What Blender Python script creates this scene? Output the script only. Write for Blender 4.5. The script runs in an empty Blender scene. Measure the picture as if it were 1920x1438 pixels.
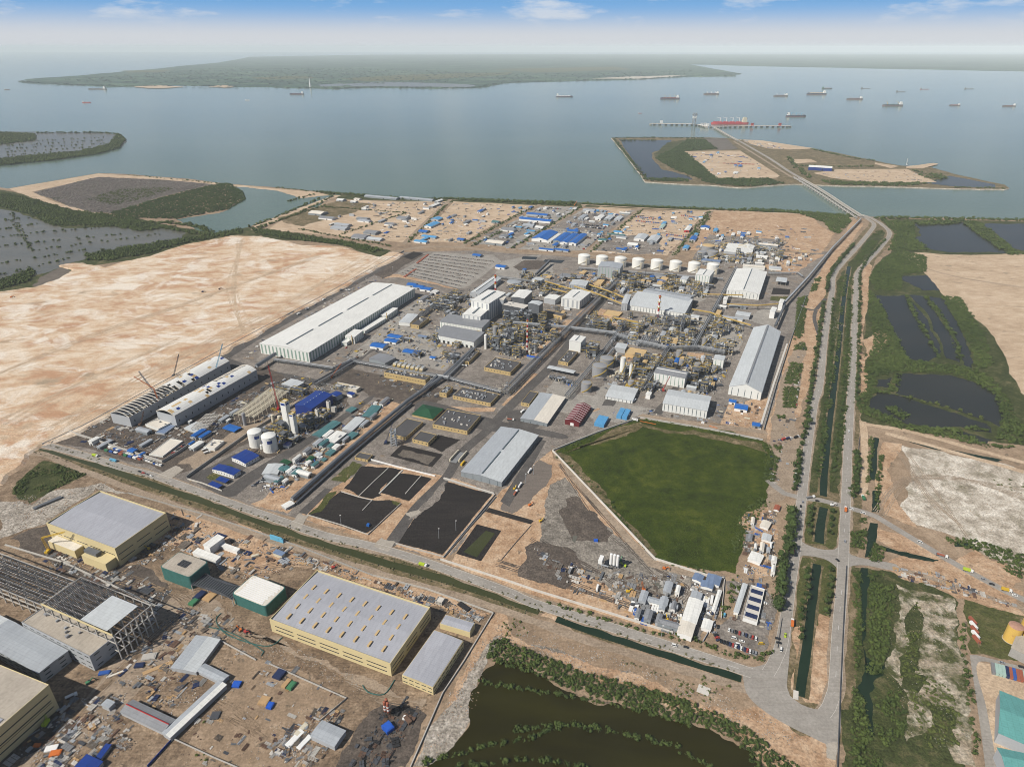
import bpy,math,random,re
import numpy as np
from mathutils import Vector,Matrix
R=math.radians
rnd=random.Random(11)
SC=bpy.context.scene
COL=SC.collection
# ------------------------------------------------------------------ camera
F,HY,CAMH=1250.0,88.0,480.0
PITCH=math.atan((719-HY)/F)
cp,sp=math.cos(PITCH),math.sin(PITCH)
cam=bpy.data.cameras.new('camera')
cam.sensor_width=36.0
cam.lens=F/1920*36.0
cam.clip_start,cam.clip_end=5.0,200000.0
camo=bpy.data.objects.new('camera',cam)
COL.objects.link(camo)
camo.location=(0,0,CAMH)
camo.rotation_euler=(math.pi/2-PITCH,0,0)
SC.camera=camo
# ------------------------------------------------------------------ sky, sun, exposure
SUN_EL,SUN_AZ=R(43),R(212)
world=bpy.data.worlds.new('World')
SC.world=world
world.use_nodes=True
wn,wl=world.node_tree.nodes,world.node_tree.links
wn.clear()
w_out=wn.new('ShaderNodeOutputWorld')
w_bg=wn.new('ShaderNodeBackground')
w_bg.inputs['Strength'].default_value=0.066
sky=wn.new('ShaderNodeTexSky')
sky.sky_type='NISHITA'
sky.sun_disc=False
sky.sun_elevation=SUN_EL
sky.sun_rotation=math.pi/2-SUN_AZ
sky.altitude=500
sky.air_density=1.0
sky.dust_density=0.6
sky.ozone_density=1.5
geo=wn.new('ShaderNodeTexCoord')
sep=wn.new('ShaderNodeSeparateXYZ')
wl.new(geo.outputs['Generated'],sep.inputs[0])
def wmath(op,a,b=None):
    n=wn.new('ShaderNodeMath'); n.operation=op
    for i,v in enumerate((a,b)):
        if v is None:continue
        if isinstance(v,(int,float)):n.inputs[i].default_value=v
        else:wl.new(v,n.inputs[i])
    return n.outputs[0]
lift=wn.new('ShaderNodeCombineXYZ')
wl.new(sep.outputs[0],lift.inputs[0]); wl.new(sep.outputs[1],lift.inputs[1])
wl.new(wmath('ADD',wmath('MULTIPLY',wmath('MAXIMUM',sep.outputs[2],0.0),3.0),0.05),lift.inputs[2])
nrm=wn.new('ShaderNodeVectorMath'); nrm.operation='NORMALIZE'
wl.new(lift.outputs[0],nrm.inputs[0]); wl.new(nrm.outputs[0],sky.inputs['Vector'])
comb=wn.new('ShaderNodeCombineXYZ')
wl.new(wmath('MULTIPLY',sep.outputs[0],17.0),comb.inputs[0])
wl.new(wmath('MULTIPLY',sep.outputs[1],17.0),comb.inputs[1])
wl.new(wmath('MULTIPLY',sep.outputs[2],78.0),comb.inputs[2])
cn=wn.new('ShaderNodeTexNoise')
cn.inputs['Scale'].default_value=0.55
cn.inputs['Detail'].default_value=7
cn.inputs['Roughness'].default_value=0.56
wl.new(comb.outputs[0],cn.inputs['Vector'])
cr=wn.new('ShaderNodeMapRange')
cr.inputs['From Min'].default_value=0.53
cr.inputs['From Max'].default_value=0.66
wl.new(cn.outputs['Fac'],cr.inputs['Value'])
lowfade=wn.new('ShaderNodeMapRange')
lowfade.inputs['From Min'].default_value=0.018
lowfade.inputs['From Max'].default_value=0.034
wl.new(sep.outputs[2],lowfade.inputs['Value'])
cfac=wmath('MULTIPLY',wmath('MULTIPLY',cr.outputs[0],lowfade.outputs[0]),0.7)
wmix=wn.new('ShaderNodeMix'); wmix.data_type='RGBA'
wl.new(cfac,wmix.inputs['Factor'])
blu=wn.new('ShaderNodeMapRange'); blu.interpolation_type='SMOOTHSTEP'
blu.inputs['From Min'].default_value=0.05; blu.inputs['From Max'].default_value=0.12
blu.inputs['To Min'].default_value=0.9; blu.inputs['To Max'].default_value=0.0
wl.new(sep.outputs[2],blu.inputs['Value'])
wmix3=wn.new('ShaderNodeMix'); wmix3.data_type='RGBA'
wl.new(blu.outputs[0],wmix3.inputs['Factor']); wl.new(sky.outputs[0],wmix3.inputs['A'])
wmix3.inputs['B'].default_value=(2.3,5.2,9.4,1)
wl.new(wmix3.outputs['Result'],wmix.inputs['A'])
wmix.inputs['B'].default_value=(8.8,9.2,9.8,1)
band=wn.new('ShaderNodeMapRange'); band.interpolation_type='SMOOTHSTEP'
band.inputs['From Min'].default_value=0.010; band.inputs['From Max'].default_value=0.052
band.inputs['To Min'].default_value=1.0; band.inputs['To Max'].default_value=0.0
wl.new(sep.outputs[2],band.inputs['Value'])
wmix2=wn.new('ShaderNodeMix'); wmix2.data_type='RGBA'
wl.new(wmath('MULTIPLY',band.outputs[0],0.92),wmix2.inputs['Factor'])
wl.new(wmix.outputs['Result'],wmix2.inputs['A'])
wmix2.inputs['B'].default_value=(8.2,8.35,8.6,1)
wl.new(wmix2.outputs['Result'],w_bg.inputs['Color'])
wl.new(w_bg.outputs[0],w_out.inputs['Surface'])
sun=bpy.data.lights.new('sun','SUN')
sun.energy=5.0
sun.angle=R(0.5)
sun.color=(1.0,0.94,0.85)
suno=bpy.data.objects.new('sun',sun)
COL.objects.link(suno)
sd=Vector((math.cos(SUN_AZ)*math.cos(SUN_EL),math.sin(SUN_AZ)*math.cos(SUN_EL),math.sin(SUN_EL)))
suno.rotation_euler=sd.to_track_quat('Z','Y').to_euler()
suno.location=(-400,-200,900)
vs=SC.view_settings
vs.view_transform='Standard'
try:vs.look='None'
except Exception:pass
vs.gamma=1.0
vs.use_curve_mapping=False
vs.exposure=0.3
SC.render.engine='CYCLES'
SC.cycles.max_bounces=4
SC.cycles.diffuse_bounces=2
SC.cycles.glossy_bounces=2
SC.cycles.transmission_bounces=2
SC.cycles.volume_bounces=1
SC.cycles.transparent_max_bounces=4
SC.cycles.use_denoising=True
SC.cycles.caustics_reflective=False
SC.cycles.caustics_refractive=False
SC.render.film_transparent=False
SC.cycles.pixel_filter_type='BLACKMAN_HARRIS'
SC.cycles.filter_width=0.95
# ------------------------------------------------------------------ pixel of the photograph -> place on the ground
def W(x,y,z=0.0):
    X=(x-960)/F; Y=-(y-719)/F
    d=(X,cp+Y*sp,-sp+Y*cp)
    t=(CAMH-z)/-d[2]
    return(d[0]*t,d[1]*t)
def WZ(x,y,z=0.0):
    a=W(x,y,z); return Vector((a[0],a[1],z))
def top_height(yb,yt):
    """height of a vertical edge whose foot is at picture row yb and whose top at yt"""
    Yb=W(960,yb)[1]
    Y=-(yt-719)/F
    return CAMH+(-sp+Y*cp)/(cp+Y*sp)*Yb
def mpp(y):
    """metres per picture pixel (across) on the ground at row y"""
    return CAMH/(cp*(y-HY))
AXU=R(67.4)
U2=Vector((math.cos(AXU),math.sin(AXU))); V2=Vector((math.sin(AXU),-math.cos(AXU)))
# ------------------------------------------------------------------ materials
MATS={}
K=0.82
def dim(c):return(c[0]*K,c[1]*K,c[2]*K)
def nodes_of(name):
    m=bpy.data.materials.new(name); m.use_nodes=True
    nt=m.node_tree; nt.nodes.clear()
    o=nt.nodes.new('ShaderNodeOutputMaterial'); b=nt.nodes.new('ShaderNodeBsdfPrincipled')
    nt.links.new(b.outputs[0],o.inputs['Surface'])
    MATS[name]=m
    return m,nt,b
def noise(nt,vec,scale,detail=4,rough=0.55,dist=0.0):
    n=nt.nodes.new('ShaderNodeTexNoise')
    n.inputs['Scale'].default_value=scale; n.inputs['Detail'].default_value=detail
    n.inputs['Roughness'].default_value=rough; n.inputs['Distortion'].default_value=dist
    nt.links.new(vec,n.inputs['Vector'])
    return n.outputs['Fac']
def pos(nt,rot=0.0,sx=1.0,sy=1.0,off=0.0):
    g=nt.nodes.new('ShaderNodeNewGeometry')
    m=nt.nodes.new('ShaderNodeMapping')
    m.inputs['Rotation'].default_value=(0,0,rot); m.inputs['Scale'].default_value=(sx,sy,1)
    m.inputs['Location'].default_value=(off,off*0.7,0)
    nt.links.new(g.outputs['Position'],m.inputs['Vector'])
    return m.outputs[0]
def ramp(nt,fac,stops):
    r=nt.nodes.new('ShaderNodeValToRGB')
    e=r.color_ramp.elements
    while len(e)<len(stops):e.new(0.5)
    for i,(p,c)in enumerate(stops):
        e[i].position=p; e[i].color=(c[0],c[1],c[2],1)
    nt.links.new(fac,r.inputs[0])
    return r.outputs[0]
def mixc(nt,fac,a,b,mode='MIX'):
    n=nt.nodes.new('ShaderNodeMix'); n.data_type='RGBA'; n.blend_type=mode
    for s,v in(('Factor',fac),('A',a),('B',b)):
        if isinstance(v,(int,float)):n.inputs[s].default_value=v
        elif isinstance(v,tuple):n.inputs[s].default_value=(v[0],v[1],v[2],1)
        else:nt.links.new(v,n.inputs[s])
    return n.outputs['Result']
def maprange(nt,v,a,b,c=0.0,d=1.0):
    n=nt.nodes.new('ShaderNodeMapRange')
    n.inputs['From Min'].default_value=a; n.inputs['From Max'].default_value=b
    n.inputs['To Min'].default_value=c; n.inputs['To Max'].default_value=d
    nt.links.new(v,n.inputs['Value']); return n.outputs[0]
def bump(nt,b,h,strength,dist):
    n=nt.nodes.new('ShaderNodeBump')
    n.inputs['Strength'].default_value=strength; n.inputs['Distance'].default_value=dist
    nt.links.new(h,n.inputs['Height']); nt.links.new(n.outputs[0],b.inputs['Normal'])
def ground_mat(name,cols,big=0.012,mid=0.07,fine=0.45,rot=0.0,sx=1.0,sy=1.0,spots=None,bumpd=0.5,rough=0.95,contrast=(0.3,0.5,0.7),tracks=0.0,off=0.0,specks=0.25,spots2=None):
    """earth, sand, gravel, asphalt: three colours mixed by noise at three sizes, fine grain, optional dark or pale spots"""
    cols=[dim(c)for c in cols]
    if spots:spots=spots[:2]+(dim(spots[2]),)+spots[3:]
    if spots2:spots2=spots2[:2]+(dim(spots2[2]),)
    m,nt,b=nodes_of(name)
    v=pos(nt,rot,sx,sy,off); v0=pos(nt,0,1,1,off+31)
    n1=noise(nt,v,big,6,0.6,0.6); n2=noise(nt,v,mid,5,0.62,0.3)
    n3=noise(nt,v0,fine,3,0.6)
    s=nt.nodes.new('ShaderNodeMath'); s.operation='MULTIPLY_ADD'
    nt.links.new(n2,s.inputs[0]); s.inputs[1].default_value=0.55
    k=nt.nodes.new('ShaderNodeMath'); k.operation='MULTIPLY'; nt.links.new(n1,k.inputs[0]); k.inputs[1].default_value=0.45
    nt.links.new(k.outputs[0],s.inputs[2])
    c=ramp(nt,s.outputs[0],list(zip(contrast,cols)))
    if spots:
        sc_,th,scol=spots[:3]; soft=spots[3]if len(spots)>3 else 0.07
        sn=noise(nt,pos(nt,rot,sx,sy,off+77),sc_,5,0.65,0.4)
        c=mixc(nt,maprange(nt,sn,th,th+soft),c,scol)
    if spots2:
        sn=noise(nt,pos(nt,rot,sx,sy,off+147),spots2[0],6,0.68,0.8)
        c=mixc(nt,maprange(nt,sn,spots2[1],spots2[1]+0.12,0,0.85),c,spots2[2])
    if tracks:
        tn=noise(nt,pos(nt,-(AXU+0.05),0.012,0.55,9),1.0,4,0.6,0.5)
        c=mixc(nt,maprange(nt,tn,0.5,0.75,0,tracks),c,(0.6,0.55,0.5),'MULTIPLY')
    g=maprange(nt,n3,0.3,0.7,1-specks,1+specks)
    gc=nt.nodes.new('ShaderNodeCombineColor')
    for i in range(3):nt.links.new(g,gc.inputs[i])
    c=mixc(nt,1.0,c,gc.outputs[0],'MULTIPLY')
    nt.links.new(c,b.inputs['Base Color'])
    b.inputs['Roughness'].default_value=rough
    b.inputs['Specular IOR Level'].default_value=0.2
    if bumpd:bump(nt,b,n3,0.6,bumpd)
    return m
def paint(name,col,rough=0.6,metal=0.0,var=0.12,scale=0.15,spec=0.4,ribs=0.0,rust=None):
    """painted or bare surface: slight weathering at two sizes, optional rib lines of roof sheeting"""
    col=dim(col)
    m,nt,b=nodes_of(name)
    v=pos(nt)
    n=noise(nt,v,scale,4,0.6); n2=noise(nt,v,scale*9,3,0.6)
    s=nt.nodes.new('ShaderNodeMath'); s.operation='ADD'; nt.links.new(n,s.inputs[0]); nt.links.new(n2,s.inputs[1])
    g=maprange(nt,s.outputs[0],0.7,1.3,1-var,1+var*0.6)
    gc=nt.nodes.new('ShaderNodeCombineColor')
    for i in range(3):nt.links.new(g,gc.inputs[i])
    c=mixc(nt,1.0,(col[0],col[1],col[2]),gc.outputs[0],'MULTIPLY')
    if ribs:
        w=nt.nodes.new('ShaderNodeTexWave'); w.inputs['Scale'].default_value=ribs; w.inputs['Distortion'].default_value=0
        w.bands_direction='X'
        nt.links.new(pos(nt,-AXU),w.inputs['Vector'])
        c=mixc(nt,maprange(nt,w.outputs['Fac'],0.75,1.0,0,0.18),c,(0.55,0.57,0.6),'MULTIPLY')
    if name.startswith('roof_'):
        sn=noise(nt,pos(nt,-AXU,0.5,0.035,3),1.0,4,0.6)
        c=mixc(nt,maprange(nt,sn,0.48,0.8,0,0.35),c,(0.62,0.60,0.57),'MULTIPLY')
        vo=nt.nodes.new('ShaderNodeTexBrick'); nt.links.new(pos(nt,-AXU,0.085,0.085),vo.inputs['Vector'])
        for q,v_ in(('Scale',1.0),('Mortar Size',0.012),('Brick Width',1.1),('Row Height',0.35)):vo.inputs[q].default_value=v_
        for q,v_ in(('Color1',1.0),('Color2',0.93),('Mortar',0.8)):vo.inputs[q].default_value=(v_,v_,v_,1)
        c=mixc(nt,1.0,c,vo.outputs['Color'],'MULTIPLY')
    if rust:
        rn=noise(nt,pos(nt,0,1,1,55),rust[0],5,0.65)
        c=mixc(nt,maprange(nt,rn,rust[1],rust[1]+0.12,0,0.8),c,rust[2])
    nt.links.new(c,b.inputs['Base Color'])
    b.inputs['Roughness'].default_value=rough; b.inputs['Metallic'].default_value=metal
    b.inputs['Specular IOR Level'].default_value=spec
    return m
def water_mat(name,col,col2,rough=0.12,wscale=0.12,wdist=0.25,big=0.002):
    m,nt,b=nodes_of(name)
    v=pos(nt,0.5,1.0,2.2)
    c=mixc(nt,maprange(nt,noise(nt,pos(nt,0.25,0.5,1.6),big,4,0.5,0.4),0.3,0.7),col,col2)
    nt.links.new(c,b.inputs['Base Color'])
    b.inputs['Roughness'].default_value=rough; b.inputs['IOR'].default_value=1.33
    b.inputs['Specular IOR Level'].default_value=0.5
    h=noise(nt,v,wscale,5,0.6)
    bump(nt,b,h,1.0,wdist)
    return m
def leaf_mat(name,a,bcol,scale=0.12):
    m,nt,b=nodes_of(name)
    v=pos(nt)
    n=noise(nt,v,scale,3,0.6); n2=noise(nt,v,0.012,3,0.6)
    s=nt.nodes.new('ShaderNodeMath'); s.operation='MULTIPLY_ADD'
    nt.links.new(n,s.inputs[0]); s.inputs[1].default_value=0.6
    k=nt.nodes.new('ShaderNodeMath'); k.operation='MULTIPLY'; nt.links.new(n2,k.inputs[0]); k.inputs[1].default_value=0.4
    nt.links.new(k.outputs[0],s.inputs[2])
    c=ramp(nt,s.outputs[0],[(0.33,dim(a)),(0.66,dim(bcol))])
    nt.links.new(c,b.inputs['Base Color'])
    b.inputs['Roughness'].default_value=0.75; b.inputs['Specular IOR Level'].default_value=0.2
    return m
ground_mat('earth',[(0.165,0.12,0.082),(0.29,0.21,0.14),(0.42,0.32,0.225)],spots=(0.05,0.60,(0.14,0.11,0.08)))
ground_mat('site_earth',[(0.115,0.083,0.056),(0.225,0.162,0.108),(0.36,0.27,0.185)],big=0.022,mid=0.12,fine=0.5,spots=(0.16,0.60,(0.095,0.07,0.05)),tracks=0.8,contrast=(0.34,0.49,0.64),specks=0.38)
ground_mat('sand_fill',[(0.46,0.275,0.165),(0.565,0.41,0.275),(0.675,0.56,0.43)],big=0.007,mid=0.035,rot=-0.42,sx=0.8,sy=1.15,contrast=(0.405,0.485,0.585),spots=(0.012,0.59,(0.36,0.28,0.195),0.1),spots2=(0.014,0.505,(0.76,0.70,0.61)),tracks=0.4,specks=0.26)
ground_mat('pale_sand',[(0.34,0.245,0.16),(0.49,0.37,0.255),(0.62,0.50,0.375)],big=0.013,mid=0.06,rot=-0.35,sx=0.7,sy=1.2,spots=(0.045,0.60,(0.28,0.22,0.155)),specks=0.28)
ground_mat('orange_sand',[(0.28,0.17,0.098),(0.42,0.28,0.175),(0.54,0.40,0.275)],big=0.025,mid=0.11,spots=(0.08,0.60,(0.24,0.175,0.12)),contrast=(0.36,0.49,0.63),specks=0.3)
ground_mat('limestone',[(0.25,0.215,0.165),(0.44,0.39,0.32),(0.66,0.61,0.53)],big=0.025,mid=0.08,contrast=(0.37,0.48,0.60),spots=(0.03,0.55,(0.22,0.195,0.135),0.15),specks=0.4)
ground_mat('rocky_scrub',[(0.24,0.19,0.13),(0.38,0.32,0.24),(0.52,0.46,0.375)],big=0.03,mid=0.1,contrast=(0.37,0.48,0.60),spots=(0.06,0.42,(0.07,0.078,0.026),0.16),specks=0.45,bumpd=1.5)
ground_mat('gravel',[(0.125,0.109,0.095),(0.205,0.181,0.158),(0.30,0.266,0.232)],big=0.02,mid=0.1,spots=(0.035,0.60,(0.25,0.19,0.135)),specks=0.38,contrast=(0.35,0.49,0.64))
ground_mat('grey_pad',[(0.22,0.20,0.178),(0.30,0.28,0.25),(0.39,0.365,0.325)],big=0.02,mid=0.09,spots=(0.05,0.62,(0.17,0.15,0.13)))
ground_mat('asphalt',[(0.066,0.060,0.057),(0.092,0.085,0.08),(0.13,0.12,0.11)],big=0.02,mid=0.08,bumpd=0.1)
ground_mat('grey_road',[(0.25,0.23,0.205),(0.31,0.288,0.258),(0.375,0.35,0.315)],big=0.012,mid=0.06,tracks=0.4,bumpd=0.08,specks=0.14)
ground_mat('concrete_road',[(0.30,0.268,0.225),(0.37,0.335,0.285),(0.45,0.405,0.345)],big=0.015,mid=0.07,bumpd=0.08,specks=0.14)
ground_mat('dirt_road',[(0.22,0.168,0.12),(0.31,0.243,0.178),(0.40,0.32,0.24)],big=0.015,mid=0.09,tracks=0.6,specks=0.26)
ground_mat('dark_dirt',[(0.055,0.045,0.038),(0.10,0.082,0.068),(0.175,0.142,0.115)],big=0.03,mid=0.13,bumpd=1.2,specks=0.42)
ground_mat('grey_rubble',[(0.12,0.105,0.088),(0.21,0.188,0.16),(0.33,0.295,0.25)],big=0.03,mid=0.14,bumpd=1.2,specks=0.45,contrast=(0.36,0.49,0.63))
ground_mat('brown_tarmac',[(0.135,0.112,0.095),(0.165,0.14,0.12),(0.20,0.17,0.145)],big=0.02,mid=0.2,rot=-AXU,sx=0.15,sy=1.0,bumpd=0.2,specks=0.15)
ground_mat('liner',[(0.012,0.0105,0.010),(0.023,0.0195,0.018),(0.040,0.034,0.030)],spots=(0.04,0.58,(0.05,0.042,0.036),0.2),big=0.02,mid=0.2,rot=-AXU,sx=0.1,sy=1.0,bumpd=0.1,rough=0.85,specks=0.35)
ground_mat('field_grass',[(0.018,0.031,0.002),(0.038,0.058,0.003),(0.078,0.095,0.010)],big=0.018,mid=0.07,fine=0.6,bumpd=1.5,contrast=(0.36,0.5,0.64),specks=0.4)
ground_mat('grass',[(0.045,0.052,0.014),(0.075,0.082,0.024),(0.145,0.125,0.055)],big=0.02,mid=0.1,spots=(0.05,0.59,(0.25,0.185,0.115)),bumpd=1.5,specks=0.35)
ground_mat('scrub',[(0.030,0.040,0.011),(0.055,0.066,0.020),(0.16,0.135,0.07)],big=0.018,mid=0.09,contrast=(0.38,0.52,0.68),bumpd=2.5,specks=0.45)
ground_mat('verge',[(0.07,0.066,0.028),(0.145,0.115,0.06),(0.30,0.225,0.145)],big=0.03,mid=0.13,bumpd=1.0,contrast=(0.36,0.5,0.64),specks=0.35)
ground_mat('dead_scrub',[(0.098,0.085,0.073),(0.145,0.127,0.11),(0.20,0.178,0.15)],big=0.02,mid=0.08,spots=(0.008,0.56,(0.062,0.072,0.036)),bumpd=3.0,specks=0.5)
ground_mat('mud',[(0.10,0.085,0.07),(0.14,0.12,0.10),(0.18,0.155,0.13)],bumpd=0.4)
ground_mat('rock_fill',[(0.19,0.165,0.135),(0.33,0.295,0.25),(0.50,0.455,0.395)],big=0.04,mid=0.17,bumpd=2.0,specks=0.5,contrast=(0.36,0.49,0.62))
ground_mat('far_land',[(0.004,0.027,0.022),(0.016,0.056,0.040),(0.085,0.15,0.085)],big=0.0013,mid=0.007,fine=0.025,sx=0.5,bumpd=0,contrast=(0.40,0.49,0.60),specks=0.6,spots=(0.0035,0.63,(0.24,0.24,0.18),0.1),spots2=(0.012,0.60,(0.42,0.40,0.36)))
water_mat('sea_water',(0.084,0.130,0.106),(0.120,0.166,0.132),0.14,0.05,0.4,0.0006)
water_mat('pond_water',(0.016,0.019,0.017),(0.026,0.027,0.022),0.2,0.3,0.06,0.01)
water_mat('silt_water',(0.085,0.086,0.072),(0.12,0.115,0.094),0.25,0.3,0.06,0.006)
water_mat('olive_water',(0.013,0.011,0.0014),(0.025,0.023,0.003),0.12,0.3,0.05,0.02)
water_mat('canal_water',(0.034,0.040,0.014),(0.048,0.052,0.021),0.14,0.3,0.05,0.02)
water_mat('dark_canal_water',(0.008,0.020,0.010),(0.012,0.026,0.014),0.12,0.3,0.05,0.02)
leaf_mat('mangrove_leaf',(0.024,0.044,0.009),(0.095,0.128,0.030),0.15)
leaf_mat('tree_leaf',(0.020,0.038,0.009),(0.070,0.104,0.026),0.2)
leaf_mat('bush_leaf',(0.040,0.062,0.010),(0.125,0.145,0.038),0.15)
leaf_mat('pale_bush_leaf',(0.10,0.10,0.045),(0.17,0.155,0.08))
leaf_mat('grass_blade',(0.020,0.036,0.002),(0.088,0.112,0.013),0.05)
leaf_mat('dead_twig',(0.16,0.142,0.13),(0.28,0.25,0.23))
paint('bark',(0.12,0.09,0.065),0.9)
paint('roof_white',(0.80,0.80,0.76),0.45,var=0.07,scale=0.03,ribs=0.09)
paint('roof_cream',(0.74,0.69,0.60),0.5,var=0.1,scale=0.05)
paint('roof_pale_grey',(0.56,0.59,0.60),0.42,var=0.08,scale=0.03,ribs=0.12)
paint('roof_zinc',(0.40,0.43,0.46),0.4,var=0.08,scale=0.04,ribs=0.12)
paint('roof_lilac_grey',(0.40,0.41,0.45),0.5,var=0.06,scale=0.03,ribs=0.15)
paint('roof_grey',(0.25,0.26,0.275),0.5,var=0.12,scale=0.05,ribs=0.12)
paint('roof_dark',(0.085,0.083,0.085),0.75,var=0.18,scale=0.06)
paint('roof_blue',(0.012,0.045,0.24),0.4,var=0.15,scale=0.1,ribs=0.15)
paint('roof_bright_blue',(0.02,0.135,0.46),0.45,var=0.15,scale=0.1)
paint('roof_sky_blue',(0.10,0.34,0.62),0.45,var=0.12,scale=0.1)
paint('roof_slate_blue',(0.17,0.235,0.36),0.5,var=0.15,scale=0.1)
paint('roof_teal',(0.075,0.19,0.20),0.5,var=0.2,scale=0.1,ribs=0.12)
paint('roof_turquoise',(0.13,0.36,0.34),0.5,var=0.1,scale=0.05,ribs=0.15)
paint('roof_green',(0.012,0.075,0.03),0.6,var=0.2,scale=0.1)
paint('roof_maroon',(0.15,0.018,0.022),0.5,var=0.15,scale=0.1)
paint('roof_slab',(0.44,0.39,0.325),0.85,var=0.2,scale=0.06)
paint('wall_white',(0.72,0.73,0.70),0.6,var=0.06,scale=0.06)
paint('wall_grey',(0.40,0.42,0.44),0.6,var=0.08,scale=0.06)
paint('wall_steel',(0.25,0.28,0.30),0.55,var=0.1,scale=0.06)
paint('wall_tan',(0.50,0.37,0.17),0.7,var=0.08,scale=0.08)
paint('wall_cream',(0.63,0.53,0.295),0.7,var=0.07,scale=0.08)
paint('wall_blue',(0.012,0.035,0.20),0.45,var=0.1,scale=0.1)
paint('wall_concrete',(0.33,0.32,0.30),0.85,var=0.16,scale=0.1)
paint('strip_green',(0.26,0.36,0.31),0.4,var=0.08)
paint('strip_dark',(0.10,0.13,0.15),0.4,var=0.1)
paint('strip_pale',(0.66,0.70,0.68),0.4,var=0.08)
paint('window_glass',(0.03,0.04,0.05),0.15,var=0.2,spec=0.6)
paint('void_dark',(0.02,0.02,0.022),0.9)
paint('steel_grey',(0.125,0.135,0.148),0.5,var=0.2)
paint('steel_pale',(0.34,0.365,0.39),0.45,var=0.15)
paint('steel_dark',(0.07,0.075,0.085),0.55,var=0.2)
paint('rusty_steel',(0.13,0.075,0.05),0.8,var=0.3)
paint('pipe_silver',(0.44,0.45,0.46),0.5,metal=0.0,var=0.15)
paint('safety_yellow',(0.47,0.32,0.05),0.55,var=0.15)
paint('tan_panel',(0.56,0.40,0.20),0.7,var=0.12,scale=0.2)
paint('tank_white',(0.78,0.78,0.74),0.4,var=0.07,scale=0.1)
paint('tank_grey',(0.29,0.295,0.305),0.5,var=0.1,scale=0.1)
paint('tank_yellow',(0.66,0.43,0.10),0.6,var=0.12,scale=0.15,rust=(0.25,0.6,(0.35,0.16,0.08)))
paint('rusty_lid',(0.42,0.24,0.17),0.8,var=0.3,scale=0.5)
paint('signal_red',(0.42,0.03,0.028),0.5,var=0.12)
paint('paint_white',(0.78,0.78,0.76),0.5,var=0.08)
paint('paint_cream',(0.60,0.55,0.43),0.6,var=0.12)
paint('paint_orange',(0.60,0.16,0.03),0.5,var=0.12)
paint('paint_yellow',(0.62,0.40,0.03),0.5,var=0.12)
paint('paint_lime',(0.42,0.55,0.04),0.5,var=0.1)
paint('paint_blue',(0.03,0.10,0.36),0.5,var=0.15)
paint('paint_navy',(0.018,0.03,0.085),0.5,var=0.15)
paint('paint_cyan',(0.13,0.42,0.62),0.5,var=0.15)
paint('paint_red',(0.40,0.05,0.04),0.5,var=0.15)
paint('paint_rust',(0.33,0.10,0.055),0.7,var=0.2)
paint('paint_green',(0.05,0.19,0.09),0.6,var=0.15)
paint('paint_mint',(0.36,0.50,0.44),0.6,var=0.15)
paint('paint_black',(0.015,0.016,0.018),0.35,var=0.2)
paint('paint_silver',(0.42,0.43,0.45),0.3,metal=0.4,var=0.1)
paint('paint_grey',(0.22,0.225,0.23),0.5,var=0.15)
paint('tarp_blue',(0.015,0.10,0.50),0.55,var=0.2,scale=0.5)
paint('net_green',(0.035,0.14,0.125),0.85,var=0.3,scale=0.25)
paint('timber',(0.46,0.30,0.15),0.8,var=0.2,scale=0.3)
paint('concrete',(0.44,0.42,0.385),0.85,var=0.15,scale=0.12)
paint('concrete_pale',(0.58,0.55,0.50),0.85,var=0.12,scale=0.12)
paint('tyre',(0.02,0.02,0.02),0.9)
paint('hull_red',(0.45,0.045,0.06),0.6); paint('hull_navy',(0.03,0.045,0.085),0.6); paint('hull_grey',(0.10,0.11,0.12),0.6); paint('hull_green',(0.03,0.09,0.085),0.6)
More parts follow.
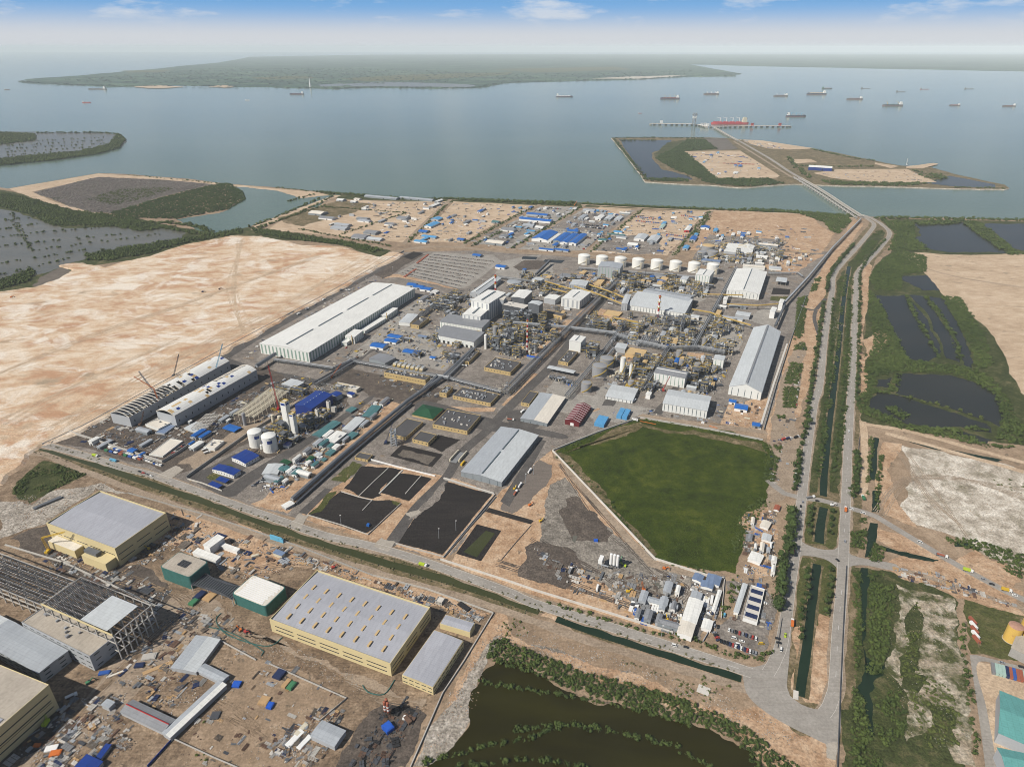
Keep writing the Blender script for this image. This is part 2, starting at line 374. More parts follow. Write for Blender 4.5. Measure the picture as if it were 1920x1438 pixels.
# ------------------------------------------------------------------ mesh builder and scene helpers
class MB:
    def __init__(s):s.v,s.f,s.m,s.names=[],[],[],[]
    def mi(s,name):
        if name not in s.names:s.names.append(name)
        return s.names.index(name)
    def add(s,vs,fs,mat):
        o=len(s.v); i=s.mi(mat)
        s.v.extend(vs)
        for f in fs:s.f.append(tuple(k+o for k in f)); s.m.append(i)
    def box(s,c,d,mat,rz=0.0,top=None):
        """box with its base centre at c"""
        hx,hy,h=d[0]/2,d[1]/2,d[2]
        ca,sa=math.cos(rz),math.sin(rz)
        vs=[]
        for z in(0,h):
            for x,y in((-hx,-hy),(hx,-hy),(hx,hy),(-hx,hy)):
                vs.append((c[0]+x*ca-y*sa,c[1]+x*sa+y*ca,c[2]+z))
        s.add(vs,[(0,3,2,1),(0,1,5,4),(1,2,6,5),(2,3,7,6),(3,0,4,7)],mat)
        s.add(vs[4:],[(0,1,2,3)],top or mat)
    def prism(s,poly,z0,z1,mat,top=None):
        n=len(poly)
        if sum(poly[i][0]*poly[(i+1)%n][1]-poly[(i+1)%n][0]*poly[i][1]for i in range(n))<0:poly=poly[::-1]
        vs=[(p[0],p[1],z0)for p in poly]+[(p[0],p[1],z1)for p in poly]
        s.add(vs,[(i,(i+1)%n,n+(i+1)%n,n+i)for i in range(n)],mat)
        s.add(vs[n:],[tuple(range(n))],top or mat)
    def beam(s,a,b,w,mat,h=None,n=4,caps=True):
        """bar (n=4) or pipe (n>4) from a to b, w across"""
        a,b=Vector(a),Vector(b); d=b-a
        if d.length<1e-6:return
        d.normalize()
        up=Vector((0,0,1))if abs(d.z)<0.95 else Vector((1,0,0))
        x=d.cross(up).normalized(); y=x.cross(d)
        h=h or w; ph=math.pi/4 if n==4 else 0; k=math.sqrt(2)if n==4 else 1
        vs=[]
        for p in(a,b):
            for i in range(n):
                t=ph+2*math.pi*i/n
                q=p+x*(math.cos(t)*w/2*k)+y*(math.sin(t)*h/2*k)
                vs.append(q[:])
        fs=[(i,(i+1)%n,n+(i+1)%n,n+i)for i in range(n)]
        if caps:fs+=[tuple(range(n))[::-1],tuple(range(n,2*n))]
        s.add(vs,fs,mat)
    def cyl(s,c,r,h,mat,n=16,r2=None,top=None,dome=0.0):
        r2=r if r2 is None else r2
        vs=[]
        for z,q in((0,r),(h,r2)):
            for i in range(n):
                t=2*math.pi*i/n
                vs.append((c[0]+q*math.cos(t),c[1]+q*math.sin(t),c[2]+z))
        s.add(vs,[(i,(i+1)%n,n+(i+1)%n,n+i)for i in range(n)],mat)
        if dome:
            o=vs[n:]
            for k in(0.75,0.4):
                o=o+[(c[0]+r2*k*math.cos(2*math.pi*i/n),c[1]+r2*k*math.sin(2*math.pi*i/n),c[2]+h+dome*(1-k*k))for i in range(n)]
            o=o+[(c[0],c[1],c[2]+h+dome)]
            fs=[(a*n+i,a*n+(i+1)%n,(a+1)*n+(i+1)%n,(a+1)*n+i)for a in range(2)for i in range(n)]
            fs+=[(2*n+i,2*n+(i+1)%n,3*n)for i in range(n)]
            s.add(o,fs,top or mat)
        else:s.add(vs[n:],[tuple(range(n))],top or mat)
    def build(s,name,parent=None,loc=None,rz=0.0,smooth=False):
        me=bpy.data.meshes.new(name)
        me.from_pydata(s.v,[],s.f)
        for n in s.names:me.materials.append(MATS[n])
        if len(s.names)>1:me.polygons.foreach_set('material_index',s.m)
        if smooth:me.polygons.foreach_set('use_smooth',[True]*len(s.f))
        me.update()
        o=bpy.data.objects.new(name,me); COL.objects.link(o)
        if loc is not None:o.location=loc
        o.rotation_euler.z=rz
        if parent is not None:o.parent=parent
        return o
def tag(o,label=None,cat=None,group=None,kind=None):
    if label:o['label']=label
    if cat:o['category']=cat
    if group:o['group']=group
    if kind:o['kind']=kind
    return o
def thing(name,label,cat,loc=(0,0,0),rz=0.0,group=None):
    o=bpy.data.objects.new(name,None); COL.objects.link(o)
    o.empty_display_size=1.0
    o.location=loc; o.rotation_euler.z=rz
    return tag(o,label,cat,group)
def copy_tree(o,parent=None):
    c=o.copy(); COL.objects.link(c); c.parent=parent
    for ch in KIDS.get(o.name,()):copy_tree(ch,c)
    return c
KIDS={}
def dup(o,loc,rz=0.0,label=None,group=None,scale=1.0):
    c=o.copy(); COL.objects.link(c)
    c.location=loc; c.rotation_euler.z=rz; c.scale=(scale,scale,scale)if isinstance(scale,(int,float))else scale
    if label:c['label']=label
    if group:c['group']=group
    for ch in KIDS.get(o.name,()):
        k=ch.copy(); COL.objects.link(k); k.parent=c
    return c
# ------------------------------------------------------------------ land, water, roads
SEA_Z=-3.0
_pn=[0]
def fray(pts,jit,step):
    """closed outline roughened by midpoint displacement down to short pieces"""
    r=random.Random(len(pts)*7+int(abs(pts[0][0])))
    def sub(a,b,amp,depth,out):
        d=b-a; L=d.length
        if L<max(step*0.35,1.2)or depth>8:
            out.append((a.x,a.y)); return
        m=(a+b)/2+Vector((-d.y,d.x))/L*r.gauss(0,0.45)*min(amp,L*0.16)
        sub(a,m,amp*0.62,depth+1,out); sub(m,b,amp*0.62,depth+1,out)
    out=[]; n=len(pts)
    for i in range(n):
        sub(Vector(pts[i][:2]),Vector(pts[(i+1)%n][:2]),jit*4.0,0,out)
    return out
def flat(name,mat,z,pts,kind='structure'):
    mb=MB(); n=len(pts)
    if sum(pts[i][0]*pts[(i+1)%n][1]-pts[(i+1)%n][0]*pts[i][1]for i in range(n))<0:pts=pts[::-1]
    mb.add([(p[0],p[1],z)for p in pts],[tuple(range(n))],mat)
    return tag(mb.build(name),kind=kind)
def patch(name,mat,layer,px,jit=0.0,step=6.0):
    _pn[0]+=1
    z=layer*0.06+(_pn[0]%50)*0.001
    pts=[W(*p)for p in px]
    if name in('junction','link_road','depot_road','streets','office_road'):pts=[(q.x,q.y)for q in smooth_line(list(pts)+[pts[0]],4)[:-1]]
    if jit:pts=fray(pts,jit,step)
    return flat(name,mat,z,pts)
def smooth_line(pts,step=12.0):
    P=[Vector(p[:2])for p in pts]; out=[]
    for i in range(len(P)-1):
        p0=P[max(i-1,0)]; p1=P[i]; p2=P[i+1]; p3=P[min(i+2,len(P)-1)]
        k=max(1,min(24,int((p2-p1).length/step)))
        for j in range(k):
            t=j/k
            out.append(0.5*((2*p1)+(-p0+p2)*t+(2*p0-5*p1+4*p2-p3)*t*t+(-p0+3*p1-3*p2+p3)*t**3))
    out.append(P[-1]); return out
def offset_line(L,d):
    out=[]
    for i,p in enumerate(L):
        t=(L[min(i+1,len(L)-1)]-L[max(i-1,0)]).normalized()
        out.append(p+Vector((-t.y,t.x))*d)
    return out
def strip(name,mat,layer,px,width,world=False,z=None,jit=0.0):
    _pn[0]+=1
    if z is None:z=layer*0.06+(_pn[0]%50)*0.001
    L=smooth_line(px if world else[W(*p)for p in px])
    r=random.Random(_pn[0])
    A=[p+Vector((r.uniform(-jit,jit),r.uniform(-jit,jit)))for p in offset_line(L,width/2)]
    B=[p+Vector((r.uniform(-jit,jit),r.uniform(-jit,jit)))for p in offset_line(L,-width/2)]
    n=len(L); mb=MB()
    mb.add([(p.x,p.y,z)for p in B]+[(p.x,p.y,z)for p in A],[(i,i+1,n+i+1,n+i)for i in range(n-1)],mat)
    return tag(mb.build(name),kind='structure'),L
def wall_run(name,label,cat,px,h,t,mat,cap=None,world=False,group=None,base=0.0):
    """a boundary wall or kerb that follows a line"""
    P=[Vector(p[:2])for p in(px if world else[W(*q)for q in px])]
    if mat=='net_green':P=smooth_line(P,3)
    A,B=offset_line(P,t/2),offset_line(P,-t/2); n=len(P); mb=MB()
    vs=[(p.x,p.y,z)for z in(base,h)for p in B]+[(p.x,p.y,z)for z in(base,h)for p in A]
    fs=[]
    for i in range(n-1):
        fs+=[(i,i+1,n+i+1,n+i),(2*n+i+1,2*n+i,3*n+i,3*n+i+1)]
    fs+=[(0,n,3*n,2*n),(n-1,3*n-1,4*n-1,2*n-1)]
    mb.add(vs,fs,mat)
    mb.add(vs,[(n+i,n+i+1,3*n+i+1,3*n+i)for i in range(n-1)],cap or mat)
    return tag(mb.build(name),label,cat,group)
mb=MB(); S=72000
mb.add([(-S,-4000,SEA_Z),(S,-4000,SEA_Z),(S,S,SEA_Z),(-S,S,SEA_Z)],[(0,1,2,3)],'sea_water')
tag(mb.build('sea'),kind='structure')
def slab(name,mat,z,px,jit,step,slope=0.0,side='rock_fill',zb=-4.0):
    pts=fray([W(p[0],p[1],z)for p in px],jit,step)
    n=len(pts)
    if sum(pts[i][0]*pts[(i+1)%n][1]-pts[(i+1)%n][0]*pts[i][1]for i in range(n))<0:pts=pts[::-1]
    low=[]
    for i in range(n):
        a,b=pts[i-1],pts[(i+1)%n]; d=Vector((b[0]-a[0],b[1]-a[1]))
        d=d.normalized()if d.length>0 else d
        low.append((pts[i][0]+d.y*slope,pts[i][1]-d.x*slope))
    mb=MB()
    mb.add([(p[0],p[1],z)for p in pts],[tuple(range(n))],mat)
    mb.add([(p[0],p[1],zb)for p in low]+[(p[0],p[1],z)for p in pts],[(i,(i+1)%n,n+(i+1)%n,n+i)for i in range(n)],side)
    return tag(mb.build(name),kind='structure')
slab('ground','earth',0.0,[(-900,420),(-400,372),(0,352),(15,354),(185,325),(240,327),(330,334),(420,344),(520,352),(640,363),(760,374),(860,373),(1000,378),(1080,380),(1220,388),(1330,392),(1480,398),(1600,405),(1640,407),(1750,408),(1920,412),(2800,436),(3000,1500),(2600,2000),(-700,2000),(-1100,900)],2.0,40.0,3.0)
slab('far_shore','far_land',1.5,[(35,153),(70,147),(150,142),(250,133),(330,125),(400,119),(440,113),(470,107),(700,103),(1000,102),(1500,102),(2600,102),(2700,141),(1920,134),(1700,130),(1400,124),(1290,121),(1330,128),(1390,138),(1380,143),(1290,144),(1200,149),(1100,151),(960,155),(900,164),(820,166),(700,164),(640,166),(580,165),(500,163),(420,163),(330,160),(250,162),(200,164),(150,160),(80,157)],30,250,10,side='far_land')
for nm,mt,px in(
    ('paddy_field','grass',[(640,148),(760,141),(960,136),(940,142),(800,150),(690,153)]),
    ('paddy_field','grass',[(920,130),(1150,126),(1190,131),(1000,137)]),
    ('paddy_field','grass',[(470,146),(560,143),(600,147),(500,150)]),
    ('paddy_field','grass',[(230,133),(330,131),(310,135),(240,137)]),
    ('salt_pond','silt_water',[(645,158),(700,154),(800,156),(890,160),(880,164),(760,163),(660,163)]),
    ('salt_pond','silt_water',[(590,160),(640,157),(640,162),(600,163)]),
    ('beach','pale_sand',[(390,163),(420,160),(440,162),(420,165)]),
    ('beach','pale_sand',[(250,163),(280,160),(345,163),(300,166)]),
    ('village','limestone',[(1110,148),(1180,144),(1260,142),(1290,143),(1200,149)])):
    flat(nm,mt,2.2+rnd.random(),fray([W(p[0],p[1],2.0)for p in px],25,120))
slab('peninsula','silt_water',-1.2,[(-500,300),(-100,312),(0,309),(60,303),(120,297),(180,288),(220,277),(235,264),(228,254),(190,249),(120,249),(60,247),(0,247),(-400,246)],5,60,4,side='mud')
slab('port_island','verge',0.0,[(1146,259),(1240,258),(1300,258),(1370,260),(1400,263),(1450,268),(1500,277),(1560,285),(1640,301),(1690,311),(1740,313),(1760,318),(1790,327),(1885,347),(1882,355),(1800,354),(1700,351),(1560,348),(1490,345),(1400,352),(1330,347),(1210,341)],3,40,4)
Pw=[
 ('pond','pond_water',1,[(1160,262),(1260,263),(1250,280),(1225,285),(1222,296),(1240,318),(1290,330),(1300,337),(1215,336)],6),
 ('pond','pond_water',1,[(1780,330),(1865,346),(1870,352),(1790,350),(1730,343)],4),
 ('scrub_land','scrub',1,[(1250,268),(1290,262),(1330,266),(1350,280),(1290,285),(1325,335),(1300,330),(1240,305),(1225,290)],8),
 ('brown_field','dead_scrub',1,[(1320,260),(1362,260),(1385,280),(1345,282)],3),
 ('sand_lot','pale_sand',2,[(1281,284),(1388,283),(1462,330),(1455,334),(1340,334)],3),
 ('sand_lot','pale_sand',2,[(1393,262),(1430,264),(1530,279),(1480,281),(1440,279),(1405,270)],3),
 ('brown_field','verge',1,[(1445,281),(1520,278),(1560,287),(1630,303),(1600,311),(1500,304),(1460,290)],4),
 ('sand_lot','pale_sand',2,[(1478,299),(1520,299),(1532,305),(1492,307)],3),
 ('sand_lot','pale_sand',2,[(1525,325),(1570,318),(1700,317),(1757,342),(1640,343),(1560,334)],3),
 ('sand_spit','pale_sand',2,[(1640,305),(1685,312),(1670,316),(1640,308)],2),
 ('sand_spit','pale_sand',2,[(1700,312),(1750,306),(1760,308),(1730,316),(1700,316)],2),
]
for nm,mt,ly,px,j in Pw:patch(nm,mt,ly,px,j*0.6,15)
for nm,mt,ly,px,j in[
 ('wetland','scrub',1,[(-500,380),(0,356),(70,372),(150,398),(260,408),(300,420),(390,432),(480,425),(500,440),(300,480),(160,500),(60,540),(-500,720)],3),
 ('flooded_flat','silt_water',2,[(-500,420),(0,392),(60,408),(120,428),(200,426),(300,425),(352,434),(340,450),(250,468),(160,486),(120,500),(60,518),(0,540),(-500,650)],4),
 ('dike_bank','pale_sand',1,[(18,354),(185,326),(330,335),(420,345),(520,354),(640,364),(642,368),(560,372),(520,358),(425,349),(330,340),(185,332),(60,360),(100,378),(170,396),(250,410),(245,413),(160,400),(70,375)],2),
 ('dead_mangrove_flat','dead_scrub',2,[(62,361),(185,332),(300,337),(400,346),(300,370),(205,401),(165,396),(110,379)],3),
 ('green_scrub','scrub',3,[(160,375),(220,355),(330,352),(260,376),(210,386)],5),
 ('inner_pond','sea_water',2,[(430,350),(520,358),(560,372),(640,364),(600,385),(545,398),(470,425),(400,440),(330,412),(410,400),(455,378)],4),
 ('mud_bank','mud',3,[(60,536),(75,520),(112,500),(132,508),(118,522),(70,538)],2),
 ('sand_track','pale_sand',3,[(628,366),(640,367),(560,397),(490,428),(470,432),(478,424),(545,396)],1),
]:patch(nm,mt,ly,px,j,15)
slab('sand_fill','sand_fill',2.4,[(-700,640),(0,547),(67,538),(110,523),(133,510),(113,497),(127,494),(173,497),(197,502),(227,492),(283,480),(333,463),(367,455),(433,442),(483,443),(540,453),(567,460),(640,463),(695,478),(712,482),(737,472),(754,475),(690,511),(600,561),(480,628),(400,668),(155,804),(76,832),(40,868),(0,905),(-600,1080)],3.0,9,5.0,side='sand_fill',zb=-0.2)
# ---- north lots between the estate and the coast
patch('mangrove_ground','scrub',1,[(600,362),(760,373),(1080,380),(1600,404),(1600,409),(1330,397),(1090,388),(840,380),(640,374)],2,15)
lots=[
 ('pale_sand',[(640,376),(838,378),(755,455),(500,432),(570,395)]),
 ('pale_sand',[(850,378),(1005,386),(868,455),(770,455)]),
 ('grey_pad',[(1012,388),(1088,388),(960,466),(885,458)]),
 ('grey_pad',[(1100,390),(1192,394),(1092,470),(970,468)]),
 ('pale_sand',[(1205,395),(1325,396),(1250,480),(1105,474)]),
 ('orange_sand',[(1340,393),(1510,401),(1566,438),(1540,475),(1460,470),(1290,470)])]
for mt,px in lots:patch('lot',mt,2,px,3,20)
for px,mt in(([(520,408),(640,376),(700,384),(660,400),(570,425)],'verge'),([(1125,388),(1185,392),(1170,404),(1100,400)],'pale_sand'),([(1010,425),(1090,400),(1180,405),(1130,440)],'gravel'),([(905,440),(1000,400),(1010,425),(950,460)],'gravel'),([(1130,445),(1240,440),(1245,476),(1110,470)],'gravel'),([(1205,396),(1320,397),(1290,440),(1160,440)],'pale_sand')):
    patch('lot_surface',mt,3,px,5,15)
for px,w,mt in(([(845,374),(800,415),(757,458)],13,'dirt_road'),([(1012,384),(950,415),(862,464)],13,'dirt_road'),([(1098,384),(1030,427),(958,472)],12,'dirt_road'),([(1200,391),(1150,434),(1098,477)],14,'dirt_road'),([(1334,393),(1295,440),(1253,488)],14,'dirt_road'),
               ([(730,474),(790,464),(860,464),(960,474),(1100,480),(1250,491),(1330,500)],17,'dirt_road'),([(470,430),(560,441),(660,455),(735,468)],7,'dirt_road'),([(600,372),(760,379),(850,381)],6,'dirt_road'),([(850,374),(905,375)],8,'pale_sand'),([(1090,384),(1220,391),(1340,396),(1480,401),(1600,409)],9,'pale_sand')):
    strip('lane',mt,4,px,w,jit=0.8)
patch('green_verge','scrub',2,[(470,436),(560,444),(660,458),(735,470),(712,482),(695,477),(640,461),(540,451),(485,441)],3,15)
# ---- the plant yard
patch('plant_yard','gravel',1,[(80,834),(400,668),(600,560),(757,473),(900,470),(1100,484),(1330,505),(1560,470),(1500,640),(1435,800),(1200,782),(1035,842),(900,1000),(830,1052),(520,962),(290,892)],0.5,20)
for nm,mt,ly,px,j in[
 ('stone_pad','grey_pad',2,[(745,512),(812,474),(925,478),(940,490),(880,536),(860,541)],1.5),
 ('bank','orange_sand',2,[(720,515),(745,514),(860,543),(840,540),(745,520),(715,524)],1.5),
 ('earth_bank','dark_dirt',2,[(700,515),(765,476),(800,477),(740,512),(715,524)],2),
 ('lined_pond','liner',3,[(755,482),(775,472),(795,475),(772,487)],0),
 ('concrete_yard','grey_pad',2,[(940,492),(975,483),(1015,478),(1000,490),(1040,492),(1040,520),(990,540),(950,520),(925,520)],2),
 ('earth_yard','dark_dirt',3,[(962,500),(985,488),(1030,490),(1010,505),(975,508)],1),
 ('basin','pond_water',3,[(980,481),(1008,482),(1005,487),(978,486)],0),('basin','pond_water',3,[(1022,487),(1060,488),(1052,494),(1018,491)],0),
 ('street','asphalt',2,[(395,672),(700,510),(757,476),(768,478),(700,517),(480,640),(430,672),(480,690),(620,716),(610,726),(440,690)],0),
 ('street','asphalt',2,[(600,712),(830,556),(850,560),(690,665),(625,722)],0),
 ('yard','grey_pad',2,[(690,650),(740,610),(800,620),(840,660),(835,695),(755,680)],2),
 ('concrete_yard','grey_pad',2,[(650,672),(690,640),(740,590),(790,560),(810,568),(740,625),(680,668)],1),
 ('earth_yard','dark_dirt',2,[(620,720),(660,690),(780,715),(840,730),(800,770),(700,745)],2),
 ('works_yard','dark_dirt',2,[(90,832),(390,680),(500,690),(560,720),(640,745),(560,785),(420,855),(330,890),(200,855)],2),
 ('works_pale','dirt_road',3,[(330,870),(420,822),(560,748),(545,778),(430,842),(365,882)],2),
 ('sandy_yard','orange_sand',2,[(470,945),(560,890),(660,800),(720,745),(765,750),(700,812),(560,935),(540,962)],2.5),
 ('camp_yard','site_earth',3,[(490,915),(590,840),(680,760),(735,745),(690,795),(570,900)],3),
 ('office_yard','asphalt',3,[(352,895),(440,850),(480,852),(470,870),(430,905),(395,915)],1),
 ('grass_verge','grass',3,[(383,898),(410,878),(430,870),(440,880),(400,900)],1),
 ('tank_yard','dark_dirt',3,[(455,850),(500,815),(600,770),(650,740),(655,760),(560,830),(510,857),(480,860)],1),
 ('office_road','asphalt',4,[(352,893),(366,884),(420,912),(455,893),(500,866),(600,806),(690,745),(698,749),(610,812),(480,900),(425,932)],0),
 ('sandy_bank','orange_sand',2,[(556,970),(640,905),(690,868),(760,876),(836,893),(930,925),(932,935),(836,1050),(735,1022),(690,1012),(600,985)],1.5),
 ('lined_basin','liner',3,[(638,922),(672,932),(700,938),(737,938),(752,943),(700,992),(683,1000),(587,970),(578,963)],0.5),
 ('lined_basin','liner',3,[(677,874),(728,877),(752,881),(712,918),(716,929),(700,935),(672,929),(645,916)],0.5),
 ('lined_basin','liner',3,[(739,886),(810,897),(767,939),(714,924)],0.5),
 ('lined_basin','liner',3,[(832,901),(924,926),(829,1040),(744,1017)],0.5),
 ('gravel_wedge','gravel',4,[(829,905),(836,903),(825,935),(780,972),(765,975)],1),
 ('basin_grass','grass',4,[(661,865),(680,871),(647,905),(621,900)],1),('basin_grass','grass',4,[(733,938),(752,942),(745,948),(737,945)],1),
 ('basin_grass','grass',4,[(615,925),(632,920),(600,960),(580,965)],1),
 ('strip_asphalt','asphalt',3,[(560,960),(610,915),(622,918),(575,965)],0),
 ('sludge_pond','liner',3,[(753,834),(831,852),(810,876),(731,855)],0),('sludge','mud',4,[(756,843),(817,857),(804,871),(745,852)],1),
 ('paved_square','liner',3,[(822,815),(863,824),(829,848),(805,838)],0.5),
 ('settling_pond','liner',4,[(894,983),(940,995),(902,1052),(855,1038)],0),('green_water','canal_water',5,[(911,995),(928,1000),(894,1045),(869,1035)],0),
 ('lined_strip','liner',4,[(917,952),(1001,976),(995,983),(909,959)],0),
 ('sandy_yard','orange_sand',2,[(925,935),(1033,845),(1060,870),(1240,1045),(1320,1075),(1280,1190),(1190,1170),(840,1062)],2),
 ('tarmac','brown_tarmac',3,[(938,955),(1010,862),(1036,872),(1034,895),(990,945),(960,963)],1.2),
 ('street','asphalt',3,[(938,940),(1012,825),(1024,826),(1000,870),(955,950)],0),
 ('rubble_yard','grey_rubble',3,[(1030,910),(1060,895),(1150,1000),(1240,1060),(1300,1075),(1280,1160),(1200,1145),(1150,1110),(1100,1080),(1010,1020)],5),
 ('dark_yard','dark_dirt',4,[(985,1025),(1010,1015),(1080,1035),(1100,1070),(1060,1105),(970,1080)],5),
 ('dark_yard','dark_dirt',4,[(1060,935),(1080,930),(1150,1000),(1140,1015),(1075,1015),(1060,985)],5),
 ('dirt_lane','dirt_road',4,[(1038,850),(1046,856),(1225,1050),(1320,1078),(1310,1086),(1215,1062),(1060,885)],1),
 ('puddle','silt_water',5,[(1075,1004),(1083,1005),(1078,1018),(1072,1014)],0.5),('puddle','silt_water',5,[(1222,1092),(1240,1094),(1246,1102),(1230,1105)],0.5),
 ('works_pad','grey_rubble',4,[(1120,1072),(1160,1058),(1185,1080),(1150,1085)],2),
 ('gravel_lot','gravel',3,[(1340,1175),(1370,1155),(1445,1175),(1440,1215),(1415,1232),(1350,1205)],1),
 ('camp_yard','gravel',3,[(1285,1160),(1340,1075),(1360,1080),(1330,1170),(1310,1205)],1),
 ('store_yard','gravel',3,[(1036,842),(1060,800),(1120,770),(1205,778),(1180,790)],1),
 ('pale_yard','grey_pad',3,[(1100,775),(1130,765),(1200,777),(1170,790),(1120,798)],2),
 ('tan_yard','orange_sand',2,[(1350,760),(1440,745),(1425,808),(1350,795)],2),
 ('plant_lane','dirt_road',3,[(1195,782),(1205,776),(1330,795),(1432,806),(1440,815),(1330,803)],1),
 ('streets','asphalt',3,[(720,1018),(773,948),(829,892),(857,847),(908,803),(936,771),(986,722),(1030,680),(1072,627),(1130,560),(1140,561),(1086,627),(1040,690),(1000,730),(955,775),(925,807),(876,850),(845,897),(790,952),(742,1023)],0),
 ('streets','asphalt',3,[(775,770),(800,752),(940,790),(990,800),(1060,815),(1055,823),(985,812),(900,805)],0),
 ('streets','asphalt',3,[(950,770),(1000,770),(1010,800),(960,800)],3),
 ('plant_floor','grey_pad',2,[(1000,760),(1010,735),(1100,740),(1240,770),(1200,779),(1120,768),(1060,775)],1),
 ('plant_street','gravel',3,[(1330,790),(1420,600),(1435,600),(1350,795)],0.5),
 ('concrete_floor','concrete_road',3,[(1300,720),(1330,700),(1345,705),(1325,740),(1300,738)],1),
 ('coal_pond','liner',3,[(1450,540),(1482,543),(1480,553),(1446,552)],0),('plant_grass','grass',3,[(1446,556),(1480,556),(1470,566),(1444,563)],0.5),
 ('sandy_yard','orange_sand',2,[(1420,470),(1545,478),(1490,515),(1420,500)],3),
 ('tank_farm','gravel',3,[(1290,500),(1330,440),(1470,450),(1460,495),(1380,500)],2),
 ('plant_floor','orange_sand',2,[(1080,590),(1100,560),(1180,600),(1170,625)],3),('plant_floor','orange_sand',2,[(1040,520),(1100,515),(1180,530),(1160,545)],3),
 ('plant_floor','grey_pad',2,[(1140,520),(1330,535),(1300,570),(1180,560)],4),('plant_floor','grey_pad',2,[(1310,590),(1400,600),(1380,660),(1300,650)],3),
 ('plant_floor','orange_sand',3,[(1260,690),(1320,685),(1330,705),(1260,702)],2),
]:patch(nm,mt,ly,px,j,6 if j<2 else 9)
for mt,px in(('orange_sand',[(1000,690),(1012,682),(1090,605),(1082,603)]),('orange_sand',[(965,675),(1005,668),(1060,615),(1075,600),(1060,600),(1000,655)]),('grey_pad',[(1110,745),(1135,720),(1150,725),(1128,752)]),('grey_pad',[(1010,745),(1040,712),(1090,722),(1070,750)]),('asphalt',[(1128,760),(1200,690),(1212,692),(1150,762)]),('asphalt',[(1225,775),(1262,725),(1275,728),(1240,778)]),('orange_sand',[(1280,690),(1290,660),(1320,662),(1330,690)]),('grey_pad',[(1200,570),(1300,585),(1310,598),(1230,600)]),('orange_sand',[(1150,665),(1240,672),(1230,682),(1150,675)]),('asphalt',[(1310,655),(1385,520),(1393,521),(1322,656)]),('grey_pad',[(1400,600),(1440,575),(1470,585),(1450,615)]),('dark_dirt',[(1270,560),(1300,562),(1310,575),(1285,578)]),('dark_dirt',[(700,728),(770,742),(750,758),(690,742)]),('orange_sand',[(815,760),(930,765),(925,772),(815,768)]),('orange_sand',[(940,760),(1000,700),(1010,702),(955,765)]),('orange_sand',[(1060,800),(1120,765),(1130,768),(1075,806)])):
    patch('plant_ground',mt,3,px,1.6,6)
# ---- big green field
patch('green_field','field_grass',3,[(1042,846),(1200,786),(1260,795),(1430,826),(1452,850),(1448,880),(1440,940),(1410,960),(1395,1010),(1380,1076),(1300,1066),(1226,1046),(1130,940)],3.5,5)
patch('field_margin','verge',4,[(1060,850),(1120,822),(1200,792),(1300,806),(1430,832),(1440,850),(1425,845),(1300,814),(1205,800),(1130,830)],2.5,5)
patch('field_margin','verge',4,[(1044,848),(1060,852),(1120,905),(1200,1000),(1232,1040),(1226,1044),(1130,938)],2,8)
patch('roadside_yard','dirt_road',3,[(1445,820),(1470,700),(1500,640),(1512,650),(1490,800),(1510,830),(1490,920),(1470,935),(1440,960),(1450,880)],2,10)
patch('shanty_yard','orange_sand',4,[(1400,960),(1440,950),(1460,1000),(1440,1080),(1415,1085),(1410,1010),(1385,980)],3,8)
patch('camp_ground','gravel',4,[(1360,1090),(1435,1095),(1455,1130),(1440,1190),(1380,1165)],2,8)
# ---- canal, coast road
canal_px=[(70,838),(150,862),(225,888),(325,922),(425,955),(520,990),(632,1027),(731,1058),(830,1085),(930,1118),(1012,1146)]
strip('canal_bank','verge',2,canal_px,24,jit=1.5)
strip('canal','canal_water',3,canal_px,9.5,jit=0.5)
c2=[(1044,1160),(1130,1190),(1220,1218),(1300,1243),(1390,1271)]
strip('canal_bank','verge',2,c2,17,jit=1.5); strip('canal','dark_canal_water',3,c2,9.0,jit=0.3)
strip('shoulder','dirt_road',4,[(76,832),(155,853),(292,893),(400,932),(604,1003),(773,1046),(960,1113),(1130,1171),(1365,1247),(1410,1262)],15,jit=1.3)
coast_road,ROADL=strip('canal_road','grey_road',5,[(76,832),(155,853),(230,877),(292,893),(400,932),(520,974),(604,1003),(689,1022),(773,1046),(857,1075),(960,1113),(1000,1131),(1130,1171),(1260,1213),(1365,1247),(1410,1262)],10.5)
strip('dirt_track','dirt_road',3,[(0,868),(70,850),(150,880),(240,915),(350,955),(480,1003),(600,1040),(720,1078),(850,1115),(960,1150),(1100,1200),(1250,1247),(1365,1281),(1420,1300)],9,jit=0.8)
for px in([(292,893),(330,873),(345,880),(315,900)],[(540,985),(562,962),(580,966),(565,992)],[(700,1024),(716,1008),(742,1016),(728,1034)],[(760,962),(785,955),(790,960),(770,970)]):patch('concrete_apron','concrete_road',5,px,0.5)
# ---- highway corridor
patch('corridor','verge',1,[(1630,410),(1680,412),(1690,440),(1640,490),(1625,540),(1622,700),(1615,930),(1600,1400),(1470,1400),(1455,1220),(1500,920),(1530,700),(1545,540),(1580,480),(1612,440)],2,15)
patch('corridor_west','orange_sand',1,[(1600,412),(1618,420),(1560,500),(1545,560),(1530,680),(1500,780),(1440,830),(1435,800),(1480,640),(1520,540),(1570,460)],2,12)
patch('median_grass','scrub',2,[(1636,440),(1655,432),(1658,446),(1622,490),(1598,520),(1596,660),(1585,830),(1575,925),(1518,925),(1535,800),(1553,640),(1568,530),(1590,495)],2,12)
for px,mt in(([(1508,948),(1528,938),(1575,950),(1572,1020),(1560,1030),(1510,1018),(1502,1000)],'grass'),([(1500,1045),(1560,1050),(1570,1070),(1562,1180),(1500,1180),(1490,1090)],'grass'),([(1490,1175),(1560,1178),(1552,1290),(1540,1322),(1510,1316),(1484,1292)],'orange_sand')):
    patch('median',mt,2,px,1.5,8)
patch('median_soil','orange_sand',3,[(1535,1150),(1560,1160),(1550,1295),(1535,1318),(1520,1312)],2,8)
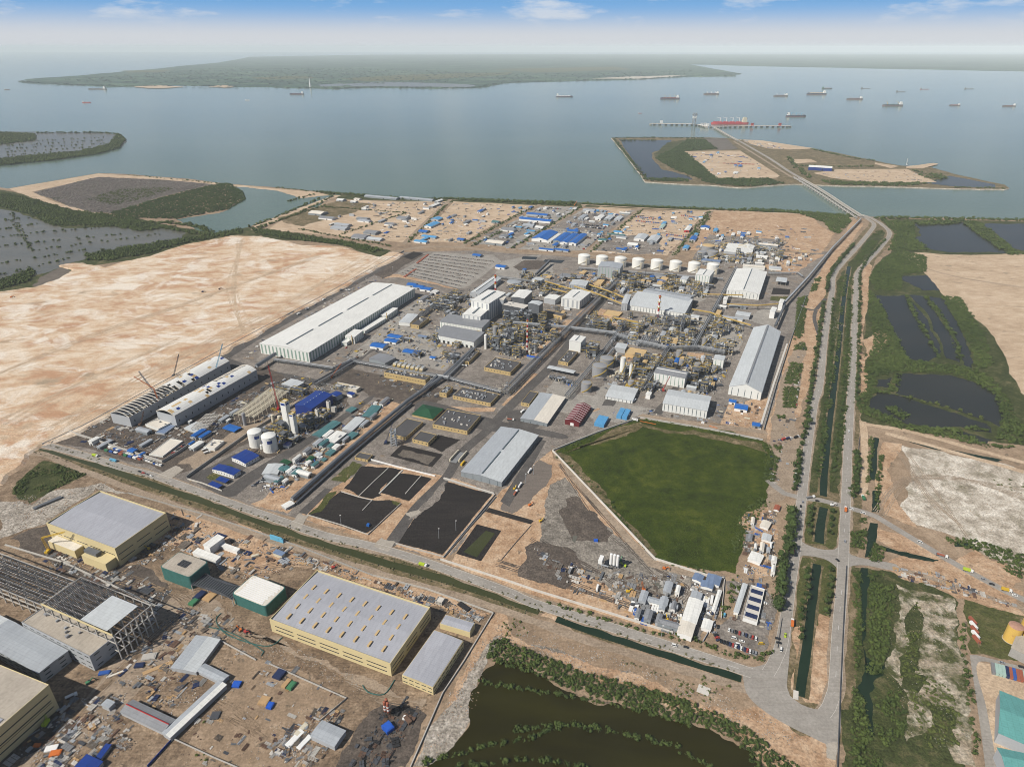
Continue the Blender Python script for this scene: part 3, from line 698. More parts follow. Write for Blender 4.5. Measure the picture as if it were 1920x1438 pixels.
for px,w in(([(1592,500),(1582,560),(1574,640),(1562,740),(1550,840),(1543,930)],8),([(1545,952),(1538,985),(1536,1018)],9),([(1532,1058),(1524,1120),(1514,1200),(1500,1305)],8)):
    strip('median_bank','verge',3,px,w+5,jit=1); strip('median_canal','dark_canal_water',4,px,w,jit=0.4)
hwL=[(1614,404),(1633,415),(1638,425),(1613,457),(1580,493),(1563,517),(1560,547),(1547,627),(1537,720),(1527,755),(1515,835),(1503,935),(1494,1010),(1482,1093),(1475,1150),(1462,1219),(1440,1262)]
hwR=[(1616,403),(1635,410),(1657,424),(1668,438),(1657,457),(1627,490),(1608,513),(1605,547),(1603,593),(1600,660),(1595,750),(1590,838),(1586,938),(1582,1028),(1579,1093),(1571,1190),(1564,1298),(1545,1338)]
for px in(hwL,hwR):strip('shoulder','dirt_road',4,px,14.5,jit=1.3)
_,HL=strip('highway','grey_road',5,hwL,10.0); _,HR=strip('highway','grey_road',5,hwR,10.0)
patch('junction','grey_road',6,[(1392,1252),(1425,1248),(1450,1235),(1462,1205),(1470,1150),(1484,1150),(1480,1230),(1476,1290),(1490,1312),(1515,1326),(1545,1328),(1557,1300),(1574,1300),(1570,1393),(1510,1376),(1440,1338),(1400,1300)],0)
patch('link_road','grey_road',6,[(1497,1010),(1510,1020),(1540,1030),(1565,1030),(1578,1018),(1586,1018),(1590,1035),(1610,1045),(1680,1058),(1678,1070),(1620,1060),(1592,1064),(1585,1085),(1576,1085),(1570,1066),(1545,1048),(1505,1042),(1494,1050),(1488,1050)],0)
strip('diagonal_road','grey_road',4,[(1440,900),(1470,925),(1500,933),(1540,938),(1598,954),(1642,968),(1678,990),(1728,1020),(1782,1052),(1836,1082),(1919,1124),(2100,1200)],9)
strip('lower_road','dirt_road',4,[(1678,1064),(1750,1085),(1840,1115),(1940,1148)],6,jit=0.5)
strip('service_lane','pale_sand',3,[(1618,790),(1622,850),(1618,930)],9,jit=0.6)
for px in([(1612,795),(1700,808),(1800,835),(1930,870)],[(1660,812),(1760,840),(1920,885)]):strip('sand_track','pale_sand',4,px,9,jit=0.8)
strip('plant_entry','asphalt',4,[(1495,575),(1525,582),(1535,575),(1548,560)],8); strip('plant_entry','asphalt',4,[(1530,582),(1527,600),(1540,640)],7)
for nm,mt,ly,px,j in[
 ('marsh','scrub',1,[(1640,410),(1930,416),(2400,430),(2400,900),(1920,835),(1615,790),(1622,600),(1640,500),(1690,440)],3),
 ('marsh_pond','pond_water',2,[(1715,418),(1800,415),(1860,450),(1890,475),(1790,474),(1720,462)],5),('marsh_pond','pond_water',2,[(1840,420),(1930,420),(1960,480),(1895,465)],3),
 ('fill','pale_sand',2,[(1690,474),(1780,478),(1920,476),(2500,500),(2500,900),(1935,765),(1885,648),(1830,594),(1765,550),(1735,500)],3),
 ('fill_sand','pale_sand',3,[(1715,478),(1920,478),(2400,490),(2400,640),(1920,620),(1870,590),(1790,540)],6),
 ('sand_haul_road','pale_sand',4,[(1690,476),(1725,480),(1790,550),(1850,596),(1905,660),(1960,760),(1945,770),(1880,660),(1830,600),(1770,555),(1720,500)],2),
 ('fish_pond','pond_water',2,[(1640,553),(1700,553),(1740,600),(1765,660),(1740,678),(1700,672),(1672,610)],2),
 ('fish_pond','pond_water',2,[(1705,553),(1735,556),(1790,640),(1800,680),(1775,672),(1745,600)],2),
 ('fish_pond','pond_water',2,[(1742,556),(1770,560),(1815,650),(1822,690),(1808,686),(1790,630)],2),
 ('fish_pond','pond_water',2,[(1690,518),(1740,516),(1780,548),(1730,545)],3),
 ('fish_pond','pond_water',2,[(1628,762),(1645,735),(1685,742),(1760,765),(1850,795),(1860,812),(1800,800),(1760,806),(1700,795)],2),
 ('fish_pond','pond_water',2,[(1680,700),(1780,703),(1830,718),(1870,740),(1886,775),(1875,800),(1855,790),(1760,760),(1678,738)],2),
 ('fish_pond','pond_water',2,[(1645,712),(1672,708),(1668,728),(1642,725)],1),('fish_pond','pond_water',2,[(1790,805),(1860,825),(1850,832),(1785,815)],1),
 ('sandy_strip','orange_sand',2,[(1618,490),(1635,500),(1618,620),(1625,740),(1612,740),(1608,600)],1.5),('sandy_strip','orange_sand',2,[(1618,640),(1650,620),(1655,650),(1620,680)],3),
 ('limestone_fill','limestone',2,[(1690,835),(1760,845),(1930,885),(2400,960),(2400,1200),(1920,1070),(1800,1010),(1720,985),(1685,950)],12),
 ('fill_margin','orange_sand',2,[(1655,830),(1692,832),(1688,950),(1720,990),(1660,965),(1645,880)],4),
 ('excavation','orange_sand',3,[(1640,985),(1700,1005),(1800,1060),(1920,1110),(1920,1155),(1790,1120),(1690,1085),(1650,1060),(1700,1040),(1640,1010)],4),
 ('excavation','orange_sand',3,[(1790,1055),(1830,1030),(1890,1060),(1915,1090),(1880,1105),(1840,1085)],4),
 ('drain','dark_canal_water',3,[(1636,920),(1650,920),(1648,960),(1634,960)],0.5),('drain','dark_canal_water',3,[(1632,980),(1646,982),(1640,1020),(1632,1045),(1622,1045)],0.5),('drain','dark_canal_water',3,[(1640,1020),(1700,1035),(1760,1050),(1750,1054),(1690,1042),(1640,1028)],0.8),
 ('drain','dark_canal_water',3,[(1638,820),(1648,822),(1640,900),(1630,900)],0.5),('drain','dark_canal_water',3,[(1665,815),(1760,838),(1880,862),(1870,866),(1750,842)],0.8),('drain','dark_canal_water',4,[(1790,1015),(1830,1020),(1825,1028),(1790,1025)],1),
 ('rough_grass','scrub',2,[(1585,1060),(1700,1085),(1790,1120),(1810,1438),(1800,1600),(1580,1600),(1590,1300)],3),
 ('rocky_ground','rocky_scrub',3,[(1680,1095),(1790,1122),(1815,1250),(1830,1438),(1790,1430),(1750,1360),(1700,1390),(1700,1300),(1660,1250),(1680,1200),(1690,1140)],6),
 ('rocky_ground','verge',3,[(1590,1070),(1612,1075),(1604,1290),(1592,1330),(1578,1330),(1585,1200)],2),
 ('green_patch','scrub',4,[(1700,1150),(1718,1130),(1730,1180),(1715,1260),(1690,1270),(1705,1210)],3),('green_patch','scrub',4,[(1740,1320),(1790,1330),(1800,1400),(1760,1390)],4),('green_patch','scrub',4,[(1700,1260),(1740,1270),(1720,1300),(1690,1290)],4),
 ('creek','dark_canal_water',4,[(1614,1065),(1628,1067),(1625,1150),(1622,1230),(1660,1250),(1640,1275),(1630,1300),(1640,1380),(1632,1385),(1622,1320),(1604,1290),(1620,1262),(1616,1200)],0.8),
 ('depot_grass','grass',3,[(1808,1120),(2100,1190),(2100,1270),(1920,1240),(1820,1225)],2),
 ('depot_yard','pale_sand',3,[(1830,1240),(1920,1258),(2100,1300),(2100,1560),(1880,1500),(1850,1400)],1),
 ('depot_road','grey_road',5,[(1818,1228),(1830,1228),(1925,1252),(2080,1290),(2080,1300),(1920,1264),(1834,1242),(1850,1330),(1870,1440),(1880,1520),(1860,1520),(1836,1350)],0),
]:patch(nm,mt,ly,px,j,8)
# ---- construction ground, lower left, and the olive pond
patch('construction_ground','site_earth',1,[(-700,1000),(0,905),(80,850),(300,930),(520,1006),(720,1075),(930,1150),(930,1170),(820,1300),(740,1438),(700,1650),(-700,1800)],2,20)
patch('overgrown_patch','scrub',2,[(22,925),(30,905),(80,864),(120,870),(165,890),(140,900),(90,925),(55,945)],3,6)
for px,mt in(([(0,940),(60,948),(100,920),(190,905),(240,925),(180,915),(90,980),(0,1010)],'rock_fill'),([(340,955),(500,1005),(700,1075),(920,1150),(900,1160),(600,1065),(330,965)],'orange_sand'),
               ([(20,1010),(88,985),(215,1062),(320,1105),(345,1130),(300,1150),(180,1100),(60,1040)],'dark_dirt'),([(330,1110),(420,1140),(440,1170),(330,1230),(230,1330),(120,1438),(40,1438),(160,1310),(270,1200)],'dirt_road'),
               ([(240,985),(345,950),(450,1010),(560,1050),(480,1090),(420,1060),(340,1030)],'orange_sand'),([(390,1170),(520,1190),(640,1260),(760,1310),(800,1310),(790,1330),(700,1310),(560,1235),(430,1185)],'dirt_road'),
               ([(430,1200),(640,1290),(560,1438),(330,1438),(420,1300)],'earth'),([(630,1438),(700,1330),(760,1310),(800,1340),(760,1438)],'dark_dirt'),([(0,1360),(120,1310),(100,1400),(0,1438)],'dark_dirt')):
    patch('worked_ground',mt,2,px,4,7)
patch('rocky_margin','orange_sand',2,[(930,1150),(1030,1150),(1100,1185),(1380,1280),(1500,1380),(1570,1400),(1560,1500),(1440,1438),(1330,1340),(1100,1270),(940,1190),(910,1240),(880,1300),(870,1340),(800,1420),(770,1438),(860,1270)],3,8)
patch('pond_bank','rock_fill',3,[(925,1195),(940,1190),(905,1260),(882,1300),(882,1350),(850,1400),(800,1435),(775,1436),(835,1330),(880,1260)],4,5)
patch('rubble_margin','grey_rubble',3,[(960,1165),(1060,1195),(1200,1240),(1300,1275),(1290,1290),(1150,1255),(1040,1222),(960,1190)],6,6)
patch('orange_margin','earth',3,[(950,1150),(1030,1158),(1180,1215),(1360,1272),(1440,1330),(1400,1330),(1250,1290),(1100,1240),(960,1190)],6,8)
patch('olive_pond','olive_water',3,[(905,1260),(930,1240),(1050,1290),(1200,1330),(1330,1365),(1430,1438),(1450,1700),(760,1700),(800,1438),(850,1400),(880,1360),(882,1300)],2.5,6)
patch('turnaround','concrete_road',6,[(1548,1395),(1570,1392),(1568,1425),(1550,1420)],0.3)
def ruts(label,z,mat,lines,n,spread,w=.75,seed=0):
    r=random.Random(seed); mb=MB()
    for px in lines:
        for k in range(n):
            base=smooth_line([Vector(W(p[0],p[1],z))+Vector((r.gauss(0,spread),r.gauss(0,spread)))for p in px],7)
            for s in(-1.1,1.1):
                A,B=offset_line(base,s+w/2),offset_line(base,s-w/2); m=len(base)
                mb.add([(p.x,p.y,z+.27+k*.001)for p in B]+[(p.x,p.y,z+.27+k*.001)for p in A],[(i,i+1,m+i+1,m+i)for i in range(m-1)],mat)
    tag(mb.build('wheel_ruts'),label,'wheel ruts',kind='stuff')
ruts('wheel ruts across the construction ground',0,'site_earth',[[(60,1430),(160,1320),(280,1210),(360,1140),(430,1100)],[(400,1160),(470,1200),(560,1240),(700,1300),(790,1320)],[(360,1140),(330,1110),(240,1090),(120,1050)],[(330,1270),(360,1300),(420,1330),(480,1380)],[(440,1080),(560,1060),(640,1075)],[(220,1360),(300,1300),(330,1280)]],5,4,seed=1)
ruts('dark wheel ruts in the rubble yard',0,'dark_dirt',[[(1050,870),(1150,985),(1225,1060),(1280,1100),(1240,1150)],[(1010,1010),(1100,1060),(1180,1100),(1260,1120)],[(930,1060),(1050,1095),(1180,1140)]],5,4,seed=2)
ruts('pale wheel ruts over the sand fill',2.2,'pale_sand',[[(80,828),(250,735),(420,645),(600,548),(720,482)],[(100,800),(300,690),(500,585),(700,480)],[(0,700),(200,620),(380,560),(600,480)],[(450,450),(440,540),(455,620)],[(0,800),(150,720),(330,640)]],6,9,.9,3)
ruts('wheel ruts on the white fill',0,'dirt_road',[[(1640,960),(1700,900),(1800,900),(1920,930)],[(1720,500),(1800,520),(1920,540)],[(1690,850),(1740,930),(1800,990)]],4,6,.8,4)
# ------------------------------------------------------------------ buildings
def rect(A,B,C,yb=None,h=None):
    """eave corners in the picture (front-left, front-right, back-right) and the row of the foot under B -> base centre, turn, width, depth, height"""
    if h is None:h=top_height(yb,B[1])
    a,b,c=(Vector(W(p[0],p[1],h))for p in(A,B,C))
    f,s=b-a,c-b
    rz=math.atan2(f.y,f.x)if f.length>s.length else math.atan2(s.y,s.x)-math.pi/2
    ex=Vector((math.cos(rz),math.sin(rz))); ey=Vector((-ex.y,ex.x))
    w,d=abs(f.dot(ex)),abs(s.dot(ey))
    c0=b-ex*w/2+ey*d/2
    claim((c0.x,c0.y),rz,w,d)
    return(c0.x,c0.y,0.0),rz,w,d,h
UNIT={}
FOOT=[]
def taken(x,y,m=2.0):
    for cx,cy,ca,sa,w,d in FOOT:
        u,v=(x-cx)*ca+(y-cy)*sa,-(x-cx)*sa+(y-cy)*ca
        if abs(u)<w+m and abs(v)<d+m:return True
    return False
def claim(c,rz,w,d):FOOT.append((c[0],c[1],math.cos(rz),math.sin(rz),w/2,d/2))
def unit_box(mat):
    if mat not in UNIT:
        mb=MB(); mb.box((0,0,0),(1,1,1),mat)
        o=mb.build('piece'); UNIT[mat]=o.data; bpy.data.objects.remove(o)
    return UNIT[mat]
def piece(name,mat,parent,loc,size,rz=0.0,label=None):
    """one box-shaped part sharing its mesh with all alike pieces; base centre at loc in the parent's frame"""
    o=bpy.data.objects.new(name,unit_box(mat)); COL.objects.link(o)
    o.parent=parent; o.location=loc; o.scale=size; o.rotation_euler.z=rz
    if label:o['label']=label
    return o
def roof_mesh(kind,w,d,h,rise,mat,over=0.5,gable=None,mat2=None):
    mb=MB(); W2,D2=w/2+over,d/2+over; t=0.35
    if kind in('gy','gx'):
        sw=kind=='gx'
        a,b=(D2,W2)if sw else(W2,D2)
        P=(lambda x,y,z:(y,x,z))if sw else(lambda x,y,z:(x,y,z))
        e,r=h,h+rise
        vs=[P(-a,-b,e),P(0,-b,r),P(a,-b,e),P(-a,b,e),P(0,b,r),P(a,b,e)]
        vs+=[(v[0],v[1],v[2]+t)for v in vs]
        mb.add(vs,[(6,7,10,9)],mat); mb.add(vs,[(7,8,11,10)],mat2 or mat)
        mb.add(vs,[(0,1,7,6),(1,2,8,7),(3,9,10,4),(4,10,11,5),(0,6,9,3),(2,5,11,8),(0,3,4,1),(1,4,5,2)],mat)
    elif kind=='arch':
        n=8; vs=[]
        for y in(-D2,D2):
            for tz in(0,t):
                for i in range(n+1):
                    x=-W2+2*W2*i/n
                    vs.append((x,y,h+rise*(1-(x/W2)**2)+tz))
        k=n+1
        for i in range(n):
            mb.add([vs[k+i],vs[k+i+1],vs[3*k+i+1],vs[3*k+i]],[(0,1,2,3)],mat)
            mb.add([vs[i],vs[i+1],vs[k+i+1],vs[k+i]],[(0,1,2,3)],mat)
            mb.add([vs[2*k+i],vs[2*k+i+1],vs[3*k+i+1],vs[3*k+i]],[(3,2,1,0)],mat)
        mb.add([vs[0],vs[k],vs[3*k],vs[2*k]],[(0,1,2,3)],mat); mb.add([vs[n],vs[2*k+n],vs[3*k+n],vs[k+n]],[(0,1,2,3)],mat)
    elif kind=='hip':
        L=abs(w-d)/2
        a,b=((L,0),(-L,0))if w>d else((0,L),(0,-L))
        vs=[(-W2,-D2,h),(W2,-D2,h),(W2,D2,h),(-W2,D2,h),(a[0],a[1],h+rise),(b[0],b[1],h+rise)]
        if w>d:fs=[(0,1,4,5),(1,2,4),(2,3,5,4),(3,0,5)]
        else:fs=[(0,1,5),(1,2,4,5),(2,3,4),(3,0,5,4)]
        mb.add(vs,fs+[(0,3,2,1)],mat)
    elif kind=='mono':
        vs=[(-W2,-D2,h),(W2,-D2,h),(W2,D2,h+rise),(-W2,D2,h+rise)]
        vs+=[(v[0],v[1],v[2]+t)for v in vs]
        mb.add(vs,[(4,5,6,7),(0,1,5,4),(1,2,6,5),(2,3,7,6),(3,0,4,7),(0,3,2,1)],mat)
    else:
        mb.box((0,0,h-0.9),(w-0.5,d-0.5,0.3),mat)
    return mb
def shed(name,label,cat,A,B,C,yb=None,h=None,roof='gy',rise=None,wall='wall_white',rmat='roof_white',strips=None,vent=None,doors=0,mat2=None,windows=None,over=0.5,units=0,open_sides=False,group=None,foot=None,rmat_strip=None):
    c,rz,w,d,hh=rect(A,B,C,yb,h)
    t=thing(name,label,cat,c,rz,group)
    if rise is None:rise=0.08*(d if roof=='gx' else w)
    r=random.Random(int(c[0]*7+c[1]))
    mb=MB()
    if open_sides:
        nx,ny=max(2,int(w/9)+1),max(2,int(d/9)+1)
        for i in range(nx):
            for j in range(ny):
                if 0<i<nx-1 and 0<j<ny-1:continue
                x,y=-w/2+0.3+(w-0.6)*i/(nx-1),-d/2+0.3+(d-0.6)*j/(ny-1)
                piece('post',wall,t,(x,y,0),(0.35,0.35,hh))
    else:
        mb.box((0,0,0),(w,d,hh if roof!='flat' else hh-0.05),wall)
        if roof=='gy':
            for y in(-d/2,d/2):mb.add([(-w/2,y,hh),(w/2,y,hh),(0,y,hh+rise)],[(0,1,2)],wall)
        elif roof=='gx':
            for x in(-w/2,w/2):mb.add([(x,-d/2,hh),(x,d/2,hh),(x,0,hh+rise)],[(0,1,2)],wall)
        elif roof=='arch':
            for y in(-d/2,d/2):mb.add([(-w/2+w*i/8,y,hh+rise*(1-(2*i/8-1)**2))for i in range(9)],[tuple(range(9))],wall)
        elif roof=='mono':
            mb.add([(-w/2,d/2,hh),(w/2,d/2,hh),(w/2,d/2,hh+rise),(-w/2,d/2,hh+rise)],[(0,1,2,3)],wall)
        if roof=='flat':
            mb=MB()
            for x,y,sx,sy in((0,-d/2+.2,w,.4),(0,d/2-.2,w,.4),(-w/2+.2,0,.4,d-.8),(w/2-.2,0,.4,d-.8)):mb.box((x,y,0),(sx,sy,hh),wall)
        mb.build('wall',t)
    ro=roof_mesh(roof,w,d,hh,rise,rmat,over if roof!='flat' else 0,mat2=mat2).build('roof',t)
    if strips:
        smat,pitch,sw=strips[:3]; faces=strips[3]if len(strips)>3 else 'fr'
        z0,z1=hh*0.06,hh*(strips[4]if len(strips)>4 else 0.96)
        for fc in faces:
            L=w if fc in 'fb' else d; n=max(1,int(L/pitch))
            for i in range(n):
                u=-L/2+L*(i+0.5)/n
                if fc=='f':piece('wall_panel',smat,t,(u,-d/2-0.04,z0),(sw,0.2,z1-z0))
                elif fc=='b':piece('wall_panel',smat,t,(u,d/2+0.04,z0),(sw,0.2,z1-z0))
                elif fc=='r':piece('wall_panel',smat,t,(w/2+0.04,u,z0),(0.2,sw,z1-z0))
                else:piece('wall_panel',smat,t,(-w/2-0.04,u,z0),(0.2,sw,z1-z0))
    if vent:
        vm,n,frac,vw=vent
        L=(w if roof=='gx' else d)
        for i in range(n):
            u=-L/2+L*(i+0.5)/n
            if roof=='gx':piece('ridge_vent',vm,ro,(u,0,hh+rise*0.97),(L/n*frac,vw,1.1))
            else:piece('ridge_vent',vm,ro,(0,u,hh+rise*0.97),(vw,L/n*frac,1.1))
    if windows:
        rows,pitch,ww,wh=windows
        for k in range(rows):
            z=hh*(k+0.55)/rows-wh/2
            for fc,L in(('f',w),('r',d)):
                n=max(1,int(L/pitch))
                for i in range(n):
                    u=-L/2+L*(i+0.5)/n
                    if fc=='f':piece('window','window_glass',t,(u,-d/2-0.03,z),(ww,0.16,wh))
                    else:piece('window','window_glass',t,(w/2+0.03,u,z),(0.16,ww,wh))
    for i in range(doors):
        x=-w/2+w*(i+0.5)/doors
        piece('door','void_dark',t,(x,-d/2-0.05,0.05),(min(4.5,w/doors*0.6),0.2,min(5,hh*0.55)))
    for i in range(units):
        u=piece('rooftop_unit',r.choice(['paint_silver','steel_pale','concrete_pale']),t,(r.uniform(-.40,.40)*w,r.uniform(-.36,.36)*d,hh-0.6),(r.uniform(1.5,4),r.uniform(1,2.4),r.uniform(1.2,2.2)),r.choice([0,math.pi/2]))
    if foot:piece('plinth',foot,t,(0,0,0.02),(w+1.6,d+1.6,0.25))
    return t
WS=('strip_green',6.0,1.7,'fr')
big_white=shed('warehouse','very long white-roofed warehouse beside the pale sand fill','warehouse',(485,645),(578.7,661.3),(777.5,540.5),680,rise=3.2,wall='wall_white',strips=('strip_green',7.5,3.0,'fr'),vent=('strip_dark',4,0.82,2.6),doors=0)
KIDW=[((650,628),(664,632.5),(681,620),645),((677,617),(684,621),(724,597),627),((715,589),(725,592.5),(746,578.5),601),((641,640),(650,643),(659,636),649)]
for i,(a,b,c,y)in enumerate(KIDW):
    shed('annex',['tall cream annex halfway along the long white warehouse','low long white lean-to along the long white warehouse','white annex at the far end of the long white warehouse side','small white annex near the front corner of the long white warehouse'][i],'annex',a,b,c,y,roof='mono',rise=0.5,rmat='roof_white',wall='wall_white',strips=('strip_green',6,1.6,'fr',0.8))
for i,p in enumerate([(661,645),(726,602)]):
    c=WZ(*p); t=thing('vent_stack',['slim tan vent stack by the near annex of the long warehouse','slim tan vent stack by the far annex of the long warehouse'][i],'stack',c)
    mb=MB(); mb.cyl((0,0,0),0.9,17,'tan_panel',8,0.7); mb.build('pipe',t)
    mb=MB(); mb.cyl((0,0,9),1.6,0.4,'safety_yellow',8); mb.build('platform',t)
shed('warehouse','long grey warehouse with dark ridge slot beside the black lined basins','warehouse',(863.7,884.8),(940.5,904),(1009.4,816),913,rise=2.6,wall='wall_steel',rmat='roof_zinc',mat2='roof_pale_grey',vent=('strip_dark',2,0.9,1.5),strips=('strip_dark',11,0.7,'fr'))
shed('warehouse','huge long pale grey shed with steep gable next to the highway','warehouse',(1365.5,729),(1428,736.5),(1464,622),751,rise=9.5,wall='wall_white',rmat='roof_pale_grey',strips=('strip_dark',8,0.9,'f'),vent=('roof_grey',1,0.97,3.2))
shed('warehouse','wide pale grey storage shed with seamed roof beside the coal pond','warehouse',(1363.5,542.5),(1424,552),(1438,510),563,rise=4,wall='wall_white',rmat='roof_white',strips=('strip_dark',7,0.8,'fr'),vent=('strip_dark',1,0.95,1.6))
shed('warehouse','large yellow warehouse with rows of rooftop skylights','warehouse',(505.7,1163),(732,1247),(810.5,1141.6),1268,roof='gx',rise=1.6,wall='wall_cream',rmat='roof_lilac_grey',over=-0.8)
shed('warehouse','yellow warehouse with plain grey roof and low annexes by the unfinished frame','warehouse',(87.5,983),(216,1031),(311,963),1061,roof='gx',rise=1.2,wall='wall_cream',rmat='roof_lilac_grey',over=-0.8)
shed('warehouse','narrow yellow warehouse beside the olive pond bank','warehouse',(751.7,1268),(811.7,1289),(869,1201),1303,rise=0.8,wall='wall_cream',rmat='roof_lilac_grey',over=-0.5,windows=(2,6,4.2,0.8))
shed('warehouse','small yellow warehouse behind the narrow yellow one','warehouse',(825,1169),(881,1185.7),(891,1168),1195,roof='gx',rise=0.6,wall='wall_cream',rmat='roof_lilac_grey',over=-0.5)
for A,B,C,yb,sky_rows in(((505.7,1163),(732,1247),(810.5,1141.6),1268,True),((87.5,983),(216,1031),(311,963),1061,False)):
    c,rz,w,d,h=rect(A,B,C,yb)
    t=[o for o in bpy.data.objects if o.type=='EMPTY' and(o.location-Vector(c)).length<0.1][0]
    for x,y,sx,sy in((0,-d/2+.3,w,.6),(0,d/2-.3,w,.6),(-w/2+.3,0,.6,d-1.2),(w/2-.3,0,.6,d-1.2)):
        piece('parapet','wall_cream',t,(x,y,h),(sx,sy,1.9))
    for k,z in enumerate((0.28,0.62)):
        for i in range(5):piece('window_band','window_glass',t,(-w/2+w*(i+0.62)/5.2,-d/2-0.04,h*z),(w/6.4,0.2,0.9))
        for i in range(3):piece('window_band','window_glass',t,(w/2+0.04,-d/2+d*(i+0.5)/3,h*z),(0.2,d/3.8,0.9))
    if sky_rows:
        for i in range(8):
            for j in range(4):piece('skylight','tan_panel',t,(-w*0.40+i*w*0.112-(j-2)*0.6,-d*0.36+j*d*0.185+i*0.3,h+0.6),(1.9,6.0,1.7))
    else:
        piece('rooftop_pipework','steel_grey',t,(w*0.22,-d/2-5.5,h*0.55),(18,6,3.5)); piece('annex','wall_cream',t,(w*0.3,-d/2-6,0),(w*0.34,12,h*0.52)); piece('annex','wall_cream',t,(-w*0.2,-d/2-5,0),(w*0.4,10,h*0.45))
        piece('annex_roof','roof_cream',t,(-w*0.2,-d/2-5,h*0.452),(w*0.39,9.4,0.3))
TB=[('flat-roofed tan control building with white vents below the tall striped chimney',(908,688.5),(957,698),(974,678),705,8),
 ('long tan building with many rooftop units in front of the pipe rack corner',(849,741.6),(919.6,756),(936,738.5),762.5,9),
 ('broad tan office with dark roof and entrance porch beside the green hip roof',(811,795),(876,808),(905,779),815.6,5),
 ('small tan building with dark roof just above the sludge pond',(773,823),(802.7,830),(819.5,814.5),837,0),
 ('tan building with dark roof behind the lattice mast',(729.5,813),(760.5,820),(793,790.6),826,0),
 ('small square tan hut with dark roof above the grass corner of the basins',(665,857),(689,862),(700,852.5),866.6,0),
 ('narrow tan substation beside the grey crusher hall',(864,673),(879,678),(899,658),684,3),
 ('small tan substation on the corner by the low pipe bridge',(825,734),(837,737.5),(849,725),746,3),
 ('small tan hut with grey roof next to the two-tone roofed workshop',(977,754),(992.5,757),(1009,735.4),763.5,0),
 ('tan substation with dark roof in front of the white cube hall',(1047.7,676),(1065,680),(1084,659.4),686.5,2),
 ('long tall tan switchgear building with transformers in front',(720,697.5),(797.5,712.5),(803.5,705),723,7),
 ('tan substation near the striped sheds with dark roof',(770,607.5),(785,610),(804,596),617.5,3)]
for lb,a,b,c,yb,u in TB:
    shed('service_building',lb,'building',a,b,c,yb,roof='flat',wall='wall_tan',rmat='roof_dark',windows=(1,5,1.6,1.4),units=u*3)
shed('hall','dark green hip-roofed hall beside the broad tan office','hall',(773,776.6),(811,785),(838,768),789,roof='hip',rise=5,wall='wall_tan',rmat='roof_green',over=1)
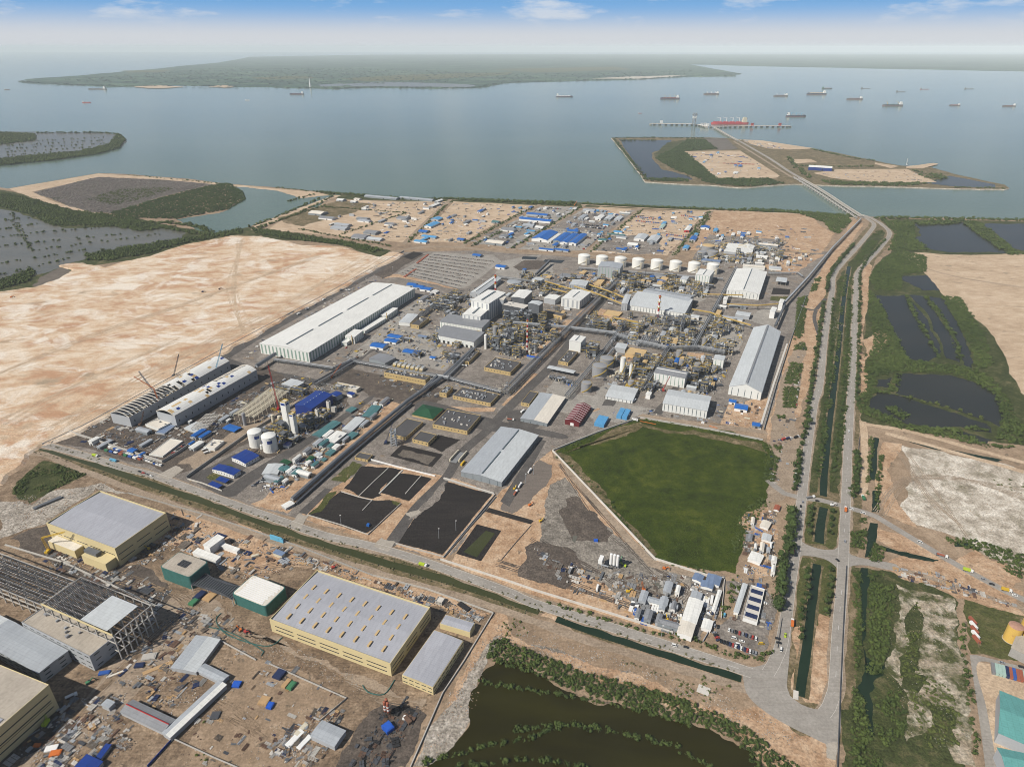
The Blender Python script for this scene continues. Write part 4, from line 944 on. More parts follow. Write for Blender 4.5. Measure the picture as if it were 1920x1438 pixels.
PH=[('two-tone roofed workshop, half cream half grey, beside the maroon striped shed',(977,783),(1026,794),(1060,745),800,dict(rise=1.5,wall='wall_steel',rmat='roof_zinc',mat2='roof_cream',strips=('strip_dark',9,1.2,'fr',0.5))),
 ('small barrel-roofed grey shed with white panels below the tall white column',(1136,742),(1186,752),(1197,729),757,dict(roof='gx',rise=1.8,wall='wall_white',rmat='roof_pale_grey',strips=('strip_dark',5.2,0.8,'fr'))),
 ('large low grey shed with white panels at the edge of the green field',(1243,756),(1326,770.6),(1338,744.4),785,dict(roof='gx',rise=2.4,wall='wall_white',rmat='roof_pale_grey',strips=('strip_dark',5.5,0.8,'fr'))),
 ('white hall with dark roof and pale ridge stripe behind the large low grey shed',(1226.6,698.4),(1284.5,709.4),(1290,697),728,dict(roof='gx',rise=2,wall='wall_white',rmat='roof_grey',strips=('strip_green',5.5,0.9,'f'),vent=('paint_white',1,0.97,1.4))),
 ('tall pale grey box building behind the row of white storage tanks',(1121,500),(1162.5,504),(1172.5,495),523,dict(rise=2,wall='wall_grey',rmat='roof_zinc',strips=('strip_green',7,1.4,'fr'))),
 ('tall white box building with green stripes near the end of the tank row',(1305,514),(1331,518.5),(1339,508),536,dict(rise=1.2,wall='wall_white',rmat='roof_white',strips=('strip_green',6,1.2,'fr'),vent=('strip_dark',1,0.9,1.2))),
 ('small white box tower with green stripes beside the tall white box building',(1276,522.7),(1287.5,525),(1292,519.5),537,dict(rise=0.6,wall='wall_white',rmat='roof_pale_grey',strips=('strip_green',5,1,'fr'))),
 ('front half of the long stepped grey concentrate shed behind the short striped chimney',(1177,571.7),(1284,588),(1296,567),597,dict(roof='mono',rise=7,wall='wall_white',rmat='roof_pale_grey',strips=('strip_dark',6,0.8,'fr'))),
 ('rear half of the long stepped grey concentrate shed, with louvred ridge',(1201,552),(1289,567),(1297,554),580,dict(roof='gx',rise=4,wall='wall_grey',rmat='roof_zinc',vent=('roof_grey',1,0.95,2.2))),
 ('grey end tower of the long stepped concentrate shed at the yellow conveyor head',(1166.7,566),(1176.5,570),(1183,553),583,dict(rise=1.0,wall='wall_grey',rmat='roof_pale_grey',strips=('strip_dark',4,0.6,'fr'))),
 ('tall white smelter hall, upper block with stepped roof beneath the first striped chimney',(886,562),(917,569.5),(948,549),None,dict(h=36,rise=1.5,wall='wall_white',rmat='roof_white',strips=('wall_grey',8,3.0,'fr'),vent=('strip_dark',1,0.8,4))),
 ('white smelter hall, lower front block against the grey crusher hall',(870,587),(900.5,594),(924,573),None,dict(h=23,rise=1.2,wall='wall_white',rmat='roof_white',vent=('strip_dark',1,0.8,3.5),strips=('wall_grey',8,3.0,'fr'))),
 ('small white-roofed block attached to the tall smelter hall',(931,560),(944,563),(949.5,556),None,dict(h=32,rise=0.8,wall='wall_grey',rmat='roof_cream')),
 ('upper hall with dull silver roof and white panelled front',(824.6,603),(903,615.5),(914,602),628,dict(roof='mono',rise=2.5,wall='wall_white',rmat='roof_grey',strips=('strip_green',6,0.9,'f'),vent=None)),
 ('lower hall with dull silver roof and loading doors on its white front',(811,627),(888,641.5),(905,625),654,dict(roof='mono',rise=2.5,wall='wall_white',rmat='roof_grey',doors=9,strips=('strip_pale',4.5,1.8,'f',0.9))),
 ('white-roofed open boiler house beside the smelter hall',(959,556),(983,560),(998,546),583,dict(rise=1.5,wall='steel_grey',rmat='roof_white')),
 ('grey hopper tower with barrel roof near the smelter hall',(990,569.6),(1011,573),(1015,567),604,dict(roof='arch',rise=2,wall='steel_grey',rmat='roof_pale_grey')),
 ('dark clad filter house with flat roof beside the smelter hall',(941,571),(982,579),(990,571),602,dict(roof='flat',wall='steel_dark',rmat='concrete_pale',units=3)),
 ('white hall with seamed white roof beside the central pipe rack',(1051.7,560),(1087,565),(1107.5,548),580,dict(rise=1.6,wall='wall_white',rmat='roof_white',vent=('strip_dark',1,0.6,1.6),strips=('wall_grey',9,4,'fr'))),
 ('small white building left of the seamed white hall',(1020,559),(1041,562.5),(1051,555),572,dict(rise=1.0,wall='wall_grey',rmat='roof_white')),
 ('narrow grey gallery shed with raised ridge beside the stone pad',(883,548),(898.5,552),(940,522),560,dict(rise=4,wall='wall_grey',rmat='roof_pale_grey',vent=('roof_white',1,0.95,3))),
 ('white cube hall with dark roof slot in front of the steel frame',(1068,638),(1089,642.5),(1098.5,632),661,dict(rise=0.8,wall='wall_white',rmat='roof_white',vent=('strip_dark',1,0.8,1.2))),
 ('small pale grey shed behind the two big grey tanks',(1153,651),(1172,655),(1177,646),663,dict(rise=0.8,wall='wall_grey',rmat='roof_pale_grey')),
 ('white panelled cube beside the four grey tanks',(1338,673),(1357,676),(1360,668),692,dict(rise=0.5,wall='wall_white',rmat='roof_pale_grey',strips=('strip_green',6,1,'fr'))),
 ('low white administration shed with a pale roof near the coast end of the plant',(1357,472),(1409,477),(1415,461),481,dict(rise=1,wall='wall_grey',rmat='roof_white')),
 ('long thin white shed north of the wide storage shed',(1393,499),(1434,503),(1436,499),507,dict(roof='gx',rise=1.2,wall='wall_white',rmat='roof_cream')),
 ('short white shed beside the long thin white shed',(1442,503),(1465,505),(1467,501),508,dict(roof='gx',rise=0.8,wall='wall_white',rmat='roof_pale_grey')),
 ('small grey roofed pump house by the coal pond',(1455,527),(1474,530),(1476,522),537,dict(rise=0.6,wall='concrete',rmat='roof_pale_grey',open_sides=True)),
 ('grey shed in front of the wide storage shed conveyor',(1379,590),(1405,594),(1408,587),600,dict(roof='gx',rise=0.8,wall='wall_grey',rmat='roof_pale_grey')),
 ('white transfer tower at the conveyor junction',(1212-215,527-3),(1025-12,531-4),(1027-11,524-2),540,dict(rise=0.8,wall='wall_white',rmat='roof_pale_grey',strips=('strip_dark',5,0.8,'fr'))),
 ('grey screening house in the middle of the yellow conveyors',(1070,531),(1098,537),(1104,527),549,dict(rise=1.4,wall='wall_grey',rmat='roof_pale_grey',strips=('strip_dark',5,0.8,'fr'))),
 ('long low dark open shed north of the screening house',(1048,518),(1087,523),(1090,517),528,dict(roof='gx',rise=0.8,wall='steel_grey',rmat='roof_grey',open_sides=True)),
 ('grey workshop with curved roof by the yellow cooling units',(692,672),(722,681),(738,670),688,dict(rise=2.0,wall='wall_steel',rmat='roof_grey')),
 ('white shed with grey end beside the tan substation near the striped sheds',(752,600),(768,606),(784,590),612,dict(rise=0.8,wall='wall_white',rmat='roof_pale_grey')),
 ('pale shed between the blue process hall and the pipe rack',(528,720),(552,727),(569,717),735,dict(rise=1.2,wall='wall_grey',rmat='roof_pale_grey')),
 ('long cream cooling building with yellow base behind the blue process hall',(625,722),(668,731),(672,724),737,dict(roof='flat',wall='paint_cream',rmat='concrete_pale',units=5)),
 ('open grey canopy over the pumps beside the central avenue',(1026,690),(1075,700),(1078,695),708,dict(roof='gx',rise=0.5,wall='steel_grey',rmat='roof_pale_grey',open_sides=True))]
for lb,a,b,c,yb,kw in PH:shed('process_hall',lb,'hall',a,b,c,yb,**kw)
shed('blue_hall','bright blue process hall with roof vents beside the white cold-box towers','hall',(552,760),(584,767),(623,740),784,rise=2.2,wall='wall_blue',rmat='roof_blue',vent=('steel_pale',7,0.12,1.4))
shed('blue_hall','lower blue annex behind the bright blue process hall','hall',(619,739),(630.5,743.5),(639,737),752,rise=1,wall='wall_grey',rmat='roof_blue')
for lb,a,b,c,yb in(('larger white office with blue roof near the twin white tanks',(434,857.5),(460,869),(480,852),876),('smaller white office with blue roof nearest the canal road',(397.5,879),(437.5,891),(447.5,881),898)):
    shed('office',lb,'office',a,b,c,yb,rise=1.5,wall='paint_white',rmat='roof_blue',windows=(1,4,1.5,1.2))
for lb,a,b,c,yb in(('blue carport nearer the blue-roofed offices',(405,899),(422.5,905),(431,900),909),('blue carport at the corner of the canal road',(391,907.5),(409,915),(416,910),919)):
    shed('carport',lb,'carport',a,b,c,yb,roof='mono',rise=0.4,wall='steel_grey',rmat='roof_blue',open_sides=True)
t=shed('striped_shed','maroon shed with white roof stripes beside the light blue containers','shed',(1060,787.5),(1086,794),(1108,762.5),801,rise=4,wall='roof_maroon',rmat='roof_maroon')
c,rz,w,d,h=rect((1060,787.5),(1086,794),(1108,762.5),801)
for i in range(9):
    mb=MB(); y=-d/2+d*(i+0.5)/9; mb.add([(-w/2-.5,y-.5,h+.42),(0,y-.5,h+4.42),(w/2+.5,y-.5,h+.42),(-w/2-.5,y+.5,h+.42),(0,y+.5,h+4.42),(w/2+.5,y+.5,h+.42)],[(0,1,4,3),(1,2,5,4)],'paint_white'); mb.build('roof_stripe',t)
piece('door','paint_white',t,(0,-d/2-.1,0),(5,.2,4.5))
def open_shed(label,A,B,C,yb,panels,openb):
    c,rz,w,d,h=rect(A,B,C,yb); t=thing('unfinished_shed',label,'shed',c,rz)
    mb=MB()
    for x,y,sx,sy in((0,-d/2+.2,w,.4),(0,d/2-.2,w,.4),(-w/2+.2,0,.4,d-.8),(w/2-.2,0,.4,d-.8)):mb.box((x,y,0),(sx,sy,h),'wall_grey')
    mb.box((0,0,0.3),(w-1,d-1,0.1),'dark_dirt'); mb.build('wall',t)
    n=30; rise=5.5
    Z=lambda x:h+rise*(1-(2*x/w)**2)
    for i in range(n+1):
        y=-d/2+d*i/n
        mb=MB()
        for k in range(8):
            x0,x1=-w/2+w*k/8,-w/2+w*(k+1)/8
            mb.beam((x0,y,Z(x0)),(x1,y,Z(x1)),0.9,'roof_cream',0.9)
        mb.beam((-w/2,y,h),(w/2,y,h),0.5,'steel_pale'); mb.build('roof_truss',t)
    for i in range(n):
        f=(i+.5)/n
        for k in range(8):
            if not panels(f,k):continue
            x0,x1=-w/2+w*k/8,-w/2+w*(k+1)/8; y0,y1=-d/2+d*i/n+.1,-d/2+d*(i+1)/n-.1
            m='roof_white' if rnd.random()<.86 else rnd.choice(['tan_panel','tan_panel','roof_blue'])
            mb=MB(); mb.add([(x0,y0,Z(x0)+.7),(x1,y0,Z(x1)+.7),(x1,y1,Z(x1)+.7),(x0,y1,Z(x0)+.7)],[(0,1,2,3)],m); mb.build('roof_panel',t)
    mb=MB()
    for i in range(160):mb.box((rnd.uniform(-.42,.42)*w,rnd.uniform(-.48,.48)*d,.4),(rnd.uniform(1,5),rnd.uniform(1,5),rnd.uniform(1,4)),rnd.choice(['steel_grey','concrete','tan_panel','paint_cream','dark_dirt']))
    tag(mb.build('floor_clutter',t),kind='stuff')
    for i in range(14):piece('opening','void_dark',t,(w/2+.02,-d/2+d*(i+.5)/14,h*.35),(.2,1.6,3))
    return t
open_shed('unfinished shed with bare arched trusses nearest the sand fill',(210,772.5),(242,782.5),(430,677.5),801,lambda f,k:f>.68 or(f>.42 and k>1 and rnd.random()<.8),0)
open_shed('unfinished shed with mostly finished white roof, the one on the plant side',(294.5,770),(327.5,780),(481,694),800,lambda f,k:f<.32 or(k>3 and not .4<f<.46)or(.32<f<.6 and k>1 and rnd.random()<.8),0)
shed('porch_block','low white block with blue tarps at the front of the finished twin shed','building',(272,795),(297,804),(317,787),809,roof='flat',wall='wall_white',rmat='roof_cream',units=2)
shed('porch_block','low grey block with blue roof sheets beside the finished twin shed','building',(294,808),(308,813),(330,797),816,roof='flat',wall='wall_grey',rmat='roof_slate_blue')
def steel_grid(label,A,B,C,yb,nx,ny,mat,bw=.55,legs=True,name='steel_frame',h=None):
    c,rz,w,d,h=rect(A,B,C,yb,h); t=thing(name,label,'frame',c,rz)
    for i in range(nx+1):
        mb=MB(); x=-w/2+w*i/nx; mb.beam((x,-d/2,h),(x,d/2,h),bw,mat); mb.build('beam',t)
    for j in range(ny+1):
        mb=MB(); y=-d/2+d*j/ny; mb.beam((-w/2,y,h+.5),(w/2,y,h+.5),bw,mat); mb.build('beam',t)
    if legs:
        for i in range(0,nx+1,2):
            for j in range(0,ny+1,3):piece('post',mat,t,(-w/2+w*i/nx,-d/2+d*j/ny,0),(bw,bw,h))
    return t,w,d,h
steel_grid('pale steel roof grid of an unfinished hall by the red crane',(444,772),(476,783),(541,734),794,8,26,'paint_cream')
steel_grid('short roofless concrete block with bare roof beams near the finished twin shed',(366,796),(387,804),(413,778),812,5,10,'concrete',.7)
shed('site_hut','small white roofed hut in front of the roofless concrete block','hut',(345,803),(367,811),(382,795),814,roof='gx',rise=.5,wall='concrete',rmat='roof_pale_grey')
shed('site_building','long flat cream-roofed building inside the corner of the concrete wall','building',(283,848),(305,855),(343,826),858,roof='flat',wall='wall_white',rmat='roof_cream')
shed('site_building','small white flat-roofed building with skylight near the truck park','building',(385,835),(402,841),(420,826),846,roof='flat',wall='wall_white',rmat='roof_cream',units=4)
shed('site_canopy','bright blue canopy by the muddy bend near the twin tanks','canopy',(417,803),(439,810),(453,802),813,roof='gx',rise=.8,wall='steel_grey',rmat='roof_bright_blue',open_sides=True)
for lb,a,b,c,yb,m,wl_ in(('long wavy teal shed in the sandy camp',(587.5,814),(600,820),(639,792.5),823,'roof_teal','steel_grey'),('white double-roofed camp shed',(610,824),(627.5,830),(650,812.5),836,'roof_white','wall_grey'),('teal shed beside the white double-roofed camp shed',(648,818),(660,822),(672,813),825,'roof_teal','roof_teal'),
   ('grey and white camp roof beyond the white double-roofed shed',(643,803),(660,808),(685,785),811,'roof_pale_grey','wall_grey'),('patched teal camp roof at the far end of the sandy strip',(681,778),(697,783),(715,762),785,'roof_teal','steel_grey'),('pale camp shed nearest the canal road',(496,881),(520,889),(531,870),892,'roof_pale_grey','wall_grey'),
   ('small dark green camp hut behind the pale camp shed',(525,866),(539,871),(546,866),874,'roof_green','steel_grey'),('small teal camp hut by the sand track',(610,850),(620,853),(630,845),856,'roof_teal','roof_teal'),('dark green camp hut with white front',(574,862),(582,865),(590,857),868,'roof_green','paint_white'),
   ('grey flat camp hut above the dark green one',(588,853),(597,856),(602,850),858,'roof_pale_grey','wall_grey'),('square grey camp hut at the near end of the strip',(541,885),(550,888),(556,880),893,'roof_pale_grey','wall_grey'),('small blue-roofed white gatehouse beside the twin tanks',(532,833),(540,836),(547,830),841,'roof_blue','paint_white'),
   ('tiny teal hut on the sandy strip edge',(602,862),(608,864),(612,860),866,'roof_teal','roof_teal'),('teal patched hut by the excavator in the camp',(649,769),(658,773),(669,766),776,'roof_teal','steel_grey'),('white gatehouse by the canal road apron',(525,949),(536,953),(552,944),957,'roof_white','wall_grey'),
   ('small white twin gatehouse with blue roof behind the blue annex',(650,738),(660,741),(664,737),746,'roof_blue','paint_white')):
    shed('camp_hut',lb,'hut',a,b,c,yb,rise=.8,wall=wl_,rmat=m)
def wrapped(label,A,B,C,yb,rm):
    c,rz,w,d,h=rect(A,B,C,yb); t=thing('wrapped_building',label,'building',c,rz)
    n=40; pl=[]
    for i in range(n):
        a=2*math.pi*i/n; e=0.16
        pl.append((w/2*math.copysign(abs(math.cos(a))**e,math.cos(a)),d/2*math.copysign(abs(math.sin(a))**e,math.sin(a))))
    mb=MB(); mb.prism(pl,0,h,'net_green'); mb.build('netting',t)
    mb=MB(); mb.prism([(x*.955,y*.955)for x,y in pl],h-.5,h+.3,rm); mb.build('roof_slab',t)
    mb=MB(); mb.box((0,d*.02,h+.28),(w*.3,d*.34,.1),'void_dark')
    for i in range(6):mb.box((-w*.13+i*w*.052,d*.02,h+.4),(.4,d*.34,.4),'steel_dark')
    for i in range(5):mb.box((0,-d*.12+i*d*.07,h+.45),(w*.3,.4,.4),'steel_dark')
    if rm=='roof_slab':mb.build('light_well',t)
    else:
        for i in range(12):piece('roof_sheet','paint_white',t,(rnd.uniform(-.02,.02)*w,-d*.42+d*.076*i,h+.35),(w*rnd.uniform(.7,.86),d*.055,.2))
    return t,w,d,h
wrapped('green-netted concrete building with a light well in its roof',(299,1062.5),(355,1083),(388,1052),1106,'roof_slab')
wrapped('green-netted concrete building with white sheets on its roof',(433.5,1112.7),(497.5,1138.5),(535,1100),1157,'roof_cream')
a,b=WZ(372,1085,8),WZ(448,1112,8)
t=thing('footbridge','unroofed steel footbridge between the two green-netted buildings','footbridge')
dv=(b-a); nv=Vector((-dv.y,dv.x,0)).normalized()
for i in range(19):
    p=a+dv*(i/18); wd=9-3.5*math.sin(math.pi*i/18)
    mb=MB(); mb.beam(p+nv*wd,p-nv*wd,.5,'steel_grey'); mb.build('cross_beam',t)
    if i<18:
        q=a+dv*((i+1)/18); wq=9-3.5*math.sin(math.pi*(i+1)/18)
        for s in(-1,1):
            mb=MB(); mb.beam(p+nv*wd*s,q+nv*wq*s,.7,'steel_dark'); mb.build('edge_beam',t)
    if i%6==0:
        for s in(-1,1):mb=MB(); mb.beam((p+nv*wd*s)[:2]+(0,),p+nv*wd*s,.7,'concrete'); mb.build('post',t)
mb=MB(); mb.add([(a+nv*8)[:],(a-nv*8)[:],(b-nv*8)[:],(b+nv*8)[:]],[(0,1,2,3)],'steel_dark'); o=mb.build('deck',t); o.location.z=-.6
def conc_frame(label,A,B,C,yb,nx,ny,floors=3,mat='concrete',name='concrete_frame'):
    c,rz,w,d,h=rect(A,B,C,yb); t=thing(name,label,'frame',c,rz)
    for i in range(nx+1):
        for j in range(ny+1):
            if 0<i<nx and 0<j<ny and(i+j)%2:continue
            piece('column',mat,t,(-w/2+w*i/nx,-d/2+d*j/ny,0),(.9,.9,h))
    for k in range(1,floors+1):
        z=h*k/floors-.5
        for y in(-d/2,d/2):piece('beam',mat,t,(0,y,z),(w,.7,.8))
        for x in(-w/2,w/2):piece('beam',mat,t,(x,0,z),(.7,d,.8))
        if k<floors:
            for j in range(1,ny):piece('beam',mat,t,(0,-d/2+d*j/ny,z),(w,.6,.7))
    return t,w,d,h
t,w,d,h=conc_frame('roofless concrete frame filled with girders at the left edge of the picture',(-130,1050),(78,1133),(128,1085),1162,14,5)
for i in range(26):
    mb=MB(); x=-w*.1+w*.58*i/25; mb.beam((x,-d/2,h),(x,d*.46,h),.5,'steel_dark'); mb.build('roof_beam',t)
for j in range(9):
    mb=MB(); y=-d/2+d*.96*j/8; mb.beam((-w*.12,y,h+.6),(w/2,y,h+.6),.5,'steel_dark'); mb.build('roof_beam',t)
for i in range(30):
    for j in(-.28,-.1,.08,.26):piece('precast_girder','concrete_pale',t,(-w/2+w*.012+w*.4*i/30,d*j,h*.45),(.8,d*.1,1.6))
tag(flat('frame_floor','site_earth',.3,[W(-130,1095),W(75,1170),W(130,1120),W(-60,1040)]),kind='structure')
t,w,d,h=conc_frame('open concrete frame around the white roof panel, wrapped round the slab-roofed block',(79,1133),(213,1192),(301,1142),1236,8,7)
for i in range(24):
    mb=MB(); x=-w/2+w*.52*i/23; mb.beam((x,-d/2,h),(x,d/2,h),.45,'steel_dark'); mb.build('roof_beam',t)
for j in range(10):
    mb=MB(); y=-d/2+d*j/9; mb.beam((-w/2,y,h+.5),(w*.05,y,h+.5),.45,'steel_dark'); mb.build('roof_beam',t)
piece('roof_panel','roof_pale_grey',t,(w*.22,-d*.06,h+.7),(w*.36,d*.82,.35)); piece('parapet','wall_cream',t,(0,-d/2-.6,h),(w,.5,2.2))
shed('slab_block','flat concrete-roofed block with grey walls in front of the open frame','building',(40,1166),(167.5,1230),(213,1191),1258,roof='flat',wall='wall_grey',rmat='roof_slab',units=9,windows=(3,9,5,1.0))
shed('grey_block','grey-roofed block with part white roof left of the slab-roofed block','building',(-40,1200),(72,1262),(122,1217),1282,roof='gx',rise=.6,wall='wall_grey',rmat='roof_zinc',windows=(3,9,5,1.0))
shed('yellow_block','yellow factory block with concrete roof cut by the lower left edge','building',(-330,1300),(-72,1424),(102,1287),1470,roof='flat',wall='wall_cream',rmat='roof_slab',units=10)
c,rz,w,d,h=rect((-330,1300),(-72,1424),(102,1287),1470)
t=[o for o in bpy.data.objects if o.type=='EMPTY' and(o.location-Vector(c)).length<.1][0]
for k in range(3):piece('window_band','window_glass',t,(w/2+.05,0,h*(.2+.25*k)),(.2,d*.9,1.0))
piece('roof_panel','roof_lilac_grey',t,(w*.2,-d*.25,h-.4),(w*.55,d*.48,.5)); piece('stripe','rusty_steel',t,(w/2+.08,d*.05,h*.38),(.2,d*.8,.5))
shed('grey_roof','small grey roof between the grey block and the frame at the left edge','building',(-30,1165),(15,1187),(36,1172),1195,roof='mono',rise=.6,wall='wall_grey',rmat='roof_pale_grey')
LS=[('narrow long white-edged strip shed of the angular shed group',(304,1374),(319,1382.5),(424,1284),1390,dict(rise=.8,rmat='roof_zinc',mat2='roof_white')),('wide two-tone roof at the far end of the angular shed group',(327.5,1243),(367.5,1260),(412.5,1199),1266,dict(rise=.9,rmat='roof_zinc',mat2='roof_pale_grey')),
 ('short grey connecting roof of the angular shed group',(370,1257.5),(415,1280),(432,1268),1286,dict(roof='gx',rise=.9,rmat='roof_zinc')),('grey shed with red ridge line at the near end of the angular shed group',(226,1334),(306,1372.5),(328,1349),1379,dict(roof='gx',rise=1.6,rmat='roof_grey',vent=('signal_red',1,1.0,.5))),
 ('plain grey store shed beside the stacked drums',(582.7,1379),(627,1399),(648,1370),1407,dict(roof='gx',rise=.8,rmat='roof_zinc')),('small grey hut amid scrap in the lower left yard',(190,1321),(204,1327),(213,1316),1334,dict(rise=.5,rmat='roof_zinc'))]
for lb,a,b,c,yb,kw in LS:shed('store_shed',lb,'shed',a,b,c,yb,wall='wall_grey',**kw)
shed('store_shed','dark blue roofed shed at the bottom edge, nearer half','shed',(140,1438),(170,1452),(182,1424),1458,roof='mono',rise=.5,wall='wall_grey',rmat='roof_blue'); shed('store_shed','dark blue roofed strip shed at the bottom edge, farther half','shed',(180,1420),(187,1424),(208,1397),1428,roof='mono',rise=.4,wall='wall_grey',rmat='roof_blue')
for lb,a,b,c,yb in(('white prefab wing of the hollow hut block, long side',(361,1036),(404,1052),(411,1043),1058),('white prefab wing of the hollow hut block, far side',(380,1022),(393,1027),(420,1008),1040),('white prefab wing of the hollow hut block, road side',(405,1020),(444,1034),(449,1029),1040)):shed('prefab_hut',lb,'hut',a,b,c,yb,roof='mono',rise=.4,wall='paint_white',rmat='roof_white')
shed('prefab_hut','lone white prefab hut beside the canal track','hut',(512,1036),(528,1042),(531,1035),1048,roof='mono',rise=.3,wall='paint_cream',rmat='roof_slate_blue')
shed('site_hut','two-storey concrete hut behind the large yellow warehouse','hut',(816,1126),(828,1130),(834,1121),1136,roof='flat',wall='concrete',rmat='concrete_pale',windows=(2,3,1,1))
shed('depot_hall','turquoise-roofed hall at the lower right edge','hall',(1872,1404),(1990,1424),(1985,1340),1442,roof='gx',rise=3,wall='wall_grey',rmat='roof_turquoise'); shed('depot_hall','second turquoise roof at the lower right corner','hall',(1886,1440),(1960,1456),(1965,1422),1474,roof='gx',rise=2,wall='wall_grey',rmat='roof_turquoise')
OF=[('nearest of three stepped white sheds beside the car park',(1271,1182),(1297,1194),(1304,1170),1203,'roof_cream'),('middle of three stepped white sheds beside the car park',(1279,1160),(1305,1170),(1312,1148),1179,'roof_white'),('farthest of three stepped white sheds beside the car park',(1287,1137),(1313,1148),(1319,1128),1157,'roof_white'),('square white shed next to the car park',(1315,1176),(1332,1182),(1337,1165),1187,'roof_white'),
 ('blue-grey roofed office at the corner of the green field wall',(1323,1090),(1348,1098),(1354,1083),1103,'roof_slate_blue'),('slate blue roofed hut left of the corner office',(1297,1086),(1314,1091),(1320,1080),1096,'roof_slate_blue'),('slate blue roofed hut below the corner office',(1314,1098),(1336,1104),(1340,1094),1109,'roof_slate_blue'),('grey hut behind the stepped white sheds',(1295,1118),(1313,1124),(1317,1113),1129,'roof_zinc'),
 ('long narrow white office wing beside the camp lane',(1335,1143),(1341,1146),(1353,1108),1151,'roof_white'),('white hut in the roadside yard beside the field, south',(1402,1048),(1425,1056),(1432,1042),1061,'roof_white'),('white hut in the roadside yard beside the field, north',(1425,985),(1440,991),(1446,980),995,'roof_cream'),('grey-roofed hut in the fenced yard beside the field',(1428,1010),(1444,1015),(1447,1004),1019,'roof_pale_grey'),
 ('small red and white hut at the field corner',(1451,954),(1460,957),(1463,949),960,'paint_rust')]
for lb,a,b,c,yb,m in OF:shed('site_office',lb,'office',a,b,c,yb,rise=.8,wall='paint_white',rmat=m)
t=shed('solar_office','white office block with four dark solar arrays on its roof','office',(1393,1158),(1420,1167),(1434,1104),1173,roof='flat',wall='paint_white',rmat='concrete_pale'); c,rz,w,d,h=rect((1393,1158),(1420,1167),(1434,1104),1173)
for i in range(4):piece('solar_array','paint_navy',t,(0,-d*.36+i*d*.235,h-.4),(w*.82,d*.11,.5))
shed('solar_office','narrow white wing beside the solar-roofed office','office',(1376,1146),(1384,1149),(1401,1096),1154,roof='gy',rise=.4,wall='paint_white',rmat='roof_pale_grey')
# ------------------------------------------------------------------ tanks, columns, chimneys
def px_len(y,n):return n*mpp(y)
def tank(name,label,cx,yb,yt,rpx,mat,top=None,dome=0.06,stair=None,band=None,group=None,n=28):
    r=px_len(yb,rpx); h=top_height(yb,yt)
    t=thing(name,label,'tank',WZ(cx,yb),0,group); claim(WZ(cx,yb),0,r*2,r*2)
    mb=MB(); mb.cyl((0,0,0),r,h,mat,n,top=top or mat,dome=r*dome*2); mb.build('shell',t)
    mb=MB(); mb.cyl((0,0,0),r+.5,.35,'concrete',n); mb.build('foundation',t)
    if stair:
        k=22; sg=[]
        for i in range(k+1):
            a=-2.6+2.6*i/k; sg.append(Vector(((r+.5)*math.cos(a),(r+.5)*math.sin(a),h*i/k)))
        mb=MB()
        for i in range(k):mb.beam(sg[i],sg[i+1],max(.55,r*.09),stair,1.1)
        mb.build('stair',t)
        mb=MB()
        for i in range(20):
            a,b=2*math.pi*i/20,2*math.pi*(i+1)/20
            mb.beam((r*math.cos(a),r*math.sin(a),h+.8),(r*math.cos(b),r*math.sin(b),h+.8),.22,stair)
        mb.build('handrail',t)
    if band:
        for a0,z,zh in band:
            mb=MB(); k=5
            pa=[(math.cos(a0+i*.17),math.sin(a0+i*.17))for i in range(k)]
            mb.add([(x*(r+.06),y*(r+.06),h*q)for q in(z,z+zh)for x,y in pa],[(i,i+1,k+i+1,k+i)for i in range(k-1)],'roof_blue'); mb.build('emblem',t)
    return t
tank('storage_tank','white insulated tank with blue emblem, the one nearer the offices',508,843,816,13.2,'tank_white',dome=.11,band=[(-1.5,.62,.2),(-3.0,.6,.18)])
tank('storage_tank','white insulated tank with blue emblem, the one nearer the twin sheds',481.5,834,808,12.6,'tank_white',dome=.11,band=[(-1.3,.62,.2)])
tank('storage_tank','small white vertical tank in front of the twin insulated tanks',491,842,834,2.3,'tank_white',dome=.3,n=14)
for i,x in enumerate([1094.5,1128,1162.5,1195.5,1230.5,1265.5,1300,1335]):
    t=tank('storage_tank','white storage tank, %s from the pale grey box end of the tank row'%['first','second','third','fourth','fifth','sixth','seventh','eighth'][i],x,494+i*2.5,478.5+i*2.4,11,'tank_white',dome=.12,stair='paint_cream',group='row of white storage tanks',n=24)
    r=px_len(494,11); piece('stair_tower','paint_cream',t,(r*.3,-r-1.3,0),(3,2.4,16)); piece('roof_hut','safety_yellow',t,(0,0,17),(6,3,2.5)); piece('gangway','safety_yellow',t,(r*.9,r*.2,16.5),(8,1.2,.5))
for lb,x,yb,yt,r,st in(('big plain grey tank, the nearer of the pair',1123.4,703,685,13.8,'safety_yellow'),('big plain grey tank, the farther of the pair',1137,687,671,13,'safety_yellow'),('grey tank with yellow spiral stair by the road corner',1099,733,717,9.6,'safety_yellow'),('low round grey tank beside the tall white column',1183,722,714,6,'safety_yellow'),
   ('grey tank with spiral stair beside the middle cross rack',1272.5,670,657,5.5,'safety_yellow'),('dark grey tank below the spiral stair tank',1277,687,675,5,'safety_yellow'),('grey tank, the nearer of two by the white panelled cube',1306.5,694,681,6,'safety_yellow'),('grey tank, the one closest to the white panelled cube',1336,699,687,6.5,'safety_yellow'),
   ('small grey tank with stair near the clarifier',1320,647,634,4.5,'safety_yellow'),('grey tank in the tank farm, west one',1315,482,472,8.5,None),('grey tank in the tank farm, east one',1335,482,471,10.5,'safety_yellow'),('grey silo among the dryer towers',929,640,612,5,'safety_yellow'),('low dark tank by the screening house',1153,537,531,4.5,None)):
    tank('storage_tank',lb,x,yb,yt,r,'tank_grey',dome=.07,stair=st)
tank('storage_tank','wide tan topped tank behind the grey pair in the tank farm',1327,471,460,12,'tank_grey',top='tan_panel',dome=.05)
